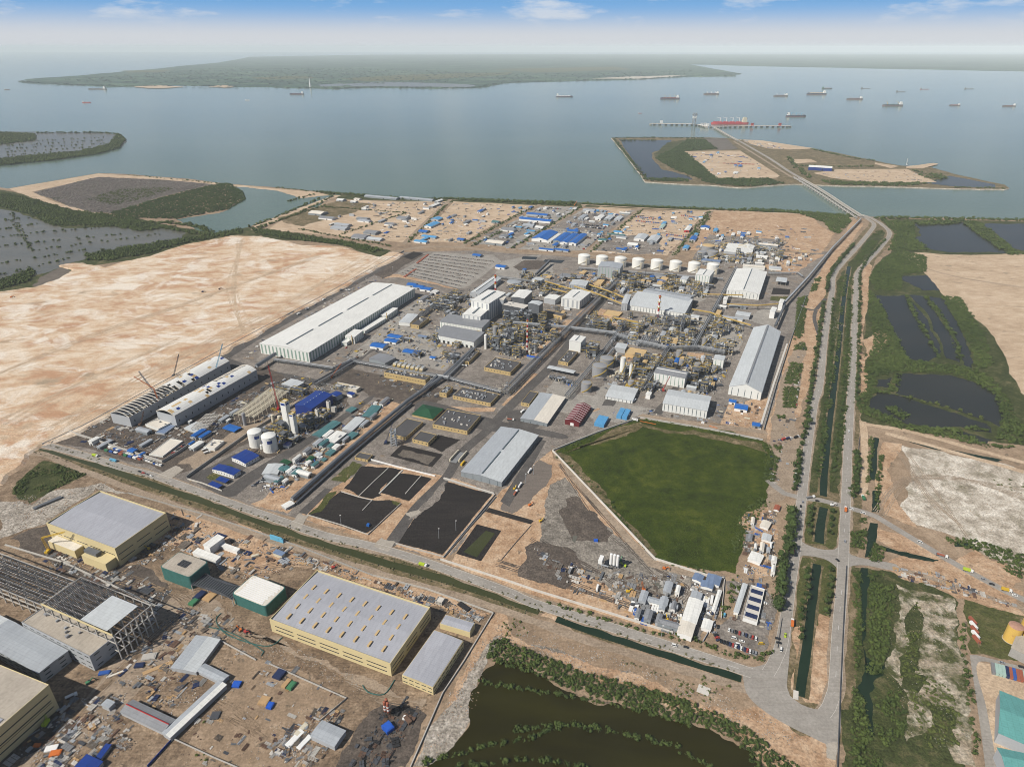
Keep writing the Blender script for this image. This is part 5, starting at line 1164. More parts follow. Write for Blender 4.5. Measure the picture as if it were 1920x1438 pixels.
for lb,x,yb,yt,r in(('tall white column with yellow spiral stair',1166,706,670.5,5),('slimmer white column with yellow spiral stair',1181.5,710,683.5,3.1)):tank('column',lb,x,yb,yt,r,'tank_white',dome=.05,stair='safety_yellow',n=18)
for lb,x,yb,yt,r,m in(('cream silo beside the cold-box towers, west one',514,797,778,3.1,'paint_cream'),('cream silo beside the cold-box towers, east one',527,801,780,3.6,'paint_cream'),('white process column among the dryer towers',911,654,628,2.6,'tank_white'),('slim white vessel between the big grey tanks and the small shed',1155,675,662,1.6,'tank_white'),('slender grey silo at the corner of the steel grid',460,797,775,3.2,'tank_grey'),('grey column at the pipe rack crossing',1147,650,637,2,'tank_grey')):
    tank('silo',lb,x,yb,yt,r,m,dome=.15,n=14)
for i,(x,y)in enumerate(((1304,536),(1309,537),(1314,538),(1319,539))):tank('silo','small grey silo, %s in the row before the tall white box'%['first','second','third','fourth'][i],x,y,y-9,1.9,'tank_grey',dome=.2,n=10)
for i,(x,y)in enumerate(((984,664),(993,666))):tank('silo','short cream vessel at the foot of the tall striped chimney, %s'%['west','east'][i],x,y,y-8,2.3,'paint_cream',dome=.2,n=12)
def tower(label,x,yb,yt,wpx,hat):
    w=px_len(yb,wpx); h=top_height(yb,yt); t=thing('cold_box_tower',label,'tower',WZ(x,yb),AXU-math.pi/2)
    mb=MB(); mb.box((0,0,0),(w,w*.9,h),'tank_white',top='paint_cream'); mb.build('casing',t)
    for s in(-1,1):piece('emblem','roof_blue',t,(s*w*.0,-w*.45-.05 if s<0 else 0,h*.9),(w*.8 if s<0 else w+.2,.12 if s<0 else w*.6,h*.065))
    for sx,sy,ex,ey in((-1,0,.15,w*.9),(1,0,.15,w*.9),(0,-1,w,.15),(0,1,w,.15)):piece('handrail','safety_yellow',t,(sx*w/2,sy*w*.45,h),(ex,ey,1.3))
    for k in range(8):piece('seam','wall_grey',t,(w*.33,-w*.45-.02,h*(.05+.1*k)),(.3,.1,h*.08))
    return t
tower('taller white square cold-box tower with blue emblem',543,810,752,12,1); tower('shorter white square cold-box tower with blue emblem',554,814,775,9,1)
for lb,x,yb,yt,w in(('grey square duct tower at the near end of the blue hall',597,787,767,6),('grey square duct tower at the far end of the blue hall',618,772,752,6),('small grey duct tower between the cold boxes and the blue hall',562,791,777,5)):
    wm=px_len(yb,w); h=top_height(yb,yt); t=thing('duct_tower',lb,'tower',WZ(x,yb),AXU-math.pi/2)
    mb=MB(); mb.box((0,0,0),(wm,wm,h),'concrete_pale'); mb.build('shaft',t); piece('opening','void_dark',t,(0,0,h-.1),(wm*.6,wm*.6,.2)); piece('filter_box','concrete',t,(wm*1.5,wm*.4,0),(wm*1.6,wm*1.1,h*.5))
def chimney(label,x,yb,yt,r,n=9):
    h=top_height(yb,yt); t=thing('chimney',label,'chimney',WZ(x,yb))
    for i in range(n):
        mb=MB(); mb.cyl((0,0,h*i/n),r*(1.15-.25*i/n),h/n,'signal_red' if(n-i)%2 else 'paint_white',14,r*(1.15-.25*(i+1)/n)); mb.build('band',t)
    for z in(.45,.7,.95):mb=MB(); mb.cyl((0,0,h*z),r*1.9,.5,'safety_yellow',12); mb.build('platform',t)
    return t
chimney('red and white striped chimney rising behind the tall smelter hall',929.5,570,515,1.9); chimney('slim red and white striped chimney, the tallest, by the central pipe rack',988.3,661,599,1.25,13); chimney('short red and white striped chimney before the stepped concentrate shed',1233.5,595,554,1.9,7)
for lb,x,yb,yt,r in(('yellow silo with rusty lid, the whole one at the depot',1894,1199,1173,12.4),('yellow silo cut by the right edge, farther',1922,1190,1164,12.4),('yellow silo cut by the right edge, nearer',1926,1206,1178,12.4)):tank('silo',lb,x,yb,yt,r,'tank_yellow',top='rusty_lid',dome=.1)
shed('lean_roof','weathered sheet roof beside the yellow silos','shed',(1893,1222),(1940,1235),(1950,1210),1250,roof='mono',rise=1,wall='wall_concrete',rmat='roof_slab')
for i in range(3):
    t=thing('cement_silo','white cement silo of the batching plant, %s of three'%['left','middle','right'][i],'silo',WZ(1144.5+i*6.2,1063+i*1.5)); r=1.55; h=13
    mb=MB(); mb.cyl((0,0,4.5),r,h,'paint_white',14,dome=.6); mb.build('drum',t); mb=MB(); mb.cyl((0,0,2.6),.4,1.9,'paint_white',14,r); mb.build('cone',t)
    for a in range(4):mb=MB(); mb.beam((math.cos(a*1.57)*r,math.sin(a*1.57)*r,0),(math.cos(a*1.57)*r,math.sin(a*1.57)*r,5),.3,'steel_pale'); mb.build('leg',t)
t=thing('batching_plant','white batching tower beside the three cement silos','batching plant',WZ(1126,1062),AXU-math.pi/2); piece('hopper_house','paint_white',t,(0,0,7),(4,9,4.5));[piece('leg','steel_pale',t,(sx*1.7,sy*4,0),(.4,.4,7))for sx in(-1,1)for sy in(-1,1)]; piece('conveyor','steel_pale',t,(5,-4,6),(8,1.2,1))
for i,(x,y)in enumerate(((723.5,1341),(729.5,1343),(727,1336))):
    t=thing('red_silo','red silo with white bands, %s of the cluster of three'%['left','right','rear'][i],'silo',WZ(x,y));
    for k in range(6):mb=MB(); mb.cyl((0,0,6+k*1.7),1.25,1.7,'paint_rust' if k in(0,2,4,5)else 'paint_white',12,top='paint_rust',dome=.5 if k==5 else 0); mb.build('band',t)
    mb=MB(); mb.cyl((0,0,3.8),.4,2.2,'paint_rust',12,1.25); mb.build('cone',t)
    for a in range(4):mb=MB(); mb.beam((math.cos(a*1.57)*1.2,math.sin(a*1.57)*1.2,0),(math.cos(a*1.57)*1.2,math.sin(a*1.57)*1.2,6.3),.25,'rusty_steel'); mb.build('leg',t)
# ------------------------------------------------------------------ pipe racks and conveyors
def pipe_rack(label,px,w,h,tiers=2,mats=('pipe_silver','steel_pale','steel_grey','steel_dark'),seed=0,name='pipe_rack',walk=True):
    P=[Vector(W(*p))for p in px]; r=random.Random(seed+int(px[0][0])); t=thing(name,label,'pipe rack',(P[0].x,P[0].y,0)); o0=P[0]
    P=[p-o0 for p in P]
    fr=MB(); legs=MB()
    for i in range(len(P)-1):
        a,b=P[i],P[i+1]; L=(b-a).length; dv=(b-a)/L; nv=Vector((-dv.y,dv.x)); n=max(1,int(L/8))
        for j in range(n+1):
            p=a+(b-a)*(j/n)
            for s in(-1,1):
                q=p+nv*s*w/2; legs.beam((q.x,q.y,0),(q.x,q.y,h),.45,'steel_grey')
            for k in range(tiers):
                z=h-k*3.0; q0,q1=p+nv*w/2,p-nv*w/2; fr.beam((q0.x,q0.y,z),(q1.x,q1.y,z),.4,'steel_grey')
            if j<n:
                p2=a+(b-a)*((j+1)/n)
                for s in(-1,1):
                    q,q2=p+nv*s*w/2,p2+nv*s*w/2
                    fr.beam((q.x,q.y,h-3),(q2.x,q2.y,h),.25,'steel_grey')
    fr.build('frame',t); tag(legs.build('trestle',t),kind='stuff')
    np_=max(3,int(w/1.9))
    for k in range(tiers):
        for m in range(np_):
            rr=r.choice([.2,.3,.4,.6]); of=-w/2+w*(m+.5)/np_; L2=offset_line(P,of); mt=r.choice(mats); mb=MB()
            for i in range(len(L2)-1):
                z=h-k*3+.3+rr; mb.beam((L2[i].x,L2[i].y,z),(L2[i+1].x,L2[i+1].y,z),rr*2,mt,n=6)
            mb.build('pipe',t)
    for s in(-1,1):
        L2=offset_line(P,s*w/2); mb=MB()
        for i in range(len(L2)-1):mb.beam((L2[i].x,L2[i].y,h),(L2[i+1].x,L2[i+1].y,h),.4,'steel_pale',.6)
        mb.build('girder',t)
    return t
RK=[('main pipe rack running along the central avenue',[(948,742),(1000,688),(1072,616),(1158,530)],9,10,3),('cross pipe rack under the tall striped chimney',[(962,612),(1062,621),(1155,632)],10,9,2),('cross pipe rack continuing past the cooler banks to the highway side',[(1155,634),(1200,648),(1250,659),(1308,658),(1358,667)],9,9,3),('pipe rack from the road corner past the big grey tanks',[(1062,750),(1122,678),(1150,641),(1172,608)],6,9,2),
 ('short pipe rack between the white columns and the middle cross rack',[(1205,735),(1222,706),(1254,657)],7,9,2),('pipe rack along the right-hand plant street',[(1300,656),(1325,610),(1352,560),(1380,508)],6,9,2),('low cross pipe rack behind the long tan switchgear building',[(662,682),(750,698),(842,714),(940,740)],6,7,2),('pipe rack beside the grey crusher hall',[(836,716),(862,690),(890,658)],6,8,2),
 ('pipe rack in front of the long white warehouse',[(515,680),(560,686),(625,696),(668,678)],5,7,2),('diagonal pipe rack beside the blue process hall',[(590,726),(630,703),(662,684)],7,7,2),('pipe rack along the street left of the smelter hall',[(790,597),(820,572),(852,551)],5,8,2),('long pipe rack in front of the white storage tank row',[(1085,506),(1160,512),(1250,519),(1355,527)],6,6,2),
 ('pipe rack behind the first striped chimney',[(925,522),(985,530),(1050,538)],6,7,2),('pipe rack around the administration shed',[(1340,492),(1405,488),(1425,470),(1418,455)],5,6,2),('short pipe rack near the steel frame by the white cube hall',[(1125,690),(1150,660)],4,7,1),('pipe rack across the yard behind the coal pond',[(1440,516),(1495,515),(1505,522)],4,5,1),('low pipe rack near the clarifier',[(1320,655),(1335,640),(1360,648)],4,4,1),('pipe bridge between the tan substation corner and the avenue',[(797,735),(820,712),(842,716)],5,8,2)]
for lb,px,w,h,n in RK:pipe_rack(lb,px,w,h,n)
def gallery(label,px,w,mat,top,z0,z1,name='conveyor',leg='steel_grey'):
    """inclined covered conveyor on trestles"""
    P=[Vector(W(*p))for p in px]; o0=P[0]; t=thing(name,label,'conveyor',(o0.x,o0.y,0)); P=[p-o0 for p in P]
    tot=sum((P[i+1]-P[i]).length for i in range(len(P)-1)); acc=0; mb=MB(); lg=MB()
    for i in range(len(P)-1):
        L=(P[i+1]-P[i]).length; za=z0+(z1-z0)*acc/tot; zb=z0+(z1-z0)*(acc+L)/tot; acc+=L
        mb.beam((P[i].x,P[i].y,za),(P[i+1].x,P[i+1].y,zb),w,mat,w*.8); n=max(1,int(L/22))
        for j in range(n+1):
            p=P[i].lerp(P[i+1],j/n); z=za+(zb-za)*j/n
            for s in(-1,1):lg.beam((p.x+s*w*.5,p.y,0),(p.x+s*w*.3,p.y,z),.5,leg)
        mc=MB(); mc.beam((P[i].x,P[i].y,za+w*.5),(P[i+1].x,P[i+1].y,zb+w*.5),w*.8,top,.4); mc.build('cover',t)
    mb.build('gallery',t); tag(lg.build('trestle',t),kind='stuff')
    return t
for lb,px,z0,z1 in(('yellow conveyor from the transfer tower to the screening house',[(1022,537),(1072,549)],12,8),('yellow conveyor rising from the screening house, nearer one',[(1076,549),(1118,562),(1166,580)],15,12),('yellow conveyor rising from the screening house, farther one',[(1104,545),(1140,557),(1172,570)],14,13),('short yellow conveyor in front of the wide storage shed',[(1317,558),(1392,562)],8,10),('yellow conveyor crossing below the wide storage shed',[(1362,578),(1420,582),(1457,580)],9,12),('long yellow conveyor between the concentrate shed and the huge long shed',[(1296,592),(1331,597),(1358,606),(1407,618)],14,9),('small yellow conveyor behind the concentrate shed',[(1179,553),(1205,550)],5,5),('lower yellow conveyor from the transfer tower',[(1034,546),(1075,556)],6,5),('thin yellow conveyor beside the cooler banks',[(1150,604),(1195,612)],9,9)):
    gallery(lb,px,2.0,'safety_yellow','tan_panel',z0,z1)
gallery('long dark covered conveyor running to the jetty beside the highway',[(1466,580),(1513,528),(1560,470),(1613,415)],4,'steel_grey','steel_pale',10,6); gallery('second dark conveyor line beside the jetty conveyor',[(1452,620),(1470,580)],4,'steel_dark','steel_grey',10,10)
gallery('long grey belt conveyor descending past the sandy camp to the canal road',[(548,940),(640,860),(765,757),(832,712),(886,662)],4.2,'steel_pale','steel_grey',3,8); gallery('dark strip conveyor parallel to the long grey belt',[(556,946),(650,862),(772,760)],3,'steel_dark','steel_dark',1.5,3)
gallery('grey bridge conveyor between the twin sheds and the long warehouse',[(482,696),(518,672)],5,'steel_pale','steel_grey',9,9); gallery('truss conveyor over the concrete yard behind the smelter',[(1005,519),(1030,497)],5,'steel_dark','steel_grey',6,10); gallery('narrow white conveyor in front of the white hall with dark roof',[(1218,741),(1232,722)],2.4,'paint_silver','paint_silver',5,8)
for lb,a,b,c,yb in(('white transfer house at the start of the jetty conveyor',(1461,566),(1468,568),(1471,562),583),('white transfer house lower on the jetty conveyor',(1444,583),(1453,585),(1457,577),598),('white transfer house between conveyor and storage shed',(1356,562),(1363,563),(1365,557),571),('white house at the foot of the narrow white conveyor',(1211,739),(1219,741),(1222,736),749)):shed('transfer_house',lb,'transfer house',a,b,c,yb,rise=.4,wall='paint_white',rmat='roof_white')
# ------------------------------------------------------------------ process units
def process_unit(label,x,y,w,d,h,yel=.3,ves=4,clad=0.0,seed=0,tall=None,name='process_unit',mats=('steel_grey','steel_dark','steel_pale'),rz=None):
    r=random.Random(int(x*31+y*17)+seed); t=thing(name,label,'process unit',WZ(x,y),AXU-math.pi/2 if rz is None else rz)
    nx,ny,nz=max(1,round(w/6)),max(1,round(d/6)),max(1,round(h/5)); fm=mats[0]; mb=MB()
    for i in range(nx+1):
        for j in range(ny+1):mb.beam((-w/2+w*i/nx,-d/2+d*j/ny,0),(-w/2+w*i/nx,-d/2+d*j/ny,h*r.choice([1,1,.8])),.5,fm)
    for k in range(1,nz+1):
        z=h*k/nz
        for i in range(nx+1):mb.beam((-w/2+w*i/nx,-d/2,z),(-w/2+w*i/nx,d/2,z),.45,fm)
        for j in range(ny+1):mb.beam((-w/2,-d/2+d*j/ny,z),(w/2,-d/2+d*j/ny,z),.45,fm)
    mb.build('frame',t)
    for k in range(1,nz+1):
        f=MB(); z=h*k/nz
        for i in range(nx):
            for j in range(ny):
                if r.random()<.55:f.box((-w/2+w*(i+.5)/nx,-d/2+d*(j+.5)/ny,z),(w/nx,d/ny,.2),r.choice(mats))
        if f.v:f.build('deck',t)
    hr=MB()
    for k in range(1,nz+1):
        z=h*k/nz+1.1
        for a,b in(((-w/2,-d/2),(w/2,-d/2)),((w/2,-d/2),(w/2,d/2)),((w/2,d/2),(-w/2,d/2)),((-w/2,d/2),(-w/2,-d/2))):
            if r.random()<yel:hr.beam((*a,z),(*b,z),.25,'safety_yellow',.6)
    if yel>0:
        sx=r.choice([-1,1])*w/2
        for k in range(nz):z=h*k/nz; hr.beam((sx,-d/2+(d if k%2 else 0)*.5,z),(sx,-d/2+(0 if k%2 else d)*.5,z+h/nz),.8,'safety_yellow',.4)
    if hr.v:tag(hr.build('handrail',t),kind='stuff')
    for i in range(ves):
        v=MB(); q=r.uniform(.8,min(w,d)*.22); hh=r.uniform(.35,1.15)*h; z0=r.choice([0,0,h*.3]); vm=r.choice(['tank_grey','steel_pale','pipe_silver','steel_grey','paint_cream'])
        px_,py_=r.uniform(-.45,.45)*w,r.uniform(-.45,.45)*d
        if r.random()<.3:a=r.choice([0,math.pi/2]); l=r.uniform(3,8); v.beam((px_-math.cos(a)*l/2,py_-math.sin(a)*l/2,z0+q+1),(px_+math.cos(a)*l/2,py_+math.sin(a)*l/2,z0+q+1),q*2,vm,n=10)
        else:v.cyl((px_,py_,z0),q,min(hh,h*1.2-z0),vm,12,dome=q*.4)
        v.build('vessel',t)
    pp=MB()
    for i in range(int(8+w*d*h/260)):
        a=Vector((r.uniform(-.5,.5)*w,r.uniform(-.5,.5)*d,r.uniform(.1,1)*h)); l=r.uniform(2,9); ax=r.randrange(3); b=a.copy(); b[ax]+=l*r.choice([-1,1])
        b.z=max(b.z,.2); pp.beam(a,b,r.uniform(.3,.9),r.choice(['pipe_silver','steel_pale','steel_grey','steel_dark','paint_cream','safety_yellow' if yel>.6 else 'steel_dark']),n=5)
    for i in range(int(4+w*d/25)):pp.box((r.uniform(-.6,.6)*w,r.uniform(-.6,.6)*d,0),(r.uniform(1,4),r.uniform(1,3),r.uniform(1,3)),r.choice(['steel_grey','steel_pale','concrete','paint_cream','steel_dark','tan_panel','paint_blue']))
    tag(pp.build('pipework',t),kind='stuff')
    if clad:
        for k in range(nz):
            for i in range(nx):
                if r.random()<clad:piece('cladding_panel',r.choice(['steel_grey','wall_steel','steel_dark']),t,(-w/2+w*(i+.5)/nx,-d/2-.3,h*k/nz),(w/nx,.2,h/nz*.9))
    return t
PU=[(835,580,40,30,16,.15,5),(855,566,22,20,12,.2,3),(846,592,20,14,9,.3,2),(918,650,14,16,20,.6,5),(930,656,16,14,25,.5,5),(943,652,14,14,22,.4,4),(948,664,16,12,24,.6,4),(957,640,22,18,24,.3,4),(969,668,14,12,20,.7,4),(975,640,20,20,18,.5,4),(1001,660,14,12,17,.6,4),(1000,640,24,14,9,.3,3),(1017,606,14,12,20,.8,4),
 (960,605,34,12,24,.3,3),(985,606,22,14,26,.2,3),(1005,540,26,14,10,.3,2),(972,541,24,16,8,.2,2),(1111,668,18,24,22,.7,3),(1098,660,14,10,9,.4,2),(1126,616,30,24,17,.9,7),(1108,616,18,16,10,.7,3),(1265,618,34,14,25,.2,7),(1240,612,24,12,12,.3,4),(1222,604,26,10,9,.4,3),(1285,612,14,12,22,.5,4),(1190,615,34,12,8,.6,3),
 (1350,662,20,10,17,.8,5),(1366,664,14,9,17,.8,4),(1200,705,20,14,11,.9,6),(1217,700,14,16,12,.9,5),(1207,725,16,12,8,.8,4),(1192,692,22,10,8,.6,3),(1245,690,12,10,11,.7,3),(1258,697,14,12,9,.4,3),(1296,680,24,12,9,.8,4),(1320,692,22,10,8,.8,3),(1290,716,20,14,12,.2,5),(1302,728,12,10,9,.4,3),(1256,520,26,14,8,.4,3),
 (1200,540,36,16,7,.4,4),(1232,545,34,16,7,.4,4),(1262,542,24,14,8,.3,3),(1180,527,28,14,7,.4,3),(1215,528,30,12,7,.4,3),(1330,540,16,10,8,.5,3),(1120,545,24,14,8,.3,3),(1065,720,22,9,6,.3,5),(1045,712,26,10,5,.2,4),(545,826,22,14,7,.4,4),(520,812,26,14,8,.4,5),(500,812,20,14,7,.4,4),(571,806,18,12,6,.3,3),(535,735,26,10,8,.2,3),(560,738,24,10,8,.2,3),(640,730,24,8,6,.3,3),
 (850,678,20,14,12,.5,4),(838,668,12,10,9,.7,3),(815,640,10,10,14,.6,3),(760,640,20,10,6,.3,2),(783,668,12,10,9,.5,3),(1395,466,30,14,6,.4,3),(1430,470,26,14,6,.4,3),(1365,486,30,8,6,.4,3),(1330,498,18,10,6,.5,2),(1312,622,22,14,6,.6,3),(1330,618,20,12,7,.7,3),(1425,490,22,12,6,.3,2)]
def near_phrase(x,y,used={}):
    N=[((835,580),'left of the smelter hall'),((940,655),'below the smelter hall'),((960,605),'against the smelter hall'),((985,540),'behind the smelter hall'),((1105,660),'beside the white cube hall'),((1118,616),'where the main racks cross'),((1250,612),'in front of the short striped chimney'),((1190,615),'beside the cooler banks'),((1356,662),'near the huge long shed'),((1205,708),'behind the small barrel-roofed shed'),((1250,694),'behind the white hall with dark roof'),((1300,690),'among the four grey tanks'),((1295,722),'beside the white hall with dark roof'),
         ((1215,535),'below the white storage tank row'),((1120,545),'beside the screening house'),((1055,715),'beside the pump canopy'),((525,815),'around the cold-box towers'),((550,737),'behind the steel roof grid'),((845,672),'beside the lower silver-roofed hall'),((765,645),'in the yard of blue awnings'),((1400,470),'around the administration shed'),((1322,620),'by the clarifier'),((640,730),'behind the blue hall'),((1330,540),'before the tall white box')]
    k=min(N,key=lambda q:(q[0][0]-x)**2+3*(q[0][1]-y)**2)[1]; used[k]=used.get(k,0)+1; return k,used[k]
ORD=['','second ','third ','fourth ','fifth ','sixth ','seventh ','eighth ','ninth ','tenth ']
def size_word(h,w):return 'tall' if h>16 else('mid-height' if h>8.5 else 'low')
_seen={}
for x,y,w,d,h,ye,ve in PU:
    ph,n=near_phrase(x,y); base='%s %s steel process unit %s'%(size_word(h,w),'yellow-railed' if ye>=.6 else('vessel-filled' if ve>4 else 'grey'),ph); _seen[base]=_seen.get(base,0)+1
    k=_seen[base]; lb=base if k==1 else base+', %sone'%ORD[k-1]
    process_unit(lb,x,y,w,d,h,ye,ve,clad=.25 if h>20 else 0)
for lb,x0,y0,x1,y1,rows,n in(('bank of grey fan coolers beside the cross rack, west half',1165,633,1188,637,3,9),('bank of grey fan coolers beside the cross rack, east half',1205,640,1232,645,3,9)):
    t=thing('cooler_bank',lb,'cooler',WZ((x0+x1)/2,(y0+y1)/2),AXU-math.pi/2); L=px_len(640,x1-x0)*1.15
    for i in range(n):
        for j in range(rows):mb=MB(); mb.cyl((-L/2+L*i/(n-1),(j-1)*9,5),1.6,2.2,'tank_grey',10,top='steel_dark'); mb.build('fan_ring',t)
    for j in range(rows):piece('cooler_deck','steel_grey',t,(0,(j-1)*9,4.2),(L+4,5,.8))
    for i in range(n):
        for s in(-1,1):piece('leg','steel_grey',t,(-L/2+L*i/(n-1),s*11,0),(.4,.4,4.2))
t=thing('cooling_units','row of seven cream cooling units behind the tan switchgear building','cooling units',WZ(768,690),AXU-math.pi/2)
for i in range(7):piece('cooling_unit','paint_cream',t,(-26+i*8.5,0,1),(6,11,4.5)); piece('fan_deck','steel_pale',t,(-26+i*8.5,1,5.5),(4.4,7,.6)); piece('base_frame','safety_yellow',t,(-26+i*8.5,-6.5,0),(5,2,3))
for lb,x,y,r in(('round clarifier basin with dark water near the huge long shed',1355,611,9),('smaller round clarifier basin beside the larger one',1364,612,6),('round grey thickener with roof behind the smelter hall',964,530,17)):
    t=thing('clarifier',lb,'clarifier',WZ(x,y)); mb=MB(); mb.cyl((0,0,0),r,3,'concrete',24,top='pond_water' if r<15 else 'steel_pale',dome=0 if r<15 else 2); mb.build('basin',t); piece('walkway','steel_pale',t,(0,0,3.1),(r*2,1,.5))
for i,(a,b,c,yb)in enumerate((((1172,662),(1206,668),(1227,659),675),((1131,588),(1160,593),(1165,585),596),((1115,530),(1127,533),(1134,525),538),((1233,529),(1245,532),(1254,520),537),((1338,589),(1348,592),(1354,582),597),((1018,585),(1054,593),(1056,587),600),((1275,670),(1298,674),(1300,671),678))):
    shed('tan_building',['wide tan-panelled building behind the tall white column','low tan-panelled building above the rack crossing','tan-roofed hut beside the tall pale grey box','tan-roofed hut below the bright blue awnings','tan hut under the long yellow conveyor','long tan wall building beside the grey hopper tower','small tan strip building beside the middle tanks'][i],'building',a,b,c,yb,roof='flat',wall='tan_panel',rmat='tan_panel' if i!=5 else 'roof_dark')
# ------------------------------------------------------------------ vegetation
def ico(sub):
    import bmesh
    bm=bmesh.new(); bmesh.ops.create_icosphere(bm,subdivisions=sub,radius=1.0)
    v=np.array([q.co[:]for q in bm.verts]); f=np.array([[q.index for q in fc.verts]for fc in bm.faces]); bm.free()
    return v,f
IC1,IC2=ico(1),ico(2)
def clump(seed,kind='bush'):
    """a leafy mass about 2 units across standing on z=0: several rough lobes and loose leaf sprays"""
    r=np.random.RandomState(seed); V,Fc=[],[]; off=0
    nl={'bush':3,'tree':5,'scrub':2}[kind]
    for i in range(nl):
        v,f=IC1
        v=v*r.uniform(.4,1.25,(len(v),1))
        s=r.uniform(.42,.68); c=np.array([r.uniform(-.5,.5),r.uniform(-.5,.5),r.uniform(.35,.75 if kind=='bush' else 1.0)])
        v=v*np.array([s,s,s*r.uniform(.7,1.0)])+c
        V.append(v); Fc.append(f+off); off+=len(v)
    n={'bush':30,'tree':60,'scrub':18}[kind]
    d=r.normal(size=(n,3)); d /= np.linalg.norm(d,axis=1)[:,None]; d[:,2]=np.abs(d[:,2])*.9
    p=d*r.uniform(.7,1.25,(n,1))*np.array([.95,.95,.85])+np.array([0,0,.35])
    a=r.normal(size=(n,3))*.24; b=r.normal(size=(n,3))*.24
    q=np.stack([p,p+a,p+b],1).reshape(-1,3)
    V.append(q); Fc.append(np.arange(3*n).reshape(-1,3)+off)
    return np.concatenate(V),np.concatenate(Fc)
CL={k:[clump(i+3,k)for i in range(7)]for k in('bush','tree','scrub')}
def tuft(seed):
    r=np.random.RandomState(seed); n=7; ang=r.uniform(0,6.3,n); l=r.uniform(.5,1.1,n); V=[]
    for a,q in zip(ang,l):
        b=np.array([math.cos(a),math.sin(a),0])*r.uniform(.1,.9); t=b+np.array([r.normal()*.35,r.normal()*.35,q]); s=np.array([-math.sin(a),math.cos(a),0])*.28
        V+=[b-s,b+s,t]
    return np.array(V),np.arange(3*n).reshape(-1,3)
CL['tuft']=[tuft(i)for i in range(6)]
def inside(P,poly):
    x,y=P[:,0],P[:,1]; c=np.zeros(len(P),bool); n=len(poly)
    for i in range(n):
        (x1,y1),(x2,y2)=poly[i],poly[i-1]
        k=((y1>y)!=(y2>y))&(x<(x2-x1)*(y-y1)/(y2-y1+1e-12)+x1); c ^= k
    return c
def vnoise(P,s,seed=0):
    r=np.random.RandomState(seed); out=np.zeros(len(P))
    for k in range(4):
        a=r.uniform(0,6.28); f=s*(1.7**k); out+=np.sin(P[:,0]*f*math.cos(a)+P[:,1]*f*math.sin(a)+r.uniform(0,6))*np.sin(P[:,0]*f*math.cos(a+1.9)+P[:,1]*f*math.sin(a+1.9)+r.uniform(0,6))/(1.3**k)
    return out
def scatter(px,sp,seed=1,z=0.0,keep=None):
    poly=[W(p[0],p[1],z)for p in px]; r=np.random.RandomState(seed); A=np.array(poly); lo,hi=A.min(0),A.max(0)
    gx,gy=np.meshgrid(np.arange(lo[0],hi[0],sp),np.arange(lo[1],hi[1],sp)); P=np.stack([gx.ravel(),gy.ravel()],1)+r.uniform(-.5,.5,(gx.size,2))*sp
    P=P[inside(P,poly)]
    if keep is not None:P=P[vnoise(P,.03,seed)>keep]
    return P
def line_scatter(px,sp,spread,seed=1,z=0.0):
    P=smooth_line([W(p[0],p[1],z)for p in px],10); r=np.random.RandomState(seed); out=[]
    for i in range(len(P)-1):
        L=(P[i+1]-P[i]).length; n=max(1,int(L/sp+r.rand()))
        for j in range(n):q=P[i].lerp(P[i+1],r.rand()); out.append((q.x+r.normal()*spread,q.y+r.normal()*spread))
    return np.array(out)
def mass(name,label,P,size,mat,kind='bush',hf=1.0,var=.35,z=0.0,seed=5,cat='vegetation'):
    """uncountable greenery: every clump merged into one mesh"""
    if len(P)==0:return
    r=np.random.RandomState(seed); V,Fc=[],[]; off=0; T=CL[kind]; idx=r.randint(0,len(T),len(P)); sz=size*r.uniform(1-var,1+var,len(P))/2; an=r.uniform(0,6.28,len(P)); hz_=hf*r.uniform(.8,1.25,len(P))
    for k,(tv,tf)in enumerate(T):
        m=np.where(idx==k)[0]
        if not len(m):continue
        c,s=np.cos(an[m])[:,None],np.sin(an[m])[:,None]
        x=(tv[None,:,0]*c-tv[None,:,1]*s)*sz[m][:,None]+P[m,0][:,None]; y=(tv[None,:,0]*s+tv[None,:,1]*c)*sz[m][:,None]+P[m,1][:,None]; zz=tv[None,:,2]*(sz[m]*hz_[m])[:,None]+z-.15
        V.append(np.stack([x,y,np.broadcast_to(zz,x.shape)],2).reshape(-1,3)); f=tf[None]+(np.arange(len(m))*len(tv))[:,None,None]+off; Fc.append(f.reshape(-1,3)); off+=len(m)*len(tv)
    V=np.concatenate(V).astype(np.float32); Fc=np.concatenate(Fc).astype(np.int32); me=bpy.data.meshes.new(name)
    me.vertices.add(len(V)); me.vertices.foreach_set('co',V.ravel()); me.loops.add(len(Fc)*3); me.loops.foreach_set('vertex_index',Fc.ravel()); me.polygons.add(len(Fc)); me.polygons.foreach_set('loop_start',np.arange(0,len(Fc)*3,3,dtype=np.int32)); me.polygons.foreach_set('loop_total',np.full(len(Fc),3,dtype=np.int32))
    me.materials.append(MATS[mat]); me.update(calc_edges=True); o=bpy.data.objects.new(name,me); COL.objects.link(o)
    return tag(o,label,cat,kind='stuff')
cat_=np.concatenate
mass('mangroves','dark mangrove belt between the flooded flat and the diked pond',cat_([scatter([(-60,372),(0,362),(60,374),(140,396),(250,408),(265,420),(330,428),(265,434),(200,424),(100,424),(60,404),(0,388),(-60,395)],8.5,1),line_scatter([(265,418),(330,420),(380,428),(390,437),(375,440),(300,424)],3,6,2)]),10,'mangrove_leaf',hf=.9)
mass('mangroves','mangrove strip along the foot of the sand fill',cat_([scatter([(160,478),(250,462),(370,445),(450,430),(455,438),(370,452),(330,460),(280,476),(200,490),(165,488)],7.5,3),scatter([(-40,530),(0,528),(60,505),(68,512),(50,530),(0,543),(-40,548)],6.5,4),scatter([(470,428),(560,440),(660,456),(720,470),(700,474),(640,460),(540,449),(480,438)],7,5)]),9,'mangrove_leaf')
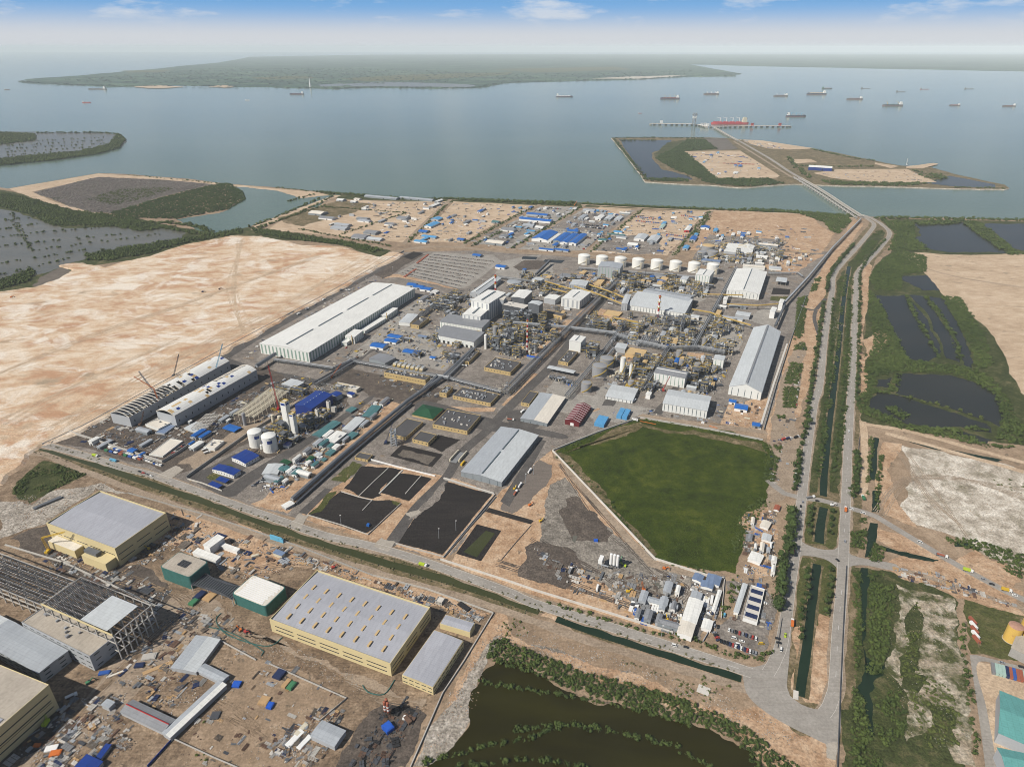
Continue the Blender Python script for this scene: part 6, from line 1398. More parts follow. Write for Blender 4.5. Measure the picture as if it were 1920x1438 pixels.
mass('mangroves','green mangrove wood in the middle of the diked pond',scatter([(207,400),(300,372),(400,347),(432,345),(455,362),(462,375),(430,392),(400,398),(330,411),(240,409)],8.5,6),9.5,'tree_leaf',hf=.7)
mass('dead_mangroves','grey dying mangrove scrub inside the dike',scatter([(65,362),(185,333),(300,338),(395,346),(300,368),(205,400),(165,396),(110,379)],10,7),8,'dead_twig','scrub',.6)
mass('mangroves','scattered mangrove trees standing in the flooded flat',cat_([line_scatter([(x0,y0),(x1,y1)],16,5,i)for i,(x0,y0,x1,y1)in enumerate([(0,415,110,400),(0,430,130,412),(0,445,200,425),(0,462,230,440),(60,470,300,440),(0,495,160,470),(0,515,130,485),(20,400,60,470)])]),7,'mangrove_leaf')
mass('mangroves','bushes along the sandy dike banks of the inner pond',cat_([line_scatter([(520,353),(570,358),(640,365)],9,3,8),line_scatter([(600,372),(560,390),(500,415),(470,425)],6,4,9),line_scatter([(585,366),(540,378)],6,4,10),line_scatter([(625,368),(570,396),(480,432)],8,3,12),line_scatter([(240,329),(420,346)],22,3,13)]),8,'mangrove_leaf')
mass('mangroves','low green growth on the grey dying scrub inside the dike',scatter([(165,375),(220,356),(325,353),(260,375),(210,385)],9,11,keep=-.2),8,'bush_leaf','scrub',.6)
mass('mangroves','mangrove fringe of the flooded peninsula',cat_([scatter([(-300,297),(0,299),(60,293),(150,285),(205,272),(212,262),(222,252),(236,262),(222,279),(180,290),(100,301),(0,311),(-300,318)],11,14,z=-1.2),scatter([(-300,248),(0,249),(66,252),(68,264),(0,272),(-300,276)],13,15,z=-1.2),line_scatter([(70,250),(190,250),(225,254)],9,5,16,-1.2)]),14,'mangrove_leaf',hf=.9,z=-1.2)
mass('mangroves','sparse trees standing in rows on the flooded peninsula',cat_([line_scatter([(10,y),(195,y-10)],26,6,17+y,-1.2)for y in(268,274,280,286,292)]),9,'mangrove_leaf',z=-1.2)
mass('mangroves','green coastal fringe behind the north lots',cat_([line_scatter([(600,361),(640,364),(760,374),(860,374),(1000,379),(1080,381)],3.0,4,20),line_scatter([(860,375),(960,379),(1080,385)],3.2,8,21),line_scatter([(1090,383),(1220,389),(1330,393),(1480,399),(1600,405)],3.2,4,22),line_scatter([(1400,393),(1500,399),(1590,407)],3,7,23),scatter([(1500,402),(1545,402),(1598,412),(1572,440),(1562,436),(1545,418)],8,24),line_scatter([(1640,409),(1750,410),(1930,414),(2050,418)],3.2,6,25)]),10,'mangrove_leaf',hf=.9)
mass('hedges','green hedges along the lanes between the north lots',cat_([line_scatter(p,5,3,30+i)for i,p in enumerate([[(838,384),(765,455)],[(760,400),(640,440)],[(1000,388),(870,458)],[(1090,388),(960,466)],[(1205,394),(1105,474)],[(1330,398),(1262,480)],[(610,385),(520,415),(480,428)],[(560,430),(640,445),(735,462)],[(600,388),(700,395),(760,400)],[(885,462),(940,435)],[(1295,455),(1330,405)]])]),6,'mangrove_leaf')
mass('mangroves','green woodland on the west side of the port island',cat_([scatter([(1262,280),(1240,290),(1228,297),(1262,318),(1300,332),(1330,345),(1400,351),(1470,345),(1440,335),(1345,336),(1290,290),(1280,284),(1345,280),(1320,262),(1290,262)],12,40,z=0),line_scatter([(1150,259),(1240,259),(1320,260)],9,5,41),line_scatter([(1152,262),(1212,338)],12,5,42),scatter([(1215,335),(1290,336),(1290,341),(1220,340)],10,43),line_scatter([(1165,264),(1230,264)],12,4,44)]),13,'tree_leaf',hf=.7)
mass('mangroves','green fringe around the east side of the port island',cat_([line_scatter([(1520,280),(1600,297),(1640,302)],8,4,45),scatter([(1535,338),(1600,342),(1750,344),(1700,350),(1560,347)],12,46),line_scatter([(1480,296),(1490,310),(1520,335)],9,6,47),scatter([(1710,319),(1755,326),(1780,335),(1740,340)],13,48,keep=-.4),line_scatter([(1500,312),(1560,313),(1640,313)],10,5,49),line_scatter([(1790,352),(1880,354)],14,4,50)]),12,'mangrove_leaf',hf=.8)
mass('mangroves','dense green mangrove wood around the fish ponds',cat_([scatter([(1640,500),(1680,470),(1735,480),(1738,510),(1690,515),(1690,545),(1640,545),(1630,520)],4.9,60),scatter([(1628,545),(1640,552),(1672,612),(1700,672),(1690,690),(1640,700),(1622,690),(1640,640),(1630,590)],4.9,61),scatter([(1622,690),(1690,672),(1740,680),(1830,692),(1865,715),(1890,750),(1920,800),(1920,836),(1868,822),(1880,780),(1865,742),(1825,716),(1780,700),(1682,698),(1640,708),(1640,735),(1625,760),(1605,762),(1608,745),(1622,735)],4.9,62),
   scatter([(1765,556),(1800,558),(1845,625),(1862,690),(1830,690),(1815,640)],4.9,63),scatter([(1605,760),(1640,768),(1700,797),(1790,805),(1850,832),(1900,838),(1860,842),(1780,822),(1690,805),(1612,775)],4.9,64),line_scatter([(1700,553),(1720,600),(1745,640),(1760,672)],4,2.2,65),line_scatter([(1735,556),(1770,600),(1795,650),(1800,676)],3.5,3,66),scatter([(1662,765),(1680,762),(1706,778),(1700,788),(1668,782)],5.5,67),line_scatter([(1684,700),(1672,735)],3,3,68),line_scatter([(1640,734),(1678,738)],3,2,69),scatter([(1790,815),(1800,798),(1850,800),(1865,820),(1850,812),(1810,806)],6,70)]),6.2,'mangrove_leaf',hf=.75,var=.55)
mass('mangroves','single bushes on the low bank between the two lower fish ponds',line_scatter([(1678,740),(1725,752),(1790,768),(1850,790)],10,1.2,71),6.5,'bush_leaf')
mass('mangroves','green wood between the highway and the dark marsh ponds',cat_([scatter([(1650,412),(1712,418),(1718,450),(1745,470),(1700,472),(1665,470),(1680,440)],7.5,72),scatter([(1800,414),(1840,418),(1890,460),(1920,478),(1890,478),(1850,452)],9,73),scatter([(1715,416),(1810,412),(1800,420),(1720,424)],9,74)]),9,'mangrove_leaf',hf=.9)
mass('bushes','rough green bushes on the verges west of the highway',cat_([scatter(p,3.2,80+i,keep=-.7)for i,p in enumerate([[(1495,560),(1515,555),(1505,630),(1488,640)],[(1490,650),(1506,640),(1512,655),(1498,720),(1470,720)],[(1470,725),(1498,727),(1492,765),(1468,765)],[(1455,780),(1472,778),(1465,800),(1456,802)],[(1448,835),(1465,835),(1450,905),(1440,900)],[(1528,520),(1540,520),(1530,545),(1520,548)]])]),4.2,'mangrove_leaf')
mass('bushes','green bushes filling the highway median',cat_([scatter(p,4.4,90+i,keep=-.35)for i,p in enumerate([[(1640,435),(1655,432),(1640,465),(1610,495),(1600,490)],[(1575,520),(1588,515),(1578,620),(1560,760),(1545,860),(1532,905),(1545,800),(1560,660)],[(1592,520),(1600,520),(1596,660),(1585,800),(1572,900),(1555,905),(1570,800),(1580,680)]])]),4.2,'mangrove_leaf',hf=.8)
mass('bushes','thick growth along the creek in the lower right',cat_([scatter([(1603,1070),(1613,1068),(1616,1200),(1604,1280),(1600,1200)],3.0,100),scatter([(1630,1070),(1670,1080),(1675,1140),(1660,1240),(1630,1245),(1628,1150)],3.2,101,keep=-.5),scatter([(1600,1290),(1622,1320),(1635,1400),(1660,1438),(1700,1460),(1780,1440),(1800,1600),(1590,1600)],3.1,102),scatter([(1640,1290),(1690,1300),(1700,1370),(1660,1400),(1642,1370)],3.3,103,keep=-.3),scatter([(1624,1240),(1652,1238),(1655,1262),(1624,1265)],2.8,104),scatter([(1796,1130),(1806,1130),(1815,1250),(1838,1420),(1828,1430),(1806,1260)],4.2,105,keep=-.2),
   scatter([(1592,965),(1625,975),(1622,1030),(1595,1025)],3,106,keep=-.7),scatter([(1640,1020),(1660,1028),(1652,1055),(1625,1050)],3,107),scatter([(1770,1005),(1860,1020),(1960,1060),(1960,1100),(1900,1080),(1840,1035),(1780,1020)],3.6,108,keep=-.5),scatter([(1628,820),(1640,818),(1632,900),(1625,930)],4,109),scatter([(1650,822),(1660,830),(1654,900),(1648,960),(1640,950)],4,110,keep=-.4)]),4.1,'mangrove_leaf',var=.5)
mass('bushes','patchy shrubs on the rocky ground in the lower right',cat_([scatter([(1700,1140),(1722,1125),(1735,1180),(1715,1265),(1690,1275)],4,111,keep=-.1),scatter([(1690,1250),(1760,1262),(1800,1330),(1800,1430),(1740,1400),(1700,1300)],4,112,keep=.1),scatter([(1740,860),(1920,905),(1920,1040),(1720,960)],9,113,keep=1.1)]),4,'bush_leaf','scrub',.6)
mass('mangroves','mangrove bank along the rocky side of the olive pond',cat_([scatter([(918,1205),(945,1198),(1000,1222),(1100,1262),(1250,1300),(1400,1362),(1440,1400),(1400,1395),(1300,1355),(1180,1325),(1080,1295),(1000,1265),(940,1245),(912,1232)],2.7,120),line_scatter([(895,1275),(960,1290),(1060,1305),(1180,1328),(1300,1360)],2.2,.9,121),line_scatter([(960,1370),(1060,1358),(1160,1375),(1250,1395),(1330,1438)],2.2,1.1,122),line_scatter([(790,1430),(880,1408),(960,1390),(1060,1362)],2.2,.9,123),line_scatter([(1330,1438),(1500,1520)],3,2,124),line_scatter([(860,1438),(1000,1425),(1100,1438)],2.4,1,125),scatter([(1380,1385),(1440,1405),(1560,1470),(1560,1560),(1440,1480)],3.2,126)]),3.7,'mangrove_leaf',var=.5)
mass('bushes','weeds along both banks of the canal',cat_([line_scatter([(p[0]+dx,p[1]+dy)for p in canal_px],4.5,1.4,130+i)for i,(dx,dy)in enumerate(((8,-7),(-8,8)))]+[line_scatter([(1050,1152),(1220,1208),(1390,1262)],4,1.5,133),line_scatter([(1000,1145),(1130,1160),(1280,1205),(1440,1240)],6,1.5,134),line_scatter([(1160,1235),(1230,1262),(1300,1285)],3,1.5,135)]),2.6,'pale_bush_leaf','scrub',.7)
mass('bushes','overgrown green mound beside the canal at the left',scatter([(24,924),(32,906),(80,866),(118,872),(160,890),(138,899),(90,924),(56,943)],3.4,136,keep=-.9),4.2,'mangrove_leaf','scrub',.6)
mass('bushes','scattered weeds over the rubble in the lower middle',cat_([scatter([(430,1220),(640,1300),(560,1438),(330,1438)],5,137,keep=.75),scatter([(930,1150),(1100,1195),(1380,1290),(1330,1330),(1100,1262),(950,1195)],5,138,keep=.7),scatter([(400,1380),(470,1375),(440,1410),(395,1420)],3.5,139,keep=.2)]),3,'bush_leaf','scrub',.6)
mass('field_tufts','tall uneven grass of the big green field',scatter([(1050,850),(1200,790),(1260,798),(1425,828),(1445,855),(1440,930),(1408,955),(1392,1010),(1375,1070),(1300,1060),(1230,1042),(1135,940)],2.4,140),3.2,'grass_blade','tuft',.45,z=.15)
mass('bushes','taller green growth along the edges of the big field',cat_([scatter([(1385,970),(1425,930),(1445,940),(1400,1000),(1392,1070),(1360,1070)],3.8,141,keep=-.6),line_scatter([(1046,848),(1120,815),(1200,788),(1330,808),(1440,832)],3.4,2,142),line_scatter([(1050,855),(1130,930),(1225,1040),(1330,1070)],3.4,2.4,143),scatter([(1430,830),(1448,838),(1452,870),(1444,900),(1432,900)],4,144)]),3.8,'mangrove_leaf','scrub',.7)
mass('bushes','hedge and weeds around the site offices',cat_([line_scatter([(1360,1155),(1368,1120),(1385,1088)],2,2.5,145),line_scatter([(1262,1190),(1300,1200),(1340,1218),(1420,1236),(1450,1215)],3,1.5,146),line_scatter([(1020,1128),(1130,1160),(1270,1200)],5,1,147)]),4,'mangrove_leaf')
mass('far_woods','low wooded canopy along the far shore',cat_([line_scatter([(40,153),(80,157),(150,160),(250,162)],60,25,150,1.5),line_scatter([(250,162),(420,163),(580,165),(640,166),(700,164),(820,166),(900,164)],60,25,151,1.5),line_scatter([(900,164),(960,155),(1100,151),(1200,149),(1290,144),(1380,143)],70,25,152,1.5),scatter([(100,150),(250,140),(420,128),(700,130),(1000,140),(1300,132),(1280,142),(960,152),(700,158),(420,158),(200,156)],170,153,1.5,keep=-.2)]),60,'far_land','scrub',.28,z=1.5)
mass('undergrowth','dark undergrowth below the highway tree rows',cat_([line_scatter(p,3.2,1.6,160+i)for i,p in enumerate([[(1600,460),(1570,495),(1554,520),(1550,548)],[(1543,570),(1535,640),(1525,700),(1512,790),(1504,840)],[(1500,850),(1490,920)],[(1484,960),(1478,1010),(1466,1070),(1462,1110),(1456,1150)],[(1660,450),(1632,480),(1614,510),(1612,560),(1611,640),(1608,700),(1606,760)],[(1606,850),(1600,935)],[(1562,560),(1556,700),(1540,830),(1532,890)],[(1592,560),(1586,700),(1572,820),(1562,890)]])]),4.6,'tree_leaf','bush',.8)
# ---- single trees in rows
def make_tree(seed,h,mat):
    r=random.Random(seed); t=thing('roadside_tree','dark green tree','tree',(0,0,-500))
    mb=MB(); mb.cyl((0,0,0),h*.035,h*.45,'bark',6,h*.022)
    for i in range(4):a=i*1.57+r.random(); mb.beam((0,0,h*.4),(math.cos(a)*h*.2,math.sin(a)*h*.2,h*.62),h*.022,'bark')
    tr=mb.build('trunk',t); v,f=clump(seed+40,'tree'); me=bpy.data.meshes.new('crown'); me.from_pydata([(x*h*.40,y*h*.40,h*.28+z*h*.46)for x,y,z in v],[],[tuple(int(k)for k in q)for q in f]); me.materials.append(MATS[mat]); me.update()
    cr=bpy.data.objects.new('crown',me); COL.objects.link(cr); cr.parent=t; KIDS[t.name]=[tr,cr]
    return t
TREES=[make_tree(i,8,'tree_leaf')for i in range(5)]
_first=set()
def ordw(n):return '%d%s'%(n,'th' if 10<n%100<14 else{1:'st',2:'nd',3:'rd'}.get(n%10,'th'))
def tree_row(px,n,label,group,size=1.0,spread=.8,seed=0):
    r=random.Random(seed+n); P=smooth_line([W(*p)for p in px],6); cum=[0]
    for i in range(len(P)-1):cum.append(cum[-1]+(P[i+1]-P[i]).length)
    base_label=label
    for k in range(n):
        label=base_label+', %s from far end'%ordw(k+1)
        s=cum[-1]*(k+r.uniform(.3,.7))/n; i=max(j for j in range(len(cum))if cum[j]<=s); i=min(i,len(P)-2)
        q=P[i].lerp(P[i+1],(s-cum[i])/max(cum[i+1]-cum[i],1e-6)); t=r.choice(TREES); sc=size*r.uniform(1.05,1.6); loc=(q.x+r.gauss(0,spread),q.y+r.gauss(0,spread),0)
        if t.name not in _first:_first.add(t.name); t.location=loc; t.rotation_euler.z=r.uniform(0,6); t.scale=(sc,)*3; tag(t,label,'tree',group)
        else:dup(t,loc,r.uniform(0,6),label,group,sc)
tree_row([(1600,460),(1570,495),(1554,520),(1550,548)],34,'dark tree in the row beside the upper bend of the highway','trees beside the upper highway bend',1.0,1.5,1)
tree_row([(1543,570),(1535,640),(1525,700),(1512,790),(1504,840)],40,'dark tree in the roadside yard row west of the highway','trees along the roadside yard',.95,1.4,2)
tree_row([(1500,850),(1490,920)],14,'dark tree in the row between the yard and the side road','trees near the side road',.8,1.2,3)
tree_row([(1484,960),(1478,1010),(1466,1070),(1462,1110),(1456,1150)],26,'broad dark tree beside the field and the office camp','trees beside the office camp',1.35,1.6,4)
tree_row([(1660,450),(1632,480),(1614,510),(1612,560),(1611,640),(1608,700),(1606,760)],40,'dark tree in the row on the marsh side of the highway','trees on the marsh side',.8,1.2,5)
tree_row([(1606,850),(1600,935)],18,'dark tree in the strip between highway and sand lane','trees beside the sand lane',.85,1.5,6)
tree_row([(1520,950),(1516,1010)],5,'round tree in the first median island near the left lane','trees in the first median island',.75,1,7); tree_row([(1560,955),(1556,1012)],4,'round tree in the first median island near the right lane','trees in the first median island, far lane',.65,1,8)
tree_row([(1513,1070),(1510,1110),(1505,1150),(1500,1205)],9,'round tree in the long median island near the left lane','trees in the long median island',.85,.8,9); tree_row([(1556,1065),(1552,1110),(1546,1158)],6,'round tree in the long median island near the right lane','trees in the long median island, far lane',.8,.8,10)
tree_row([(1562,560),(1556,700),(1540,830),(1532,890)],30,'small tree in the median on the left-lane side of the ditch','median trees beside the ditch, left lane',.6,1,11); tree_row([(1592,560),(1586,700),(1572,820),(1562,890)],30,'small tree in the median on the right-lane side of the ditch','median trees beside the ditch, right lane',.6,1,12)
for o in TREES:
    if o.name not in _first:tree_row([(1455,1150),(1454,1152)],1,'dark tree at the end of the office camp row',None,1.1)
# ------------------------------------------------------------------ north lots: roofs between the lanes
NL='''810 424 22 30 5 sky_blue|blue roof beside the first lane of the north lots
819 413 24 16 5 sky_blue|smaller blue roof behind the first-lane blue roof
795 436 24 12 4 bright_blue|blue roof on the corner bend of the first lane
806 446 40 10 4 sky_blue|long blue roof of the lane-corner compound
790 455 34 9 4 sky_blue|blue roof nearest the cross road in the lane-corner compound
797 450 9 22 4 sky_blue|narrow blue roof crossing the lane-corner compound
865 451 18 9 4 bright_blue|small blue roof at the end of the second lot
930 418 20 10 4 teal|cyan-green roof beside the second lane
597 402 44 20 6 cream|large pale roof at the west end of the north lots
615 411 46 14 5 grey|long grey roof next to the large pale roof
681 412 34 12 4 grey|grey shed in the middle of the first north lot
684 416 36 10 4 zinc|zinc shed just in front of the middle grey shed
643 424 44 12 5 zinc|zinc shed left of centre in the first north lot
638 430 46 14 5 zinc|second zinc shed beside the left-of-centre shed
698 438 36 16 5 grey|grey shed near the cross road in the first lot
677 446 38 18 5 grey|dark grey shed closest to the track in the first lot
704 450 40 12 4 pale_grey|pale striped shed by the first cross road
757 411 30 16 5 grey|dark shed at the lane side of the first lot
732 422 26 12 4 grey|small grey shed in the first lot centre
716 372 118 12 5 zinc|long low shed along the coast, west one
782 375 118 12 5 zinc|long low shed along the coast, east one
640 377 24 12 5 white|white shed by the west coast corner
664 380 20 9 4 white|white shed right of the west coast corner
671 375 20 9 4 cream|cream shed near the west coast corner
823 379 12 22 5 white|white shed beside the first lane at the coast
815 387 14 30 5 white|longer white shed beside the first lane
1008 405 62 12 6 bright_blue|long bright blue roof farther row
1005 415 92 14 6 bright_blue|longest bright blue roof in the middle lots
1022 446 40 50 7 bright_blue|large square blue roof of the blue-roofed works
1054 449 18 50 7 bright_blue|first of three narrow blue roofs of the works
1068 451 18 54 7 bright_blue|second of three narrow blue roofs of the works
1084 452 18 56 7 bright_blue|third of three narrow blue roofs of the works
1075 437 28 12 7 bright_blue|blue roof behind the three narrow ones
1039 449 9 46 5 white|white strip roof between the blue-roofed works
1025 470 36 9 4 bright_blue|low blue roof at the front of the works, west
1053 471 36 9 4 bright_blue|low blue roof at the front of the works, east
1105 397 34 14 5 zinc|grey shed in the farthest row of the truck lot
1093 409 14 30 5 zinc|narrow grey shed in the truck lot
1125 410 16 26 5 white|white shed in the truck lot, first
1142 411 18 26 5 pale_grey|pale shed in the truck lot, second
1160 412 16 24 5 pale_grey|pale shed in the truck lot, third
1202 448 26 30 6 pale_grey|grey gabled shed of the container lot, west
1226 451 24 32 6 pale_grey|grey gabled shed of the container lot, east
1159 437 22 9 4 sky_blue|blue hut beside the fourth lane
1155 442 46 5 4 teal|dark teal strip roof beside the fourth lane
1242 427 10 24 5 mint|pale green shed among the containers
1290 432 12 30 6 white|white roofed shed with red side by the fifth lane
1322 429 22 14 5 bright_blue|blue roof on the orange lot beyond the fifth lane
1300 450 14 22 5 bright_blue|blue hut along the fifth lane, upper
1286 467 12 18 5 sky_blue|blue hut along the fifth lane, lower
1305 442 9 12 4 sky_blue|small blue hut along the fifth lane, top
954 433 36 14 5 grey|dark grey shed in the third lot
930 457 44 16 5 cream|white courtyard building in the third lot
992 425 30 14 5 zinc|zinc shed beside the third lane
1012 429 22 12 5 white|white shed beside the third lane
945 445 20 12 4 grey|small grey shed in the third lot
1187 461 24 14 5 white|white roof at the front of the container lot
1130 452 20 10 4 teal|dark green tent roof near the fourth lane
940 503 22 14 5 bright_blue|blue canopy by the concrete yard
895 481 20 12 4 bright_blue|blue canopy at the edge of the stone pad
983 512 7 7 9 bright_blue|small grey tower with blue cap by the concrete yard
1240 530 16 7 5 bright_blue|blue awning below the tank row, east
1216 527 14 7 5 bright_blue|blue awning below the tank row, west
1237 521 24 10 5 grey|dark roofed shed behind the blue awnings
1333 491 40 12 4 slate_blue|blue sheeted roof behind the eighth white tank
800 545 22 12 5 bright_blue|blue awning behind the long white warehouse, near
786 541 20 12 5 bright_blue|blue awning behind the long white warehouse, middle
773 537 18 12 5 bright_blue|blue awning behind the long white warehouse, far
815 550 12 10 4 white|white awning beside the blue ones
741 634 24 14 4 bright_blue|blue awning in the smelter yard, rear
735 642 22 14 4 bright_blue|blue awning in the smelter yard, front
711 652 24 18 5 bright_blue|rounded blue awning at the yard corner
772 663 26 14 4 bright_blue|blue awning farther along the yard
793 634 16 6 4 slate_blue|small dark blue awning beside the lower hall
812 673 9 7 3 bright_blue|tiny blue awning by the yard kerb
1001 673 22 5 4 tarp|bright blue sheeted wall at the foot of the tall striped chimney
1389 768 16 16 5 bright_blue|blue roof in the tan yard below the huge shed
1373 756 9 9 4 bright_blue|small blue roof beside the tan-yard blue roof
1417 800 9 10 4 bright_blue|blue cabin roof at the corner by the shed fence
1337 713 9 6 3 bright_blue|blue cabin in the concrete floor yard
1303 598 14 9 6 pale_grey|grey hut by the end of the concentrate shed
1345 598 26 8 4 pale_grey|grey roofed plant room by the clarifier
1372 600 36 7 5 zinc|long grey roof near the clarifier
1352 577 18 8 4 white|white hut under the yellow conveyor crossing
1383 577 30 6 4 zinc|grey strip hut below the wide storage shed
1237 548 18 8 5 pale_grey|pale hut behind the concentrate shed
1232 539 16 9 4 pale_grey|pale roof in the piping field
1537 319 84 24 13 white|white-roofed blue-walled hall on the port island
1403 466 20 20 5 white|small white building right of the administration shed
1428 484 24 10 5 white|white building at the corner of the administration compound
1440 462 44 9 5 cream|cream roofed strip building in the tank farm
1430 476 14 8 4 pale_grey|grey hut in the tank farm'''
for ln in NL.split('\n'):
    d_,lb=ln.split('|'); q=d_.split(); x,y,w,d,h=map(float,q[:5]); d *=(1.9 if y<470 else 1.4)if y<620 else 1.0; w *= 1.12; m={'tarp':'tarp_blue','mint':'paint_mint'}.get(q[5],'roof_'+q[5])
    t=thing('lot_shed',lb,'shed',WZ(x,y),AXU-math.pi/2); wm='roof_blue' if 'blue-walled' in lb else('signal_red' if 'red side' in lb else rnd.choice(['wall_grey','paint_white','wall_steel']))
    claim(WZ(x,y),AXU-math.pi/2,w,d); along='gy' if d>w else 'gx'; rs=min(w,d)*.1+.3
    mb=MB(); mb.box((0,0,0),(w,d,h),wm)
    for s in(-1,1):
        if along=='gy':mb.add([(-w/2,s*d/2,h),(w/2,s*d/2,h),(0,s*d/2,h+rs)],[(0,1,2)],wm)
        else:mb.add([(s*w/2,-d/2,h),(s*w/2,d/2,h),(s*w/2,0,h+rs)],[(0,1,2)],wm)
    mb.build('wall',t); roof_mesh(along,w,d,h,rs,m,.5).build('roof',t); piece('door','void_dark',t,(w*.1,-d/2-.06,0),(min(4,w*.3),.2,h*.7))
# ------------------------------------------------------------------ walls, fences, kerbs
for i,(px,h,th,m,lb)in enumerate([([(130,811),(220,841),(305,868),(335,850),(362,831)],4,.8,'concrete','pale concrete wall around the twin shed site'),([(350,897),(470,812),(560,757),(600,735)],4,.8,'wall_concrete','dark concrete wall between the twin shed site and the offices'),([(352,899),(380,907),(416,921)],2,.5,'concrete_pale','low pale wall in front of the blue carports'),
  ([(1036,846),(1120,812),(1200,784),(1330,806),(1430,826)],2.6,1.2,'concrete','concrete wall along the plant side of the green field'),([(1036,846),(1130,945),(1228,1049),(1322,1079),(1356,1086)],2.6,1.2,'concrete_pale','pale concrete wall on the works side of the green field'),([(826,1050),(960,1093),(1000,1107),(1130,1147),(1262,1188)],2.6,.9,'concrete_pale','long pale boundary wall beside the canal road'),
  ([(80,835),(155,801),(400,666),(600,559),(757,472)],3,.6,'wall_steel','dark fence between the sand fill and the plant'),([(1432,806),(1455,725),(1482,640),(1512,555)],3,.5,'wall_steel','dark fence on the highway side of the huge long shed'),([(1424,806),(1450,722),(1476,645)],1,3,'concrete_pale','pale drainage channel beside the huge long shed'),
  ([(576,966),(640,985),(690,1003),(752,945)],1.6,.6,'concrete','low wall round the near lined basin'),([(742,1020),(832,1045),(928,928),(832,899)],2,.6,'concrete','wall round the largest lined basin'),([(672,931),(700,904),(728,878)],1,.7,'concrete_pale','thin pale divider across the upper lined basin'),([(640,922),(672,932),(698,938),(680,957)],1,.7,'concrete_pale','bent pale divider across the near lined basin'),([(711,926),(755,882)],1.2,1.4,'concrete_pale','pale bank wall between two lined basins'),([(760,926),(790,892)],1,.7,'concrete_pale','short pale divider in the third lined basin'),
  ([(694,862),(750,877),(816,893)],1.5,1.4,'paint_white','white pipe casing along the top of the lined basins'),([(832,897),(926,926)],1.6,1.6,'concrete_pale','pale channel along the top of the largest basin'),([(940,1050),(965,1020),(996,985)],.8,.5,'steel_dark','thin dark pipeline beside the settling pond'),([(832,1046),(880,990),(930,932)],1.2,1.2,'steel_grey','grey pipeline beside the largest basin'),
  ([(925,1150),(870,1240),(830,1300),(770,1438)],1.6,.8,'concrete','boundary wall between the yellow warehouses and the olive pond'),([(700,1080),(800,1105),(925,1150)],2,.6,'concrete','boundary wall between the large yellow warehouse and the track'),([(240,925),(400,970),(560,1025),(700,1080)],1.8,.6,'wall_concrete','unfinished boundary wall beside the canal track'),([(410,1200),(480,1238)],1.8,.6,'concrete','short wall beyond the angular shed group'),([(505,1245),(560,1270),(650,1310),(600,1352)],1.8,.5,'concrete','bent wall around the drum store'),([(322,1384),(400,1420),(470,1450)],1.6,.5,'concrete','wall at the corner of the narrow strip shed'),([(277,1438),(325,1385)],2.2,.4,'roof_blue','blue sheet fence at the bottom edge'),
  ([(1587,1062),(1582,1150),(1575,1300),(1570,1438)],1.6,.6,'steel_dark','dark fence along the outer edge of the right lane'),([(1466,1160),(1458,1215)],1.2,.4,'steel_dark','dark fence beside the car park entry'),([(1612,820),(1600,935)],1.4,.5,'steel_dark','dark fence between the right lane and the sand lane'),([(1352,1160),(1358,1088)],2,.5,'concrete_pale','white fence of the office camp lane'),([(1318,1203),(1340,1165)],2,.5,'wall_grey','grey fence between the white sheds and the car park'),
  ([(10,1022),(120,1055),(300,1140)],1.2,1.6,'concrete','concrete channel in front of the unfinished frame'),([(415,1150),(405,1165),(430,1192),(500,1212),(530,1195)],1,.5,'net_green','green safety fence round the excavation'),([(680,1285),(690,1298),(720,1302),(740,1275)],1,.5,'net_green','green safety fence round the rubble island'),([(390,1175),(440,1190),(495,1222),(490,1230)],1,.4,'net_green','green safety fence along the site track'),
  ([(1200,790),(1230,796)],.9,.6,'paint_orange','orange barrier by the field corner'),([(1330,799),(1345,803)],.9,.6,'paint_orange','orange barrier by the plant lane'),([(780,505),(758,520)],1.5,5,'paint_rust','stack of red brown pipes beside the stone pad'),([(803,478),(782,494)],1.5,5,'paint_rust','long stack of red brown pipes at the edge of the stone pad')]):
    wall_run('wall' if 'wall' in lb else('fence' if 'fence' in lb else 'barrier'),lb,'wall' if 'wall' in lb else('fence' if 'fence' in lb else 'barrier'),px,h,th,m)
for L,w in((HL,10),(HR,10),(ROADL,10.5)):
    for s in(-1,1):
        q=offset_line(L,s*(w/2+.12)); o=wall_run('kerb',None,None,q,.42,.25,'concrete_pale',world=True); tag(o,kind='structure')
    q=offset_line(L,0)
    for i in range(0,len(q)-1,2):mb=MB(); a,b=q[i],q[i].lerp(q[i+1],.5); n=Vector((-(b-a).y,(b-a).x)).normalized()*.09; mb.add([(a.x-n.x,a.y-n.y,.36),(b.x-n.x,b.y-n.y,.36),(b.x+n.x,b.y+n.y,.36),(a.x+n.x,a.y+n.y,.36)],[(3,2,1,0)],'paint_white'); tag(mb.build('road_marking'),kind='structure')
for i in range(9):
    f=i/8; P=line_scatter([(752+62*f,512-34*f),(866+60*f,537-46*f)],1.0,1.5,200+i); mb=MB()
    for p in P:s=rnd.uniform(.9,2.1); mb.box((p[0],p[1],.1),(s,s*rnd.uniform(.6,1),s*.8),rnd.choice(['paint_grey','rusty_steel','steel_dark','wall_concrete','mud']),rnd.uniform(0,3))
    tag(mb.build('stone_row'),'row of grey stones laid on the stone pad, %s from the road'%['first','second','third','fourth','fifth','sixth','seventh','eighth','ninth'][i],'stones',kind='stuff')
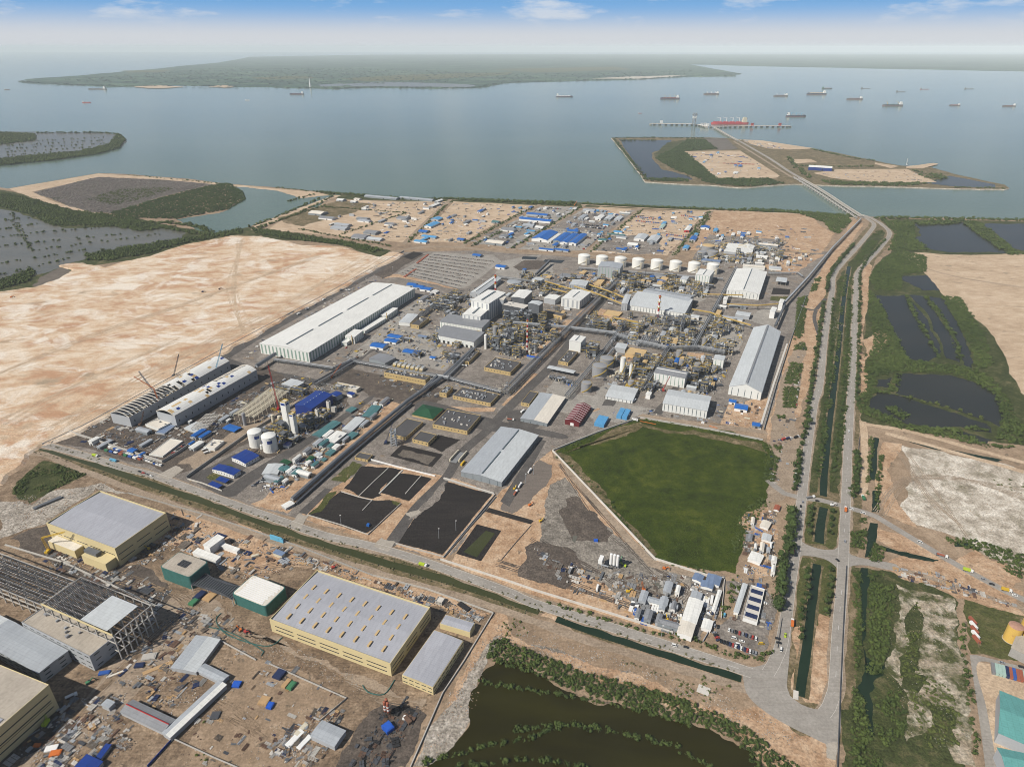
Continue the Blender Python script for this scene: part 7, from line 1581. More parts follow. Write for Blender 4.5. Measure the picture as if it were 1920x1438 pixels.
# ------------------------------------------------------------------ clutter
PAL={'site':['concrete','concrete','steel_grey','steel_pale','timber','paint_grey','rusty_steel','dark_dirt','steel_dark','wall_concrete','mud','rusty_steel','earth','concrete_pale','paint_navy'],'plant':['steel_grey','steel_pale','steel_dark','pipe_silver','concrete','safety_yellow','paint_cream','steel_dark','paint_grey','tan_panel','steel_grey','steel_dark','rusty_steel'],'lot':['paint_white','paint_blue','paint_grey','paint_silver','rusty_steel','steel_pale','steel_dark','paint_cream','paint_grey','dark_dirt','concrete','steel_dark','mud'],'rock':['rock_fill','concrete','grey_rubble','wall_concrete','earth','orange_sand'],'black':['steel_dark','void_dark','steel_dark','rusty_steel']}
def in_poly(x,y,poly):
    c=False; j=len(poly)-1
    for i in range(len(poly)):
        if(poly[i][1]>y)!=(poly[j][1]>y)and x<(poly[j][0]-poly[i][0])*(y-poly[i][1])/(poly[j][1]-poly[i][1])+poly[i][0]:c=not c
        j=i
    return c
def clutter(label,px,n,pal='site',s=(.6,3),hmax=2.0,seed=0,name='site_clutter'):
    """goods lying about: aligned stacks, bundles of rods, and loose bits"""
    r=random.Random(seed+n); poly=[W(*p)for p in px]; A=np.array(poly); lo,hi=A.min(0),A.max(0); k=0; mb=MB(); tries=0
    while k<n and tries<n*6:
        tries+=1; x,y=r.uniform(lo[0],hi[0]),r.uniform(lo[1],hi[1])
        if not in_poly(x,y,poly)or taken(x,y):continue
        m=r.choice(PAL[pal]); a=AXU+r.choice([0,0,math.pi/2,math.pi/2,r.uniform(0,3)]); ca,sa=math.cos(a),math.sin(a); q=r.random()
        if q<.45 and pal!='rock':
            w,d=r.uniform(*s),r.uniform(*s); nx,ny=r.randint(1,4),r.randint(1,3); h=r.uniform(.3,hmax)
            for i in range(nx):
                for j in range(ny):
                    if r.random()<.12:continue
                    u,v=i*w*1.15,j*d*1.15; mb.box((x+u*ca-v*sa,y+u*sa+v*ca,.1),(w,d,h*r.uniform(.8,1)),m,a); k+=1
        elif q<.62 and pal!='rock':
            l=r.uniform(3,9);
            for i in range(r.randint(2,6)):u=i*.8; mb.beam((x-u*sa,y+u*ca,.4),(x-u*sa+ca*l,y+u*ca+sa*l,.4),r.uniform(.25,.55),m); k+=1
        else:
            for i in range(r.randint(4,9)):w=r.uniform(.25,.5)*(s[0]+s[1])*.6; mb.box((x+r.gauss(0,2.5),y+r.gauss(0,2.5),.08),(w,w*r.uniform(.5,1.4),w*r.uniform(.3,.8)),m if r.random()<.6 else r.choice(PAL[pal]),r.uniform(0,3)); k+=1
    tag(mb.build(name),label,'clutter',kind='stuff')
CT=[('building materials strewn around the green-netted buildings',[(250,990),(340,960),(460,1010),(590,1050),(560,1065),(480,1095),(430,1080),(360,1060),(300,1050),(230,1075),(225,1035)],520,'site',(.6,3),1.8),('stacks and scrap below the wrapped buildings',[(290,1130),(430,1150),(440,1190),(330,1270),(230,1300),(200,1260),(260,1200)],300,'site',(.6,3),1.5),('scrap and bundles in the lower left yard',[(20,1420),(130,1310),(240,1300),(230,1345),(250,1400),(120,1450)],520,'site',(.5,2.6),1.6),('materials stored inside the angular shed group',[(300,1270),(370,1270),(380,1290),(320,1345),(260,1310)],130,'site',(.5,2.5),1.5),
 ('loose material on the ground in front of the large yellow warehouse',[(420,1190),(510,1190),(700,1280),(690,1300),(560,1250),(430,1215)],330,'rock',(.5,1.8),1.2),('bags, drums and pipes around the plain grey store',[(500,1400),(590,1340),(650,1330),(610,1420),(560,1450)],420,'site',(.5,1.8),1.2),('dark plant and scrap round the red silos',[(650,1440),(700,1370),(740,1320),(790,1330),(740,1440)],260,'black',(.6,3.2),1.8),('debris along the track behind the large yellow warehouse',[(480,1010),(700,1085),(920,1155),(890,1165),(700,1100),(590,1065)],420,'site',(.5,2.4),1.4),('rubble and materials beside the unfinished concrete frame',[(90,1030),(220,1070),(320,1110),(300,1135),(180,1095),(80,1060)],260,'site',(.6,3),1.6),
 ('bits of debris over the bare ground at the bottom',[(330,1438),(430,1210),(640,1300),(600,1350),(520,1438)],260,'site',(.4,1.4),.8),('broken rock along the olive pond edge',[(930,1170),(960,1165),(1100,1215),(1380,1310),(1540,1410),(1440,1390),(1330,1345),(1100,1270),(940,1200)],900,'rock',(.5,2.0),1.2),('broken rock on the grey pond bank',[(900,1200),(930,1190),(880,1330),(800,1430),(780,1430),(860,1290)],360,'rock',(.5,2.0),1.1),('rock heaps left of the yellow warehouse',[(20,930),(90,935),(190,905),(230,930),(180,915),(95,975),(10,1005)],420,'rock',(.6,2.2),1.4),
 ('machines and scrap in the works yard by the silos',[(1000,1030),(1130,1070),(1290,1080),(1280,1180),(1180,1150),(1060,1100)],420,'site',(.6,3.0),1.8),('huts and stores around the stepped white sheds',[(1180,1145),(1200,1130),(1285,1150),(1270,1185)],230,'lot',(.8,4),2.4),('clutter in the office camp lanes',[(1300,1085),(1355,1090),(1335,1160),(1300,1200),(1290,1130)],110,'lot',(.7,3),1.8),('stalls and junk in the roadside yard by the field',[(1395,970),(1455,955),(1452,1075),(1400,1080)],330,'lot',(.6,3),1.8),('junk around the solar-roofed office',[(1385,1085),(1440,1090),(1445,1180),(1380,1165)],120,'lot',(.5,2.2),1.5),
 ('camp stores on the sandy strip',[(490,915),(600,835),(700,755),(740,748),(680,805),(560,900),(520,930)],620,'lot',(.7,3.2),2),('equipment round the twin white tanks and cold boxes',[(455,850),(500,812),(610,770),(640,752),(650,765),(560,830),(520,850)],360,'plant',(.6,2.8),2.4),('materials around the unfinished twin sheds',[(150,830),(215,800),(330,805),(470,730),(520,735),(450,800),(340,850),(280,862)],620,'site',(.6,3.2),1.9),('materials behind the twin sheds beside the fence',[(120,818),(240,760),(420,670),(430,678),(240,778),(150,822)],260,'site',(.6,3),1.8),('stacked parts around the steel roof grid',[(420,780),(500,720),(560,705),(640,725),(560,760),(480,800)],420,'plant',(.6,3),2.2),
 ('stores in the smelter yard of blue awnings',[(690,655),(740,615),(810,625),(835,670),(830,690),(760,680)],320,'plant',(.6,3),1.8),('stores beside the long white warehouse',[(440,690),(480,650),(690,520),(720,518),(600,590),(480,660)],300,'lot',(.6,3.2),1.9),('equipment along the other side of the long white warehouse',[(600,700),(800,555),(840,548),(690,660),(630,705)],260,'plant',(.5,2.4),1.8),('small plant items below the smelter',[(780,560),(900,540),(930,620),(900,670),(850,690),(790,610)],520,'plant',(.6,3),2.6),('small plant items between the dryer towers',[(900,640),(1000,590),(1060,610),(1010,670),(960,675)],620,'plant',(.6,3),3),('small plant items behind the smelter',[(930,530),(1040,510),(1140,545),(1060,600),(980,560)],620,'plant',(.7,3.4),2.6),('small plant items below the white tank row',[(1085,505),(1350,525),(1300,560),(1160,560),(1100,535)],1100,'plant',(.7,3.4),3),
 ('small plant items round the cooler banks',[(1080,600),(1300,600),(1320,650),(1250,660),(1150,640)],900,'plant',(.6,3),3),('small plant items around the tall white columns',[(1110,670),(1260,660),(1310,700),(1220,740),(1140,735)],700,'plant',(.6,2.8),2.6),('small plant items beside the huge long shed',[(1250,690),(1370,670),(1380,600),(1400,610),(1345,740),(1290,740)],520,'plant',(.6,2.8),2.4),('small plant items by the tank farm',[(1290,500),(1335,445),(1480,455),(1540,470),(1480,515),(1400,505)],620,'plant',(.8,4),2.6),('transformers and parts by the tan buildings',[(660,700),(720,690),(830,720),(1000,720),(940,745),(800,745)],300,'plant',(.6,2.4),1.8),('parts in the yard of light blue containers',[(1100,775),(1200,776),(1330,795),(1420,805),(1430,750),(1340,760),(1230,770)],260,'lot',(.6,2.4),1.6),
 ('stores on the first north lot',[(640,380),(835,380),(755,452),(690,450),(720,420),(700,395)],420,'lot',(1,5),2.4),('stores on the second north lot',[(850,380),(1005,388),(868,455),(775,455)],420,'lot',(1,5),2.4),('stores on the third north lot',[(1012,390),(1088,390),(960,466),(880,460)],520,'lot',(1,5),2.6),('vehicles and stores on the truck lot',[(1100,392),(1192,396),(1092,470),(970,468)],560,'lot',(1,5),2.6),('stores on the container lot',[(1130,440),(1205,396),(1325,398),(1252,480),(1105,474)],620,'lot',(1,5),2.6),('stores on the orange lot by the highway',[(1300,470),(1340,425),(1500,425),(1545,445),(1500,470)],320,'lot',(1,5),2.2),('bundles on the pale sand lots of the port island',[(1285,286),(1385,284),(1460,331),(1345,333)],360,'lot',(1.5,7),2.6),('plant and stores at the north end of the port island',[(1385,262),(1460,272),(1470,282),(1420,276)],200,'lot',(2,8),3.5),
 ('bundles on the east sand lots of the port island',[(1530,326),(1700,318),(1750,341),(1600,341)],160,'site',(1.5,6),2),('pipes and machines at the excavation by the diagonal road',[(1680,1065),(1760,1075),(1840,1110),(1920,1140),(1800,1115),(1690,1085)],220,'site',(.6,2.4),1.4),('specks of stone over the white fill',[(1690,840),(1920,890),(1920,1060),(1800,1005),(1690,945)],420,'rock',(.5,1.6),.8),('stones over the rocky ground in the lower right',[(1680,1100),(1790,1125),(1830,1430),(1700,1380),(1660,1250)],420,'rock',(.4,1.5),.8),('debris on the roadside yard west of the highway',[(1450,820),(1500,660),(1512,650),(1492,800),(1470,925),(1445,900)],160,'site',(.5,2),1.2),('white scraps beside the median ditch',[(1562,600),(1590,585),(1582,640),(1555,650)],90,'rock',(.8,2.4),.9)]
for i,c in enumerate(CT):clutter(c[0],c[1],int(c[2]*(2.6 if c[3]in('site','plant')else 1.8)),c[3],c[4],c[5],seed=i*13)
HUT={}
def small_hut(m,wm,x,y,w,d,h,label,group,a=0.0):
    if(m,wm)not in HUT:
        mb=MB(); mb.box((0,0,0),(1,1,1),wm); mb.add([(-.5,-.5,1),(.5,-.5,1),(0,-.5,1.25)],[(0,1,2)],wm); mb.add([(-.5,.5,1),(.5,.5,1),(0,.5,1.25)],[(0,1,2)],wm); r0=roof_mesh('gy',1,1,1,.25,m,.04); b0=len(mb.v)
        mb.add([(v[0],v[1],1+(v[2]-1)*.9)for v in r0.v],r0.f,m); mb.box((.1,-.51,0),(.25,.02,.6),'void_dark'); o=mb.build('hut'); HUT[(m,wm)]=o.data; bpy.data.objects.remove(o)
    o=bpy.data.objects.new('hut',HUT[(m,wm)]); COL.objects.link(o); o.location=(x,y,0); o.scale=(w,d,h); o.rotation_euler.z=AXU-math.pi/2+a; return tag(o,label,'hut',group)
RN={'roof_white':'white','roof_bright_blue':'bright blue','roof_zinc':'zinc grey','roof_grey':'dark grey','roof_cream':'cream','roof_sky_blue':'pale blue','roof_teal':'teal','roof_pale_grey':'pale grey','tan_panel':'tan'}
HZ=[('first north lot',[(650,380),(830,382),(760,445),(700,448),(600,425)],18,'zgcw'),('second north lot',[(855,382),(1000,390),(870,452),(790,450)],20,'zgbws'),('third north lot',[(1012,392),(1085,392),(965,462),(890,458)],24,'zgbws'),('truck lot',[(1100,394),(1190,398),(1095,468),(985,466)],26,'zgbws'),('container lot',[(1205,400),(1322,402),(1250,478),(1110,472)],20,'zbws'),('orange lot edge',[(1300,470),(1340,432),(1480,440),(1470,452),(1340,455)],14,'bws'),('yard of the highway corner',[(1420,478),(1535,480),(1490,512),(1430,505)],12,'bwc'),('port island sand lot',[(1290,288),(1380,286),(1450,330),(1350,332)],10,'wbs'),('sandy camp strip',[(500,905),(600,835),(690,770),(725,755),(680,805),(570,895)],26,'ztwg'),('works yard by the silos',[(1190,1140),(1215,1120),(1290,1120),(1270,1175)],12,'wzg'),('roadside yard by the field',[(1405,975),(1450,965),(1450,1070),(1405,1078)],7,'zcgw'),('twin shed site',[(150,830),(330,800),(450,760),(420,840),(300,858)],14,'wzb'),('smelter yard',[(780,560),(900,545),(1040,520),(1120,545),(1050,600),(1010,665),(900,660)],20,'zgpn'),('piping field below the tank row',[(1095,512),(1350,530),(1310,560),(1180,552)],22,'zgpnb'),('yard round the cooler banks',[(1080,605),(1300,600),(1390,600),(1330,650),(1180,650)],22,'zgpn'),('yard round the four grey tanks',[(1200,680),(1340,680),(1330,740),(1290,740),(1220,735)],18,'zpnb'),('tank farm',[(1300,495),(1340,445),(1470,455),(1450,495)],20,'zwpn')]
CH={'z':'roof_zinc','g':'roof_grey','b':'roof_bright_blue','w':'roof_white','s':'roof_sky_blue','c':'roof_cream','t':'roof_teal','p':'roof_pale_grey','n':'tan_panel'}
for zi,(wh,px,n,ch)in enumerate(HZ):
    r=random.Random(zi); poly=[W(*p)for p in px]; A=np.array(poly); lo,hi=A.min(0),A.max(0); k=0; sc_=1.6 if 'island' in wh else(1 if px[0][1]<620 else(.5 if 'roadside' in wh else .75))
    L=[]; miss=0
    while len(L)<n:
        x,y=r.uniform(lo[0],hi[0]),r.uniform(lo[1],hi[1])
        if not in_poly(x,y,poly):continue
        gu,gv=30*sc_,13*sc_; pu,pv=x*U2.x+y*U2.y,x*V2.x+y*V2.y; pu,pv=round(pu/gu)*gu+r.gauss(0,.8),round(pv/gv)*gv
        q=(U2.x*pu+V2.x*pv,U2.y*pu+V2.y*pv); miss+=1
        if miss<n*20 and(taken(*q,6)or any(abs(q[0]-z[0])+abs(q[1]-z[1])<7 for z in L)):continue
        L.append(q)
    L.sort(key=lambda q:q[0]/q[1])
    for k,(x,y)in enumerate(L):
        m=CH[r.choice(ch)]; w=r.uniform(5,11)*sc_
        small_hut(m,r.choice(['wall_grey','paint_white','wall_steel']),x,y,w,w*r.uniform(1.2,3.2),r.uniform(3,5),'%s roofed hut in the %s, %s from the left'%(RN[m],wh,ordw(k+1)),'small huts in the '+wh,0 if r.random()<.8 else math.pi/2)
UZ=[('beside the smelter hall',[(790,565),(900,545),(905,660),(850,690),(800,610)],9,.3),('among the dryer towers',[(905,600),(1050,585),(1060,625),(1010,668),(915,660)],20,.55),('behind the screening house',[(960,520),(1150,525),(1160,560),(1060,575),(980,560)],14,.3),('in the piping field below the tank row',[(1100,515),(1345,530),(1310,565),(1170,552)],30,.4),('around the cooler banks',[(1080,595),(1310,595),(1300,650),(1160,645)],24,.5),('around the tall white columns',[(1140,680),(1260,668),(1230,735),(1160,730)],14,.7),('among the four grey tanks',[(1240,690),(1345,680),(1330,735),(1290,740)],10,.6),('by the clarifier',[(1310,600),(1400,598),(1370,660),(1310,650)],10,.6),('around the tank farm',[(1300,498),(1345,448),(1470,458),(1460,500)],14,.3),('around the cold-box towers',[(470,835),(560,790),(640,755),(560,828)],8,.4)]
PROTO=[process_unit('x',960,2500+i,*q)for i,q in enumerate([(10,8,7,.7,3),(14,8,5,.3,4),(8,8,12,.8,3),(18,9,6,.2,5),(9,9,16,.5,3),(12,12,8,.9,5)])]
for p_ in PROTO:KIDS[p_.name]=list(p_.children)
for zi,(wh,px,n,ye)in enumerate(UZ):
    r=random.Random(zi+70); poly=[W(*p)for p in px]; A=np.array(poly); lo,hi=A.min(0),A.max(0); k=0
    L=[]; miss=0
    while len(L)<n*2:
        x,y=r.uniform(lo[0],hi[0]),r.uniform(lo[1],hi[1])
        miss+=1
        if in_poly(x,y,poly)and(miss>n*40 or not taken(x,y,4)):L.append((x,y))
    L.sort(key=lambda q:q[0]/q[1])
    for k,(x,y)in enumerate(L):
        i=r.randrange(6); dup(PROTO[i],(x,y,0),AXU-math.pi/2+r.choice([0,math.pi/2,math.pi]),'%s skid %s, %s from left'%(['small yellow-railed','low grey','slim yellow-railed','long low grey','slim tall grey','square yellow-railed'][i],wh,ordw(k+1)),'process skids '+wh,r.uniform(.8,1.3))
for p_ in PROTO:
    for c_ in p_.children:bpy.data.objects.remove(c_)
    bpy.data.objects.remove(p_)
# ------------------------------------------------------------------ vehicles
def car_mesh(body,kind='car'):
    mb=MB()
    if kind in('car','van','pickup'):
        L,Wd=(4.5,1.85)if kind=='car' else((5.2,2.0)if kind=='van' else(5.3,1.9)); hb=.95
        mb.box((0,0,.3),(L,Wd,hb-.25),body)
        x0,x1,h=((-1.7,1.0,1.5)if kind=='car' else((-2.5,1.6,2.1)if kind=='van' else(-.4,1.2,1.75)))
        mb.add([(x0,-Wd/2+.05,hb),(x1+.6,-Wd/2+.05,hb),(x1+.6,Wd/2-.05,hb),(x0,Wd/2-.05,hb),(x0+.4,-Wd/2+.2,h),(x1-.2,-Wd/2+.2,h),(x1-.2,Wd/2-.2,h),(x0+.4,Wd/2-.2,h)],[(0,1,5,4),(1,2,6,5),(2,3,7,6),(3,0,4,7)],'window_glass')
        mb.add([(x0+.4,-Wd/2+.2,h),(x1-.2,-Wd/2+.2,h),(x1-.2,Wd/2-.2,h),(x0+.4,Wd/2-.2,h)],[(0,1,2,3)],body)
        wx=(L*.32,-L*.32); wr,ww=.34,Wd
    else:
        L={'truck':9,'tanker':10,'bus':10.5,'mixer':8.5,'flat':11}[kind]; Wd=2.5; cab='paint_white' if kind!='bus' else body
        mb.box((L/2-1.1,0,.5),(2.2,Wd,2.3),cab); mb.box((L/2-.15,0,1.6),(.35,Wd*.9,.8),'window_glass'); mb.box((-.6,0,.6),(L-2.6,.9,.4),'steel_dark')
        if kind=='truck':mb.box((-1.2,0,1.0),(L-2.6,Wd,2.2),body)
        elif kind=='bus':mb.box((-1.1,0,.5),(L-2.2,Wd,2.5),body); mb.box((-1.1,0,1.7),(L-2.4,Wd+.06,.7),'window_glass')
        elif kind=='flat':mb.box((-1.2,0,1.0),(L-2.6,Wd,.3),'steel_grey'); mb.box((-1.2,0,1.3),(L-4,Wd*.8,1.0),body)
        else:mb.beam((-L/2,0,2.1),(L/2-2.5,0,2.1 if kind=='tanker' else 2.6),2.2,body,n=10)
        wx=(L/2-1.2,-L/2+1,-L/2+2.3); wr,ww=.5,Wd
    for x in wx:
        for s in(-1,1):mb.beam((x,s*(ww/2-.25),wr),(x,s*(ww/2+.03),wr),wr*2,'tyre',n=8)
    return mb
VEH={}
def vehicle(kind,body,x,y,ang,label,group=None,name=None,loc=None):
    k=(kind,body); p=loc or WZ(x,y); nm=name or{'car':'parked_car','van':'van','pickup':'pickup','truck':'truck','tanker':'tanker_truck','bus':'bus','mixer':'mixer_truck','flat':'flatbed_truck'}[kind]
    if k not in VEH:VEH[k]=car_mesh(body,kind).build(nm).data; o=bpy.data.objects[-1]if False else None
    o=bpy.data.objects.new(nm,VEH[k]); COL.objects.link(o); o.location=(p[0],p[1],.42); o.rotation_euler.z=ang
    return tag(o,label,{'car':'car','van':'van','pickup':'pickup','truck':'truck','tanker':'truck','bus':'bus','mixer':'truck','flat':'truck'}[kind],group)
CC=['paint_black','paint_black','paint_white','paint_silver','paint_black','paint_white','paint_grey','paint_red','paint_navy']
CN={'paint_black':'black','paint_white':'white','paint_silver':'silver','paint_grey':'grey','paint_red':'red','paint_navy':'dark blue','paint_blue':'blue','paint_yellow':'yellow','paint_orange':'orange','paint_lime':'lime green','paint_cyan':'light blue','paint_rust':'rust red','paint_green':'green','paint_cream':'cream','paint_mint':'pale green'}
def park(px0,px1,n,ang,where,seed,kinds=('car',)):
    r=random.Random(seed)
    for i in range(n):
        f=i/max(1,n-1); c=r.choice(CC); k=r.choice(kinds); vehicle(k,c,px0[0]+(px1[0]-px0[0])*f+r.uniform(-.6,.6),px0[1]+(px1[1]-px0[1])*f,ang+r.gauss(0,.05),'%s %s parked %s, %s in line'%(CN[c],k,where,ordw(i+1)),'vehicles parked '+where)
park((1367,1182),(1417,1198),9,AXU,'in the upper row of the car park',1); park((1352,1203),(1417,1226),13,AXU,'in the lower row of the car park',2); park((1339,1187),(1347,1201),4,AXU-1,'at the corner of the car park',3); park((1340,1174),(1346,1176),2,AXU,'at the top of the car park',4); park((1349,1128),(1341,1158),5,AXU,'beside the white office wing',5,('car','van')); park((1340,1130),(1336,1150),4,AXU,'on the lane side of the office camp',6)
park((490,905),(520,878),9,0.3,'in two loose lines on the sandy camp strip',7,('car','pickup','van')); park((475,912),(500,895),7,0.3,'beside the camp by the canal road',8,('car','van')); park((325,850),(345,836),6,.4,'along the site wall near the truck park',9,('van','car')); park((1500,690),(1493,760),6,AXU-.1,'in the roadside yard beside the tree row',10,('car','van')); park((1470,825),(1500,820),5,.5,'at the corner of the roadside yard',11,('car','truck')); park((1500,850),(1488,905),8,AXU,'under the trees by the side road',12); park((1445,880),(1448,900),3,.2,'at the edge of the dirt yard',13); park((262,885),(283,893),4,-.35,'on the verge of the canal road',14)
park((1080,425),(1130,430),16,AXU,'in the upper line of the truck lot',15,('truck','bus','car')); park((1090,422),(1135,426),14,AXU,'in the rear line of the truck lot',16,('truck','car')); park((1125,445),(1095,468),12,AXU-1,'along the fourth lane',17,('car','truck')); park((1022,390),(1050,393),8,AXU,'in the lot by the coast',18,('truck',)); park((1112,394),(1130,396),6,AXU,'in the truck lot by the coast',19,('truck','car')); park((600,690),(700,615),7,AXU,'along the street beside the long white warehouse',20,('car','pickup')); park((560,590),(640,545),6,AXU,'on the perimeter street by the sand fill',21,('car','truck'))
RV=[('truck','paint_lime',179,856,-.35,'lime green truck on the canal road at the left'),('bus','paint_cyan',213,865,-.35,'light blue bus on the canal road'),('truck','paint_lime',793,1061,-.35,'lime green truck on the canal road past the black basins'),('van','paint_white',1264,1211,-.35,'white van on the canal road near the car park'),('car','paint_black',1286,1214,-.35,'black car behind the white van on the canal road'),('van','paint_white',1464,1218,AXU,'white van turning at the big junction'),('pickup','paint_lime',1472,1192,AXU,'yellow-green pickup on the left lane'),('truck','paint_orange',1485,1170,AXU,'orange truck on the left lane'),('car','paint_black',1458,1198,-.3,'black car at the car park gate, first'),('car','paint_black',1460,1206,-.3,'black car at the car park gate, second'),('car','paint_silver',1482,1093,AXU,'silver car on the left lane beside the office camp'),('car','paint_grey',1494,1037,AXU,'grey car at the link road'),('car','paint_red',1488,1034,AXU,'dull red car near the link road'),('car','paint_black',1570,1051,1.9,'black car on the link road'),('truck','paint_orange',1585,957,AXU,'orange truck crossing at the diagonal road'),('van','paint_white',1596,955,-.3,'white van at the diagonal crossing'),('flat','paint_grey',1519,934,.2,'long grey trailer truck on the crossing'),('car','paint_black',1532,940,-.2,'black car on the crossing'),('car','paint_silver',1505,942,AXU,'silver car on the left lane near the crossing'),('car','paint_black',1501,950,AXU,'black car on the left lane below the crossing'),('van','paint_white',1618,963,-.4,'white van on the diagonal road, first'),('van','paint_white',1725,1017,-.6,'white van on the diagonal road, second'),('flat','paint_rust',1765,1043,-.55,'red low loader on the diagonal road'),('truck','paint_lime',1814,1071,-.5,'green truck on the diagonal road'),('car','paint_silver',1843,1087,-.45,'silver car on the diagonal road'),('car','paint_black',1859,1096,-.45,'black car on the diagonal road'),('truck','paint_yellow',1886,1108,-.45,'yellow truck on the diagonal road'),('car','paint_white',1902,1117,-.45,'white car on the diagonal road at the right edge'),('car','paint_silver',1584,1016,AXU,'silver car on the right lane above the link road'),('van','paint_white',1591,810,AXU,'white van alone on the right lane'),('van','paint_yellow',1427,1208,0,'yellow van by the car park entry'),('van','paint_white',1376,1197,-.3,'white van in the middle of the car park, upper'),('van','paint_white',1383,1209,-.3,'white van in the middle of the car park, lower'),('car','paint_white',1391,1203,-.4,'white car in the middle of the car park'),
 ('tanker','paint_white',993,885,AXU,'white tanker truck on the brown tarmac, farther'),('tanker','paint_white',975,912,AXU,'white tanker truck on the brown tarmac, nearer'),('flat','paint_rust',966,926,AXU,'rust red flatbed behind the tankers'),('flat','paint_rust',957,788,-.2,'red trailer truck by the two-tone workshop'),('truck','paint_white',980,773,1.0,'white truck beside the tan hut'),('tanker','paint_white',870,687,-.2,'white tanker beside the narrow tan substation'),('mixer','paint_white',1120,1105,1.3,'white mixer truck below the works yard'),('truck','paint_grey',1069,1072,1.2,'grey dump truck in the dark yard'),('tanker','paint_grey',1254,1114,.9,'grey truck by the puddle'),('van','paint_cyan',1358,1154,1.2,'light blue van in the camp lane'),('bus','paint_white',1334,1127,1.2,'white bus behind the stepped sheds'),('tanker','paint_white',1335,676,-.2,'white tanker on the plant street by the four tanks'),('tanker','paint_white',1189,753,1.0,'white tanker beside the small barrel-roofed shed'),('tanker','paint_white',1144,571,-.2,'white tanker behind the main rack'),('truck','paint_green',1618,935,1.4,'green truck on the sand lane'),('van','paint_white',1535,612,1.3,'white van on the left lane past the huge shed'),('car','paint_silver',1878,1243,-.35,'silver car on the depot road'),('car','paint_black',1914,1251,-.35,'black car on the depot road'),('truck','paint_white',1190,789,-.3,'white truck by the field corner'),('truck','paint_orange',1175,779,-.3,'orange truck in the light blue container yard'),('tanker','paint_white',640,838,.8,'white tanker parked on the sand track of the camp'),('mixer','paint_white',135,1307,.6,'white mixer truck by the yellow block'),('mixer','paint_white',385,845,.6,'white mixer truck in the truck park, first'),('mixer','paint_white',389,850,.6,'white mixer truck in the truck park, second'),('tanker','paint_white',1445,1025,AXU,'white tanker beside the roadside yard trees')]
for k,c,x,y,a,lb in RV:vehicle(k,c,x,y,a,lb,loc=None)
bpy.data.objects.remove(bpy.data.objects['parked_car'])if False else None
for o in list(COL.objects):
    if o.type=='MESH' and o.parent is None and not o.get('label')and not o.get('kind'):bpy.data.objects.remove(o)
CONT={}
def container(m,p,rz,label,group=None,L=6.1,z=0.1):
    if(m,L)not in CONT:
        mb=MB(); mb.box((0,0,.1),(L,2.44,2.5),m); n=int(L/.6)
        for i in range(n):
            for s in(-1,1):mb.box((-L/2+L*(i+.5)/n,s*1.24,.3),(.25,.06,2.1),m)
        for sx in(-1,1):
            for sy in(-1,1):mb.box((sx*(L/2-.08),sy*1.17,0),(.2,.2,2.66),'steel_grey')
        o=mb.build('container'); CONT[(m,L)]=o.data; bpy.data.objects.remove(o)
    o=bpy.data.objects.new('container',CONT[(m,L)]); COL.objects.link(o); o.location=(p[0],p[1],z); o.rotation_euler.z=rz; return tag(o,label,'container',group)
def cont_row(px0,px1,n,rz,where,mats,seed=0,L=6.1,scale=1.0):
    r=random.Random(seed+n)
    for i in range(n):
        f=i/max(1,n-1); m=mats[i%len(mats)]if len(mats)>3 else r.choice(mats); p=WZ(px0[0]+(px1[0]-px0[0])*f,px0[1]+(px1[1]-px0[1])*f); container(m,p,rz,'%s container %s, %s in line'%(CN.get(m,'grey'),where,ordw(i+1)),'containers '+where,L)
cont_row((1861,1255),(1940,1276),13,AXU-.1,'in the depot row below the yellow silos',['paint_grey','paint_mint','paint_mint','paint_mint','paint_navy','paint_rust','paint_blue','paint_rust','paint_rust','paint_mint','paint_rust','paint_rust','paint_grey'],L=12.2); cont_row((1823,1165),(1830,1200),5,AXU+.45,'end to end in the depot grass',['paint_rust','paint_white','paint_rust','paint_white','paint_rust'],L=9)
cont_row((207,840),(296,872),20,-.39,'in the long line outside the twin shed site',['paint_white','paint_cream','paint_blue','paint_white','paint_blue','paint_rust','paint_grey','paint_white'],2); cont_row((200,846),(262,862),8,-.39,'in the second line outside the twin shed site',['paint_green','paint_blue','paint_white','paint_rust'],3); cont_row((272,862),(300,873),5,-.39,'at the corner of the twin shed wall',['paint_white'],4)
for i,(x,y)in enumerate(((1123,792),(1132,794),(1164,778),(1174,780))):
    t=thing('light_blue_block','light blue block of stacked containers, %s from the maroon shed'%['first','second','third','fourth'][i],'containers',WZ(x,y),AXU-math.pi/2)
    for k in range(2):
        for j in range(2):piece('container','roof_sky_blue',t,(0,-6.3+j*12.6,.1+k*2.7),(7.2,12.2,2.55))
for a,b,n,w in(((1190,407),(1228,411),12,'in the farther blue line of the container lot'),((1193,415),(1235,419),14,'in the nearer blue line of the container lot'),((1278,405),(1310,409),10,'in the far corner of the container lot'),((1250,440),(1285,445),10,'in the middle of the container lot'),((1255,447),(1280,451),8,'in the front line of the container lot')):cont_row(a,b,n,AXU,w,['paint_blue','paint_blue','paint_red'],n,6.1)
cont_row((1358,307),(1412,309),9,.1,'in the red line on the port island',['paint_red'],1,12.2); cont_row((1360,292),(1400,296),8,.1,'in the blue line on the port island',['paint_blue','paint_white','paint_grey'],2,12.2)
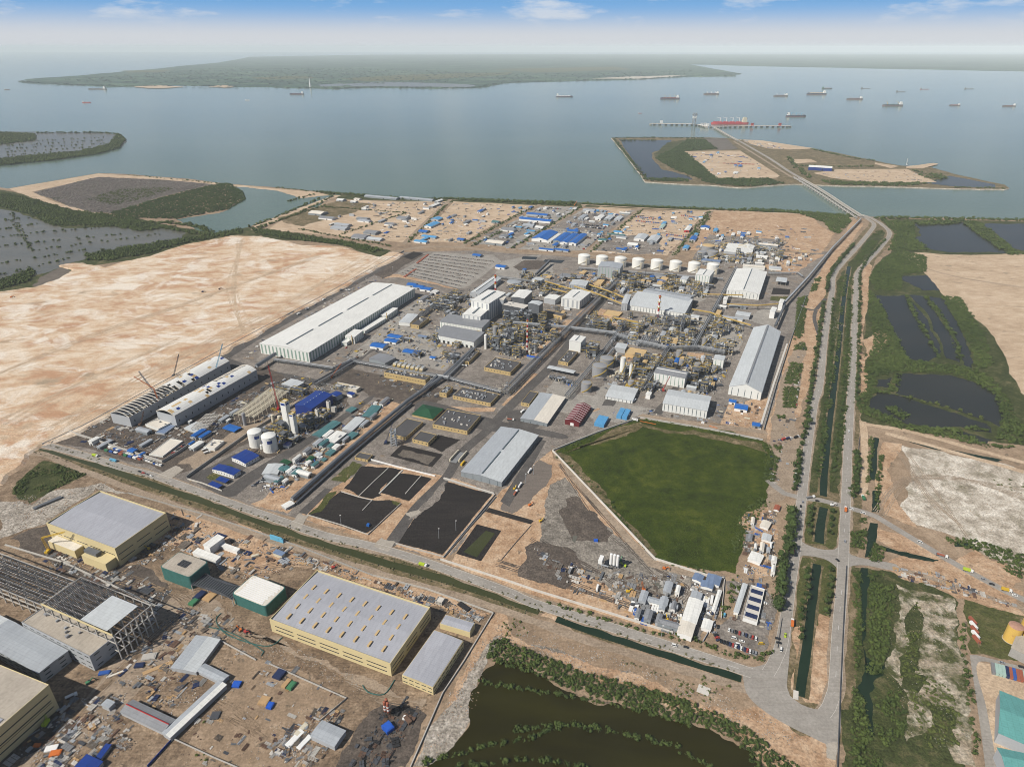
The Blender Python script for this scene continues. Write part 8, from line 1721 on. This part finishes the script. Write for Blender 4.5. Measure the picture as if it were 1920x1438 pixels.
for lb,m,x,y,w,d,h,a in(('stack of dark blue crates beside the netted buildings','paint_navy',375,1118,7,12,2.5,0),('stack of dark green crates beside the netted buildings','paint_green',364,1130,6,9,2.5,0),('stack of pale timber beside the blue crates','timber',393,1120,9,11,1.6,0),('orange crate on the timber stack yard','paint_orange',397,1106,4,4,2,0),('blue tarpaulin heap near the angular shed corner','tarp_blue',444,1284,7,6,2,.3),('dark reel of pipe on the bare ground','steel_dark',404,1342,7,7,1.4,.4),('block of black crates beyond the angular shed','paint_navy',524,1266,8,9,2.5,0),('pallet of pale timber beside the black crates','timber',537,1282,4,9,1.6,0),('stack of dark green crates beside the timber pallet','paint_green',547,1287,5,8,2.4,0),('crate pile with a blue cover on the bare ground','tarp_blue',507,1324,5,6,2.2,.2),('timber crates beside the blue covered pile','timber',496,1315,8,8,1.8,.2),('blue round tarp shelter near the red silos','tarp_blue',728,1367,8,7,4,-.4),('white sacks heap by the red silos','paint_white',760,1346,4,4,1.6,.2),('rust brown hopper bins by the red silos','rusty_steel',765,1351,8,3.5,2.5,-.45),('bright blue tarp in the rubble yard','tarp_blue',1117,1014,4.5,4,1.6,.3),('long white stack of sheets below the store, first','paint_white',553,1385,5,16,1.2,-.15),('white stack of sheets below the store, second','paint_cream',565,1368,4,12,1.2,-.15),('white stack of sheets below the store, third','paint_white',571,1392,4,13,1.2,-.15),('orange sheeted pile in the lower left yard','paint_orange',105,1413,8,5,1.8,.6),('white sheeted pile in the lower left yard','paint_white',97,1404,9,5,1.6,.6),('orange roll at the lower left yard','paint_orange',70,1398,5,3,1.5,.4),('blue covered pile beside the slab-roofed block','paint_navy',262,1248,8,5,1.8,.5),('grey bagged stack beside the dirt track','concrete',280,1232,12,7,1.6,.6),('red and blue cloth pile by the slab-roofed block','paint_blue',196,1262,9,4,1.4,.6),('pale beam stack on the site track','roof_cream',222,1262,2,16,.8,-.6),('long timber planks stack on the site track','timber',296,1252,4,24,.6,-.62),('dark cable heap by the large yellow warehouse corner','void_dark',870,1138,14,5,1.6,-.35),('row of concrete pipes in the yard behind the frame','concrete_pale',352,1233,3,14,1.5,-.6),('white generator in the unfinished yard','paint_cream',479,1044,3,8,2.6,-.7),('blue sheet kiosk on the near lined basin edge','roof_bright_blue',691,986,3.5,3,3,0),('long covered weighbridge beside the road fork','paint_grey',858,858,9,26,1,0),('pale canopy beam over the weighbridge, west','paint_cream',852,856,1.6,26,4,0),('pale canopy beam over the weighbridge, east','paint_cream',868,858,1.6,24,4,0),('yellow bus parked beside the weighbridge','paint_yellow',868,870,2.6,10,3,0),('dark bundle of parked pipes by the canal mound','steel_grey',90,944,5,30,2.2,-.3),('blue billboard panel beside the canal track','paint_cyan',520,1014,18,1.5,6,.0),('flat concrete slab on the rocky margin','concrete_pale',1319,1294,10,8,.8,-.1),('pale concrete headwall at the end of the median canal','concrete_pale',1492,1303,4,9,.8,0)):
    t=thing('stack',lb,'stack',WZ(x,y),AXU-math.pi/2+a); r=random.Random(int(x)); n=3 if max(w,d)>6 else 2
    for i in range(n):
        f=(i+.5)/n-.5; ax=d>w; piece('layer',m,t,(0 if ax else f*w,f*d if ax else 0,.1),(w if ax else w/n*.94,d/n*.94 if ax else d,h*r.uniform(.75,1)),r.gauss(0,.03))
    piece('cover',m,t,(0,0,h*.72),(w*.8,d*.8,h*.32))
# ------------------------------------------------------------------ cranes and diggers
def lattice(mb,a,b,w,mat,n=None):
    a,b=Vector(a),Vector(b); d=b-a; L=d.length; d.normalize(); up=Vector((0,1,0))if abs(d.y)<.9 else Vector((1,0,0)); x=d.cross(up).normalized()*w/2; y=x.cross(d).normalized()*w/2; n=n or max(3,int(L/(w*1.6))); c=[x+y,x-y,-x-y,-x+y]
    for k in c:mb.beam(a+k,b+k*.7,w*.16,mat)
    for i in range(n):
        p,q=a+d*L*i/n,a+d*L*(i+1)/n
        for k in range(4):mb.beam(p+c[k],q+c[(k+1)%4],w*.11,mat)
def crane(label,bx,by,tx,ty,mat,w=1.6,jib=None):
    b=WZ(bx,by); h=top_height(by,ty); s=b.y/W(960,by)[1]; tw=Vector(((tx-960)/F*(cp*b.y+sp*(CAMH-h))-b.x,0,h)); t=thing('crawler_crane',label,'crane',b)
    for sgn in(-1,1):piece('track','steel_dark',t,(sgn*2.2,0,0),(1.2,7,1.2))
    piece('cab',mat,t,(0,-.5,1.2),(3.2,6,2.4)); mb=MB(); lattice(mb,(0,1.5,2),tw,w,mat); mb.build('boom',t)
    if jib:
        h2=top_height(by,jib[1]); jw=Vector(((jib[0]-960)/F*(cp*b.y+sp*(CAMH-h2))-b.x,0,h2)); mb=MB(); lattice(mb,tw,jw,w*.8,mat); mb.build('jib',t)
    mb=MB(); mb.beam((0,-3,3),tw,.18,'steel_dark'); mb.build('cable',t)
for a in(('orange crane with folded jib over the open-trussed shed',300,765,288,728,'paint_orange',1.6,(251,706)),('grey crane boom beside the orange crane',303,757,260,696,'paint_silver',1.8),('dark crane behind the open-trussed shed',326,706,335,664,'steel_dark',1.4),('pale blue crane between the twin sheds',401,707,417,645,'paint_cyan',1.4),('red crane beside the steel roof grid',522,768,503,686,'signal_red',1.5),('dark crane at the front of the open-trussed shed',264,797,269,771,'rusty_steel',1.2),('orange mobile crane by the pipe rack in front of the long warehouse',622,708,640,681,'paint_orange',1.2),('blue crane beside the lattice mast',724,831,737,790,'paint_navy',1.1),('orange crane working in the rubble yard',1207,1110,1203,1090,'paint_orange',1.4),('tower crane mast in front of the yellow warehouse',91,1036,78,1008,'paint_yellow',1.6,(121,997)),('white crane at the port island edge',1700,310,1702,298,'paint_white',2.4),('orange crane by the coast lane',1077,386,1082,377,'paint_orange',2),('orange crane before the white hall with dark roof',1243,733,1256,706,'paint_red',1.1),('slim crane below the tank row',1209,526,1212,500,'steel_dark',1.2),('green boom lift by the yellow block',88,1357,84,1340,'paint_lime',1)):crane(*a)
b=WZ(739,834); t=thing('lattice_mast','grey lattice mast beside the tan building','mast',b); mb=MB(); lattice(mb,(0,0,0),(0,0,24),7,'steel_pale',6); mb.build('lattice',t)
def digger(label,x,y,mat,a):
    t=thing('excavator',label,'excavator',WZ(x,y),a)
    for s in(-1,1):piece('track','steel_dark',t,(0,s*1.2,0),(4.2,.7,.9))
    piece('body',mat,t,(-.6,0,.95),(3.2,2.5,1.6)); piece('cab','window_glass',t,(.6,.8,1.2),(1.4,1,1.8)); mb=MB(); mb.beam((.8,0,1.8),(3.6,0,4.4),.6,mat); mb.build('boom',t); mb=MB(); mb.beam((3.6,0,4.4),(5.4,0,1.6),.5,mat); mb.build('arm',t); piece('bucket','steel_dark',t,(5.4,0,.5),(1,1.1,1.1))
for i,(x,y,m,a,lb)in enumerate(((1170,1062,'paint_lime',2.7,'lime green excavator beside the cement silos'),(1163,1052,'paint_green',1,'teal excavator on the sand heap by the silos'),(1246,1067,'paint_orange',-.3,'orange excavator by the field wall'),(1178,1110,'paint_yellow',.2,'yellow loader in the rubble yard'),(1233,1160,'paint_yellow',1.5,'yellow excavator by the boundary wall, first'),(1250,1163,'paint_yellow',1.5,'yellow excavator by the boundary wall, second'),(1014,978,'paint_yellow',.6,'yellow excavator at the end of the black strip'),(676,758,'paint_yellow',.4,'yellow excavator in the sandy camp'),(994,948,'paint_orange',.6,'brown excavator on the tarmac edge'),(450,1182,'paint_orange',2.5,'orange excavator inside the green safety fence, east'),(462,1186,'paint_red',-.5,'red excavator inside the green safety fence'),(278,1030,'paint_yellow',2.8,'yellow excavator beside the yellow warehouse'),(167,1281,'paint_green',.7,'green excavator by the grey block'),(626,1065,'paint_red',.4,'red excavator behind the large yellow warehouse'),(380,548,'paint_navy',.3,'small dark excavator on the sand fill'),(412,543,'rusty_steel',1,'small brown excavator on the sand fill'),(22,558,'paint_orange',.2,'orange excavator on the sand fill at the left'),(610,598,'paint_lime',.6,'lime green crane truck on the perimeter street'),(965,917,'paint_yellow',1,'yellow loader beside the grey warehouse'),(1560,948,'paint_white',0,'white roadworks machine at the crossing'))):
    digger(lb,x,y,m,a)
    if x in(380,412,22):bpy.data.objects[-1];[setattr(o,'location',(*W(x,y,2.4),2.4))for o in COL.objects if o.get('label')==lb]
# ------------------------------------------------------------------ floodlight masts
for i,(x,y)in enumerate(((458,650),(490,636),(800,538),(737,511),(905,536),(1240,1194),(1000,890),(985,906),(823,1010),(855,995),(640,985),(1070,600),(1128,600))):
    t=thing('light_mast','thin grey light mast, %s'%['by the near corner of the long warehouse','on the perimeter street','beside the stone pad','at the west end of the stone pad','at the road bend by the stone pad','on the canal road near the car park','by the far side of the grey warehouse','by the near side of the grey warehouse','on the largest basin wall, near','on the largest basin wall, far','on the near basin wall','left of the main rack','right of the main rack'][i],'light mast',WZ(x,y)); mb=MB(); mb.cyl((0,0,0),.25,14,'steel_pale',6,.14); mb.build('pole',t); piece('lamp_head','paint_white',t,(.4,0,14),(1.6,.8,.3))
# ------------------------------------------------------------------ bridge, jetty, ships
def viaduct(name,label,px,w,h,piers,mat='grey_road',zb=SEA_Z-1):
    P=[Vector(W(p[0],p[1],h))for p in px]; o0=P[0]; t=thing(name,label,'bridge',(o0.x,o0.y,0)); P=[p-o0 for p in P]; L=smooth_line(P,30); A,B=offset_line(L,w/2),offset_line(L,-w/2); n=len(L); mb=MB()
    mb.add([(p.x,p.y,z)for z in(h-1.5,h)for p in B]+[(p.x,p.y,z)for z in(h-1.5,h)for p in A],[f for i in range(n-1)for f in((i,i+1,n+i+1,n+i),(2*n+i+1,2*n+i,3*n+i,3*n+i+1),(i,2*n+i,2*n+i+1,i+1))],'concrete')
    mb.add([(p.x,p.y,h)for p in B]+[(p.x,p.y,h)for p in A],[(i,i+1,n+i+1,n+i)for i in range(n-1)],mat); mb.build('deck',t)
    for s in(-1,1):q=offset_line(L,s*(w/2-.3)); o=wall_run('parapet',None,None,q,h+1.2,.5,'concrete_pale',world=True,base=h-.2); o.parent=t
    for i in range(0,n,max(1,piers)):piece('pier','concrete',t,(L[i].x,L[i].y,zb),(w*.8,2.5,h-1.5-zb))
    return t
viaduct('bridge','long road bridge from the mainland to the port island',[(1616,406),(1580,383),(1550,363),(1520,345),(1500,334)],14,5,1); viaduct('conveyor_bridge','parallel conveyor bridge beside the road bridge',[(1606,408),(1568,383),(1538,363),(1506,343),(1488,332)],6,5,1,'steel_dark'); strip('island_road','grey_road',3,[(1503,335),(1480,322),(1447,300),(1413,280),(1383,263)],16); strip('island_road','dirt_road',2,[(1485,333),(1440,305),(1400,280),(1375,265)],12)
viaduct('jetty_trestle','trestle from the island to the jetty',[(1384,264),(1362,252),(1340,239)],14,5,1); viaduct('jetty','jetty berth carrying the red ship side',[(1318,236),(1345,237.5),(1400,236.5),(1482,236.5)],22,5,1,'concrete'); viaduct('jetty','jetty berth on the open western side',[(1220,232),(1260,232.5),(1305,233.5),(1325,238)],22,5,1,'concrete_pale')
b=WZ(1301,234,5); t=thing('ship_loader','tall grey ship loader tower on the jetty','ship loader',b); mb=MB(); lattice(mb,(0,0,0),(0,0,75),20,'steel_pale',5); mb.build('tower',t); piece('house','paint_white',t,(0,0,40),(24,20,14)); piece('boom','steel_pale',t,(0,0,62),(40,6,5))
for i,(x,y)in enumerate(((1240,231),(1316,236),(1322,236),(1327,237),(1410,236),(1462,236))):t=thing('jetty_house','%s on the jetty, %s'%('red hopper' if x>1400 else 'white transfer house',['far west end','first by the trestle head','second by the trestle head','third by the trestle head','beside the red ship stern','far east end']
[i]),'jetty house',WZ(x,y,5)); piece('house','paint_red' if x>1400 else 'paint_white',t,(0,0,0),(16,12,14)); piece('roof','paint_red' if x>1400 else 'roof_white',t,(0,0,14),(18,14,2))
b=WZ(582,164,1.5); t=thing('lighthouse','slim white tower standing on the far shore','tower',b); mb=MB(); mb.cyl((0,0,0),12,110,'paint_white',10,4); mb.build('shaft',t); piece('lantern','paint_grey',t,(0,0,110),(7,7,8))
def ship(label,x0,x1,y,hull,house='paint_white',aft=1,cranes=0,cm='paint_cream',deck='paint_rust',low=1.0):
    a,b=WZ(x0,y,SEA_Z),WZ(x1,y,SEA_Z); L=(b-a).length; t=thing('cargo_ship',label,'ship',(a+b)/2,math.atan2(b.y-a.y,b.x-a.x)); B,D=L*.15,L*.062*low; n=7; mb=MB(); out=[(-L/2,-B*.4),(-L*.45,-B/2),(L*.36,-B/2),(L*.45,-B*.3),(L/2,0),(L*.45,B*.3),(L*.36,B/2),(-L*.45,B/2),(-L/2,B*.4)]
    if aft<0:out=[(-p[0],p[1])for p in out]
    mb.prism(out,0,D,hull,top=deck); mb.build('hull',t); mb=MB(); mb.prism([(p[0]*1.003,p[1]*1.01)for p in out],-1,D*.06,'hull_red'); mb.build('boot_stripe',t)
    hx=-aft*L*.40
    for k,(w,z)in enumerate(((.12,.045),(.10,.04),(.08,.04))):piece('deckhouse',house,t,(hx,0,D+L*.044*k),(L*w,B*(.9-.1*k),L*z+.1))
    piece('funnel',hull,t,(hx-aft*L*.05,0,D+L*.05),(L*.025,B*.25,L*.055)); piece('forecastle',hull,t,(aft*L*.40,0,D),(L*.08,B*.5,L*.02))
    for i in range(4):piece('hatch',deck,t,((-.24+i*.17)*L*aft,0,D),(L*.12,B*.6,L*.018))
    for i in range(cranes):x=(-.26+i*.52/max(1,cranes-1))*L*aft; piece('crane_post',cm,t,(x,0,D),(L*.014,L*.014,L*.12)); mb=MB(); mb.beam((x,0,D+L*.1),(x+aft*L*.1,0,D+L*.13),L*.009,cm); mb.build('crane_jib',t)
SH=[('red bulk carrier with four white cranes moored at the jetty',1333,1402,232.5,'hull_red','paint_cream',-1,4,'paint_white','hull_red',.6),('white ferry alone in mid channel',1042,1074,182,'hull_navy','paint_white',1,0,'paint_white','paint_white',.8),('navy freighter with yellow cranes right of the ferry',1238,1274,186,'hull_navy','paint_white',-1,3,'paint_yellow'),('dark freighter with pale derricks, left of the anchored group',1319,1348,177.5,'hull_grey','paint_white',-1,3,'paint_white'),('small dark freighter with pale cranes in the anchored group',1450,1477,181,'hull_grey','paint_white',-1,2,'paint_white'),('tan bowed freighter below the dark islet barge',1512,1549,177.5,'hull_navy','paint_white',-1,0,'paint_cream','tan_panel'),('grey freighter with one mast in the anchored group',1587,1617,187,'hull_grey','paint_white',-1,2,'paint_grey'),('freighter with two raised yellow cranes',1654,1692,199,'hull_grey','paint_white',-1,2,'paint_yellow','hull_green'),('blue-grey freighter nearest the jetty',1474,1511,219,'hull_navy','paint_white',1,3,'paint_cyan','paint_grey'),('small dark coaster near the right side',1779,1800,198.5,'hull_grey','paint_white',-1,1,'paint_grey'),('small freighter close to the right edge',1879,1904,200,'hull_grey','paint_white',-1,1,'paint_grey'),('dark coaster in front of the far beach',543,570,177.5,'hull_navy','paint_white',-1,0,'paint_grey'),('dark wooded barge behind the tan bowed freighter',1541,1560,167,'hull_green','paint_green',1,0),('long low barge far out, first from the anchored group',1614,1632,166.5,'hull_grey','paint_grey',1,0,'paint_grey','paint_grey',.4),('long low barge far out, second from the anchored group',1680,1698,173,'hull_grey','paint_grey',1,0,'paint_grey','paint_grey',.4),('long low barge far out, third from the anchored group',1725,1742,168,'hull_red','paint_grey',1,0,'paint_grey','paint_grey',.4),('long low barge far out at the right',1808,1826,167.5,'hull_grey','paint_grey',1,0,'paint_grey','paint_grey',.4),('pair-like small white boat near the left of the channel',155,171,193,'hull_red','paint_white',1,0),('small white boat off the far beach',460,469,188.5,'paint_white','paint_white',1,0),('small grey boat at the left edge of the picture',8,19,169,'hull_grey','paint_white',1,0),('small red speedboat trailing a wake',1197,1204,213,'hull_red','paint_white',1,0),('grey barge at the far shore pier',165,200,168,'hull_grey','paint_white',-1,0,'paint_grey','paint_grey',.5)]
for s in SH:ship(*s)
# ------------------------------------------------------------------ haze
hz=MB()
hz.v=[(x,y,z)for z in(-6.0,520.0)for x,y in((-74000,-5000),(74000,-5000),(74000,74000),(-74000,74000))]
MATS['haze_air']=bpy.data.materials.new('haze_air')
hm=MATS['haze_air']; hm.use_nodes=True
hm.node_tree.nodes.clear()
ho=hm.node_tree.nodes.new('ShaderNodeOutputMaterial'); hv=hm.node_tree.nodes.new('ShaderNodeVolumePrincipled')
hv.inputs['Color'].default_value=(0.88,0.96,1.0,1)
hv.inputs['Density'].default_value=3.0e-5
hv.inputs['Anisotropy'].default_value=-0.15
hm.node_tree.links.new(hv.outputs[0],ho.inputs['Volume'])
hz.f=[(0,3,2,1),(4,5,6,7),(0,1,5,4),(1,2,6,5),(2,3,7,6),(3,0,4,7)]; hz.m=[0]*6; hz.names=['haze_air']
tag(hz.build('haze'),'pale haze over the sea and the far shores','haze',kind='stuff')
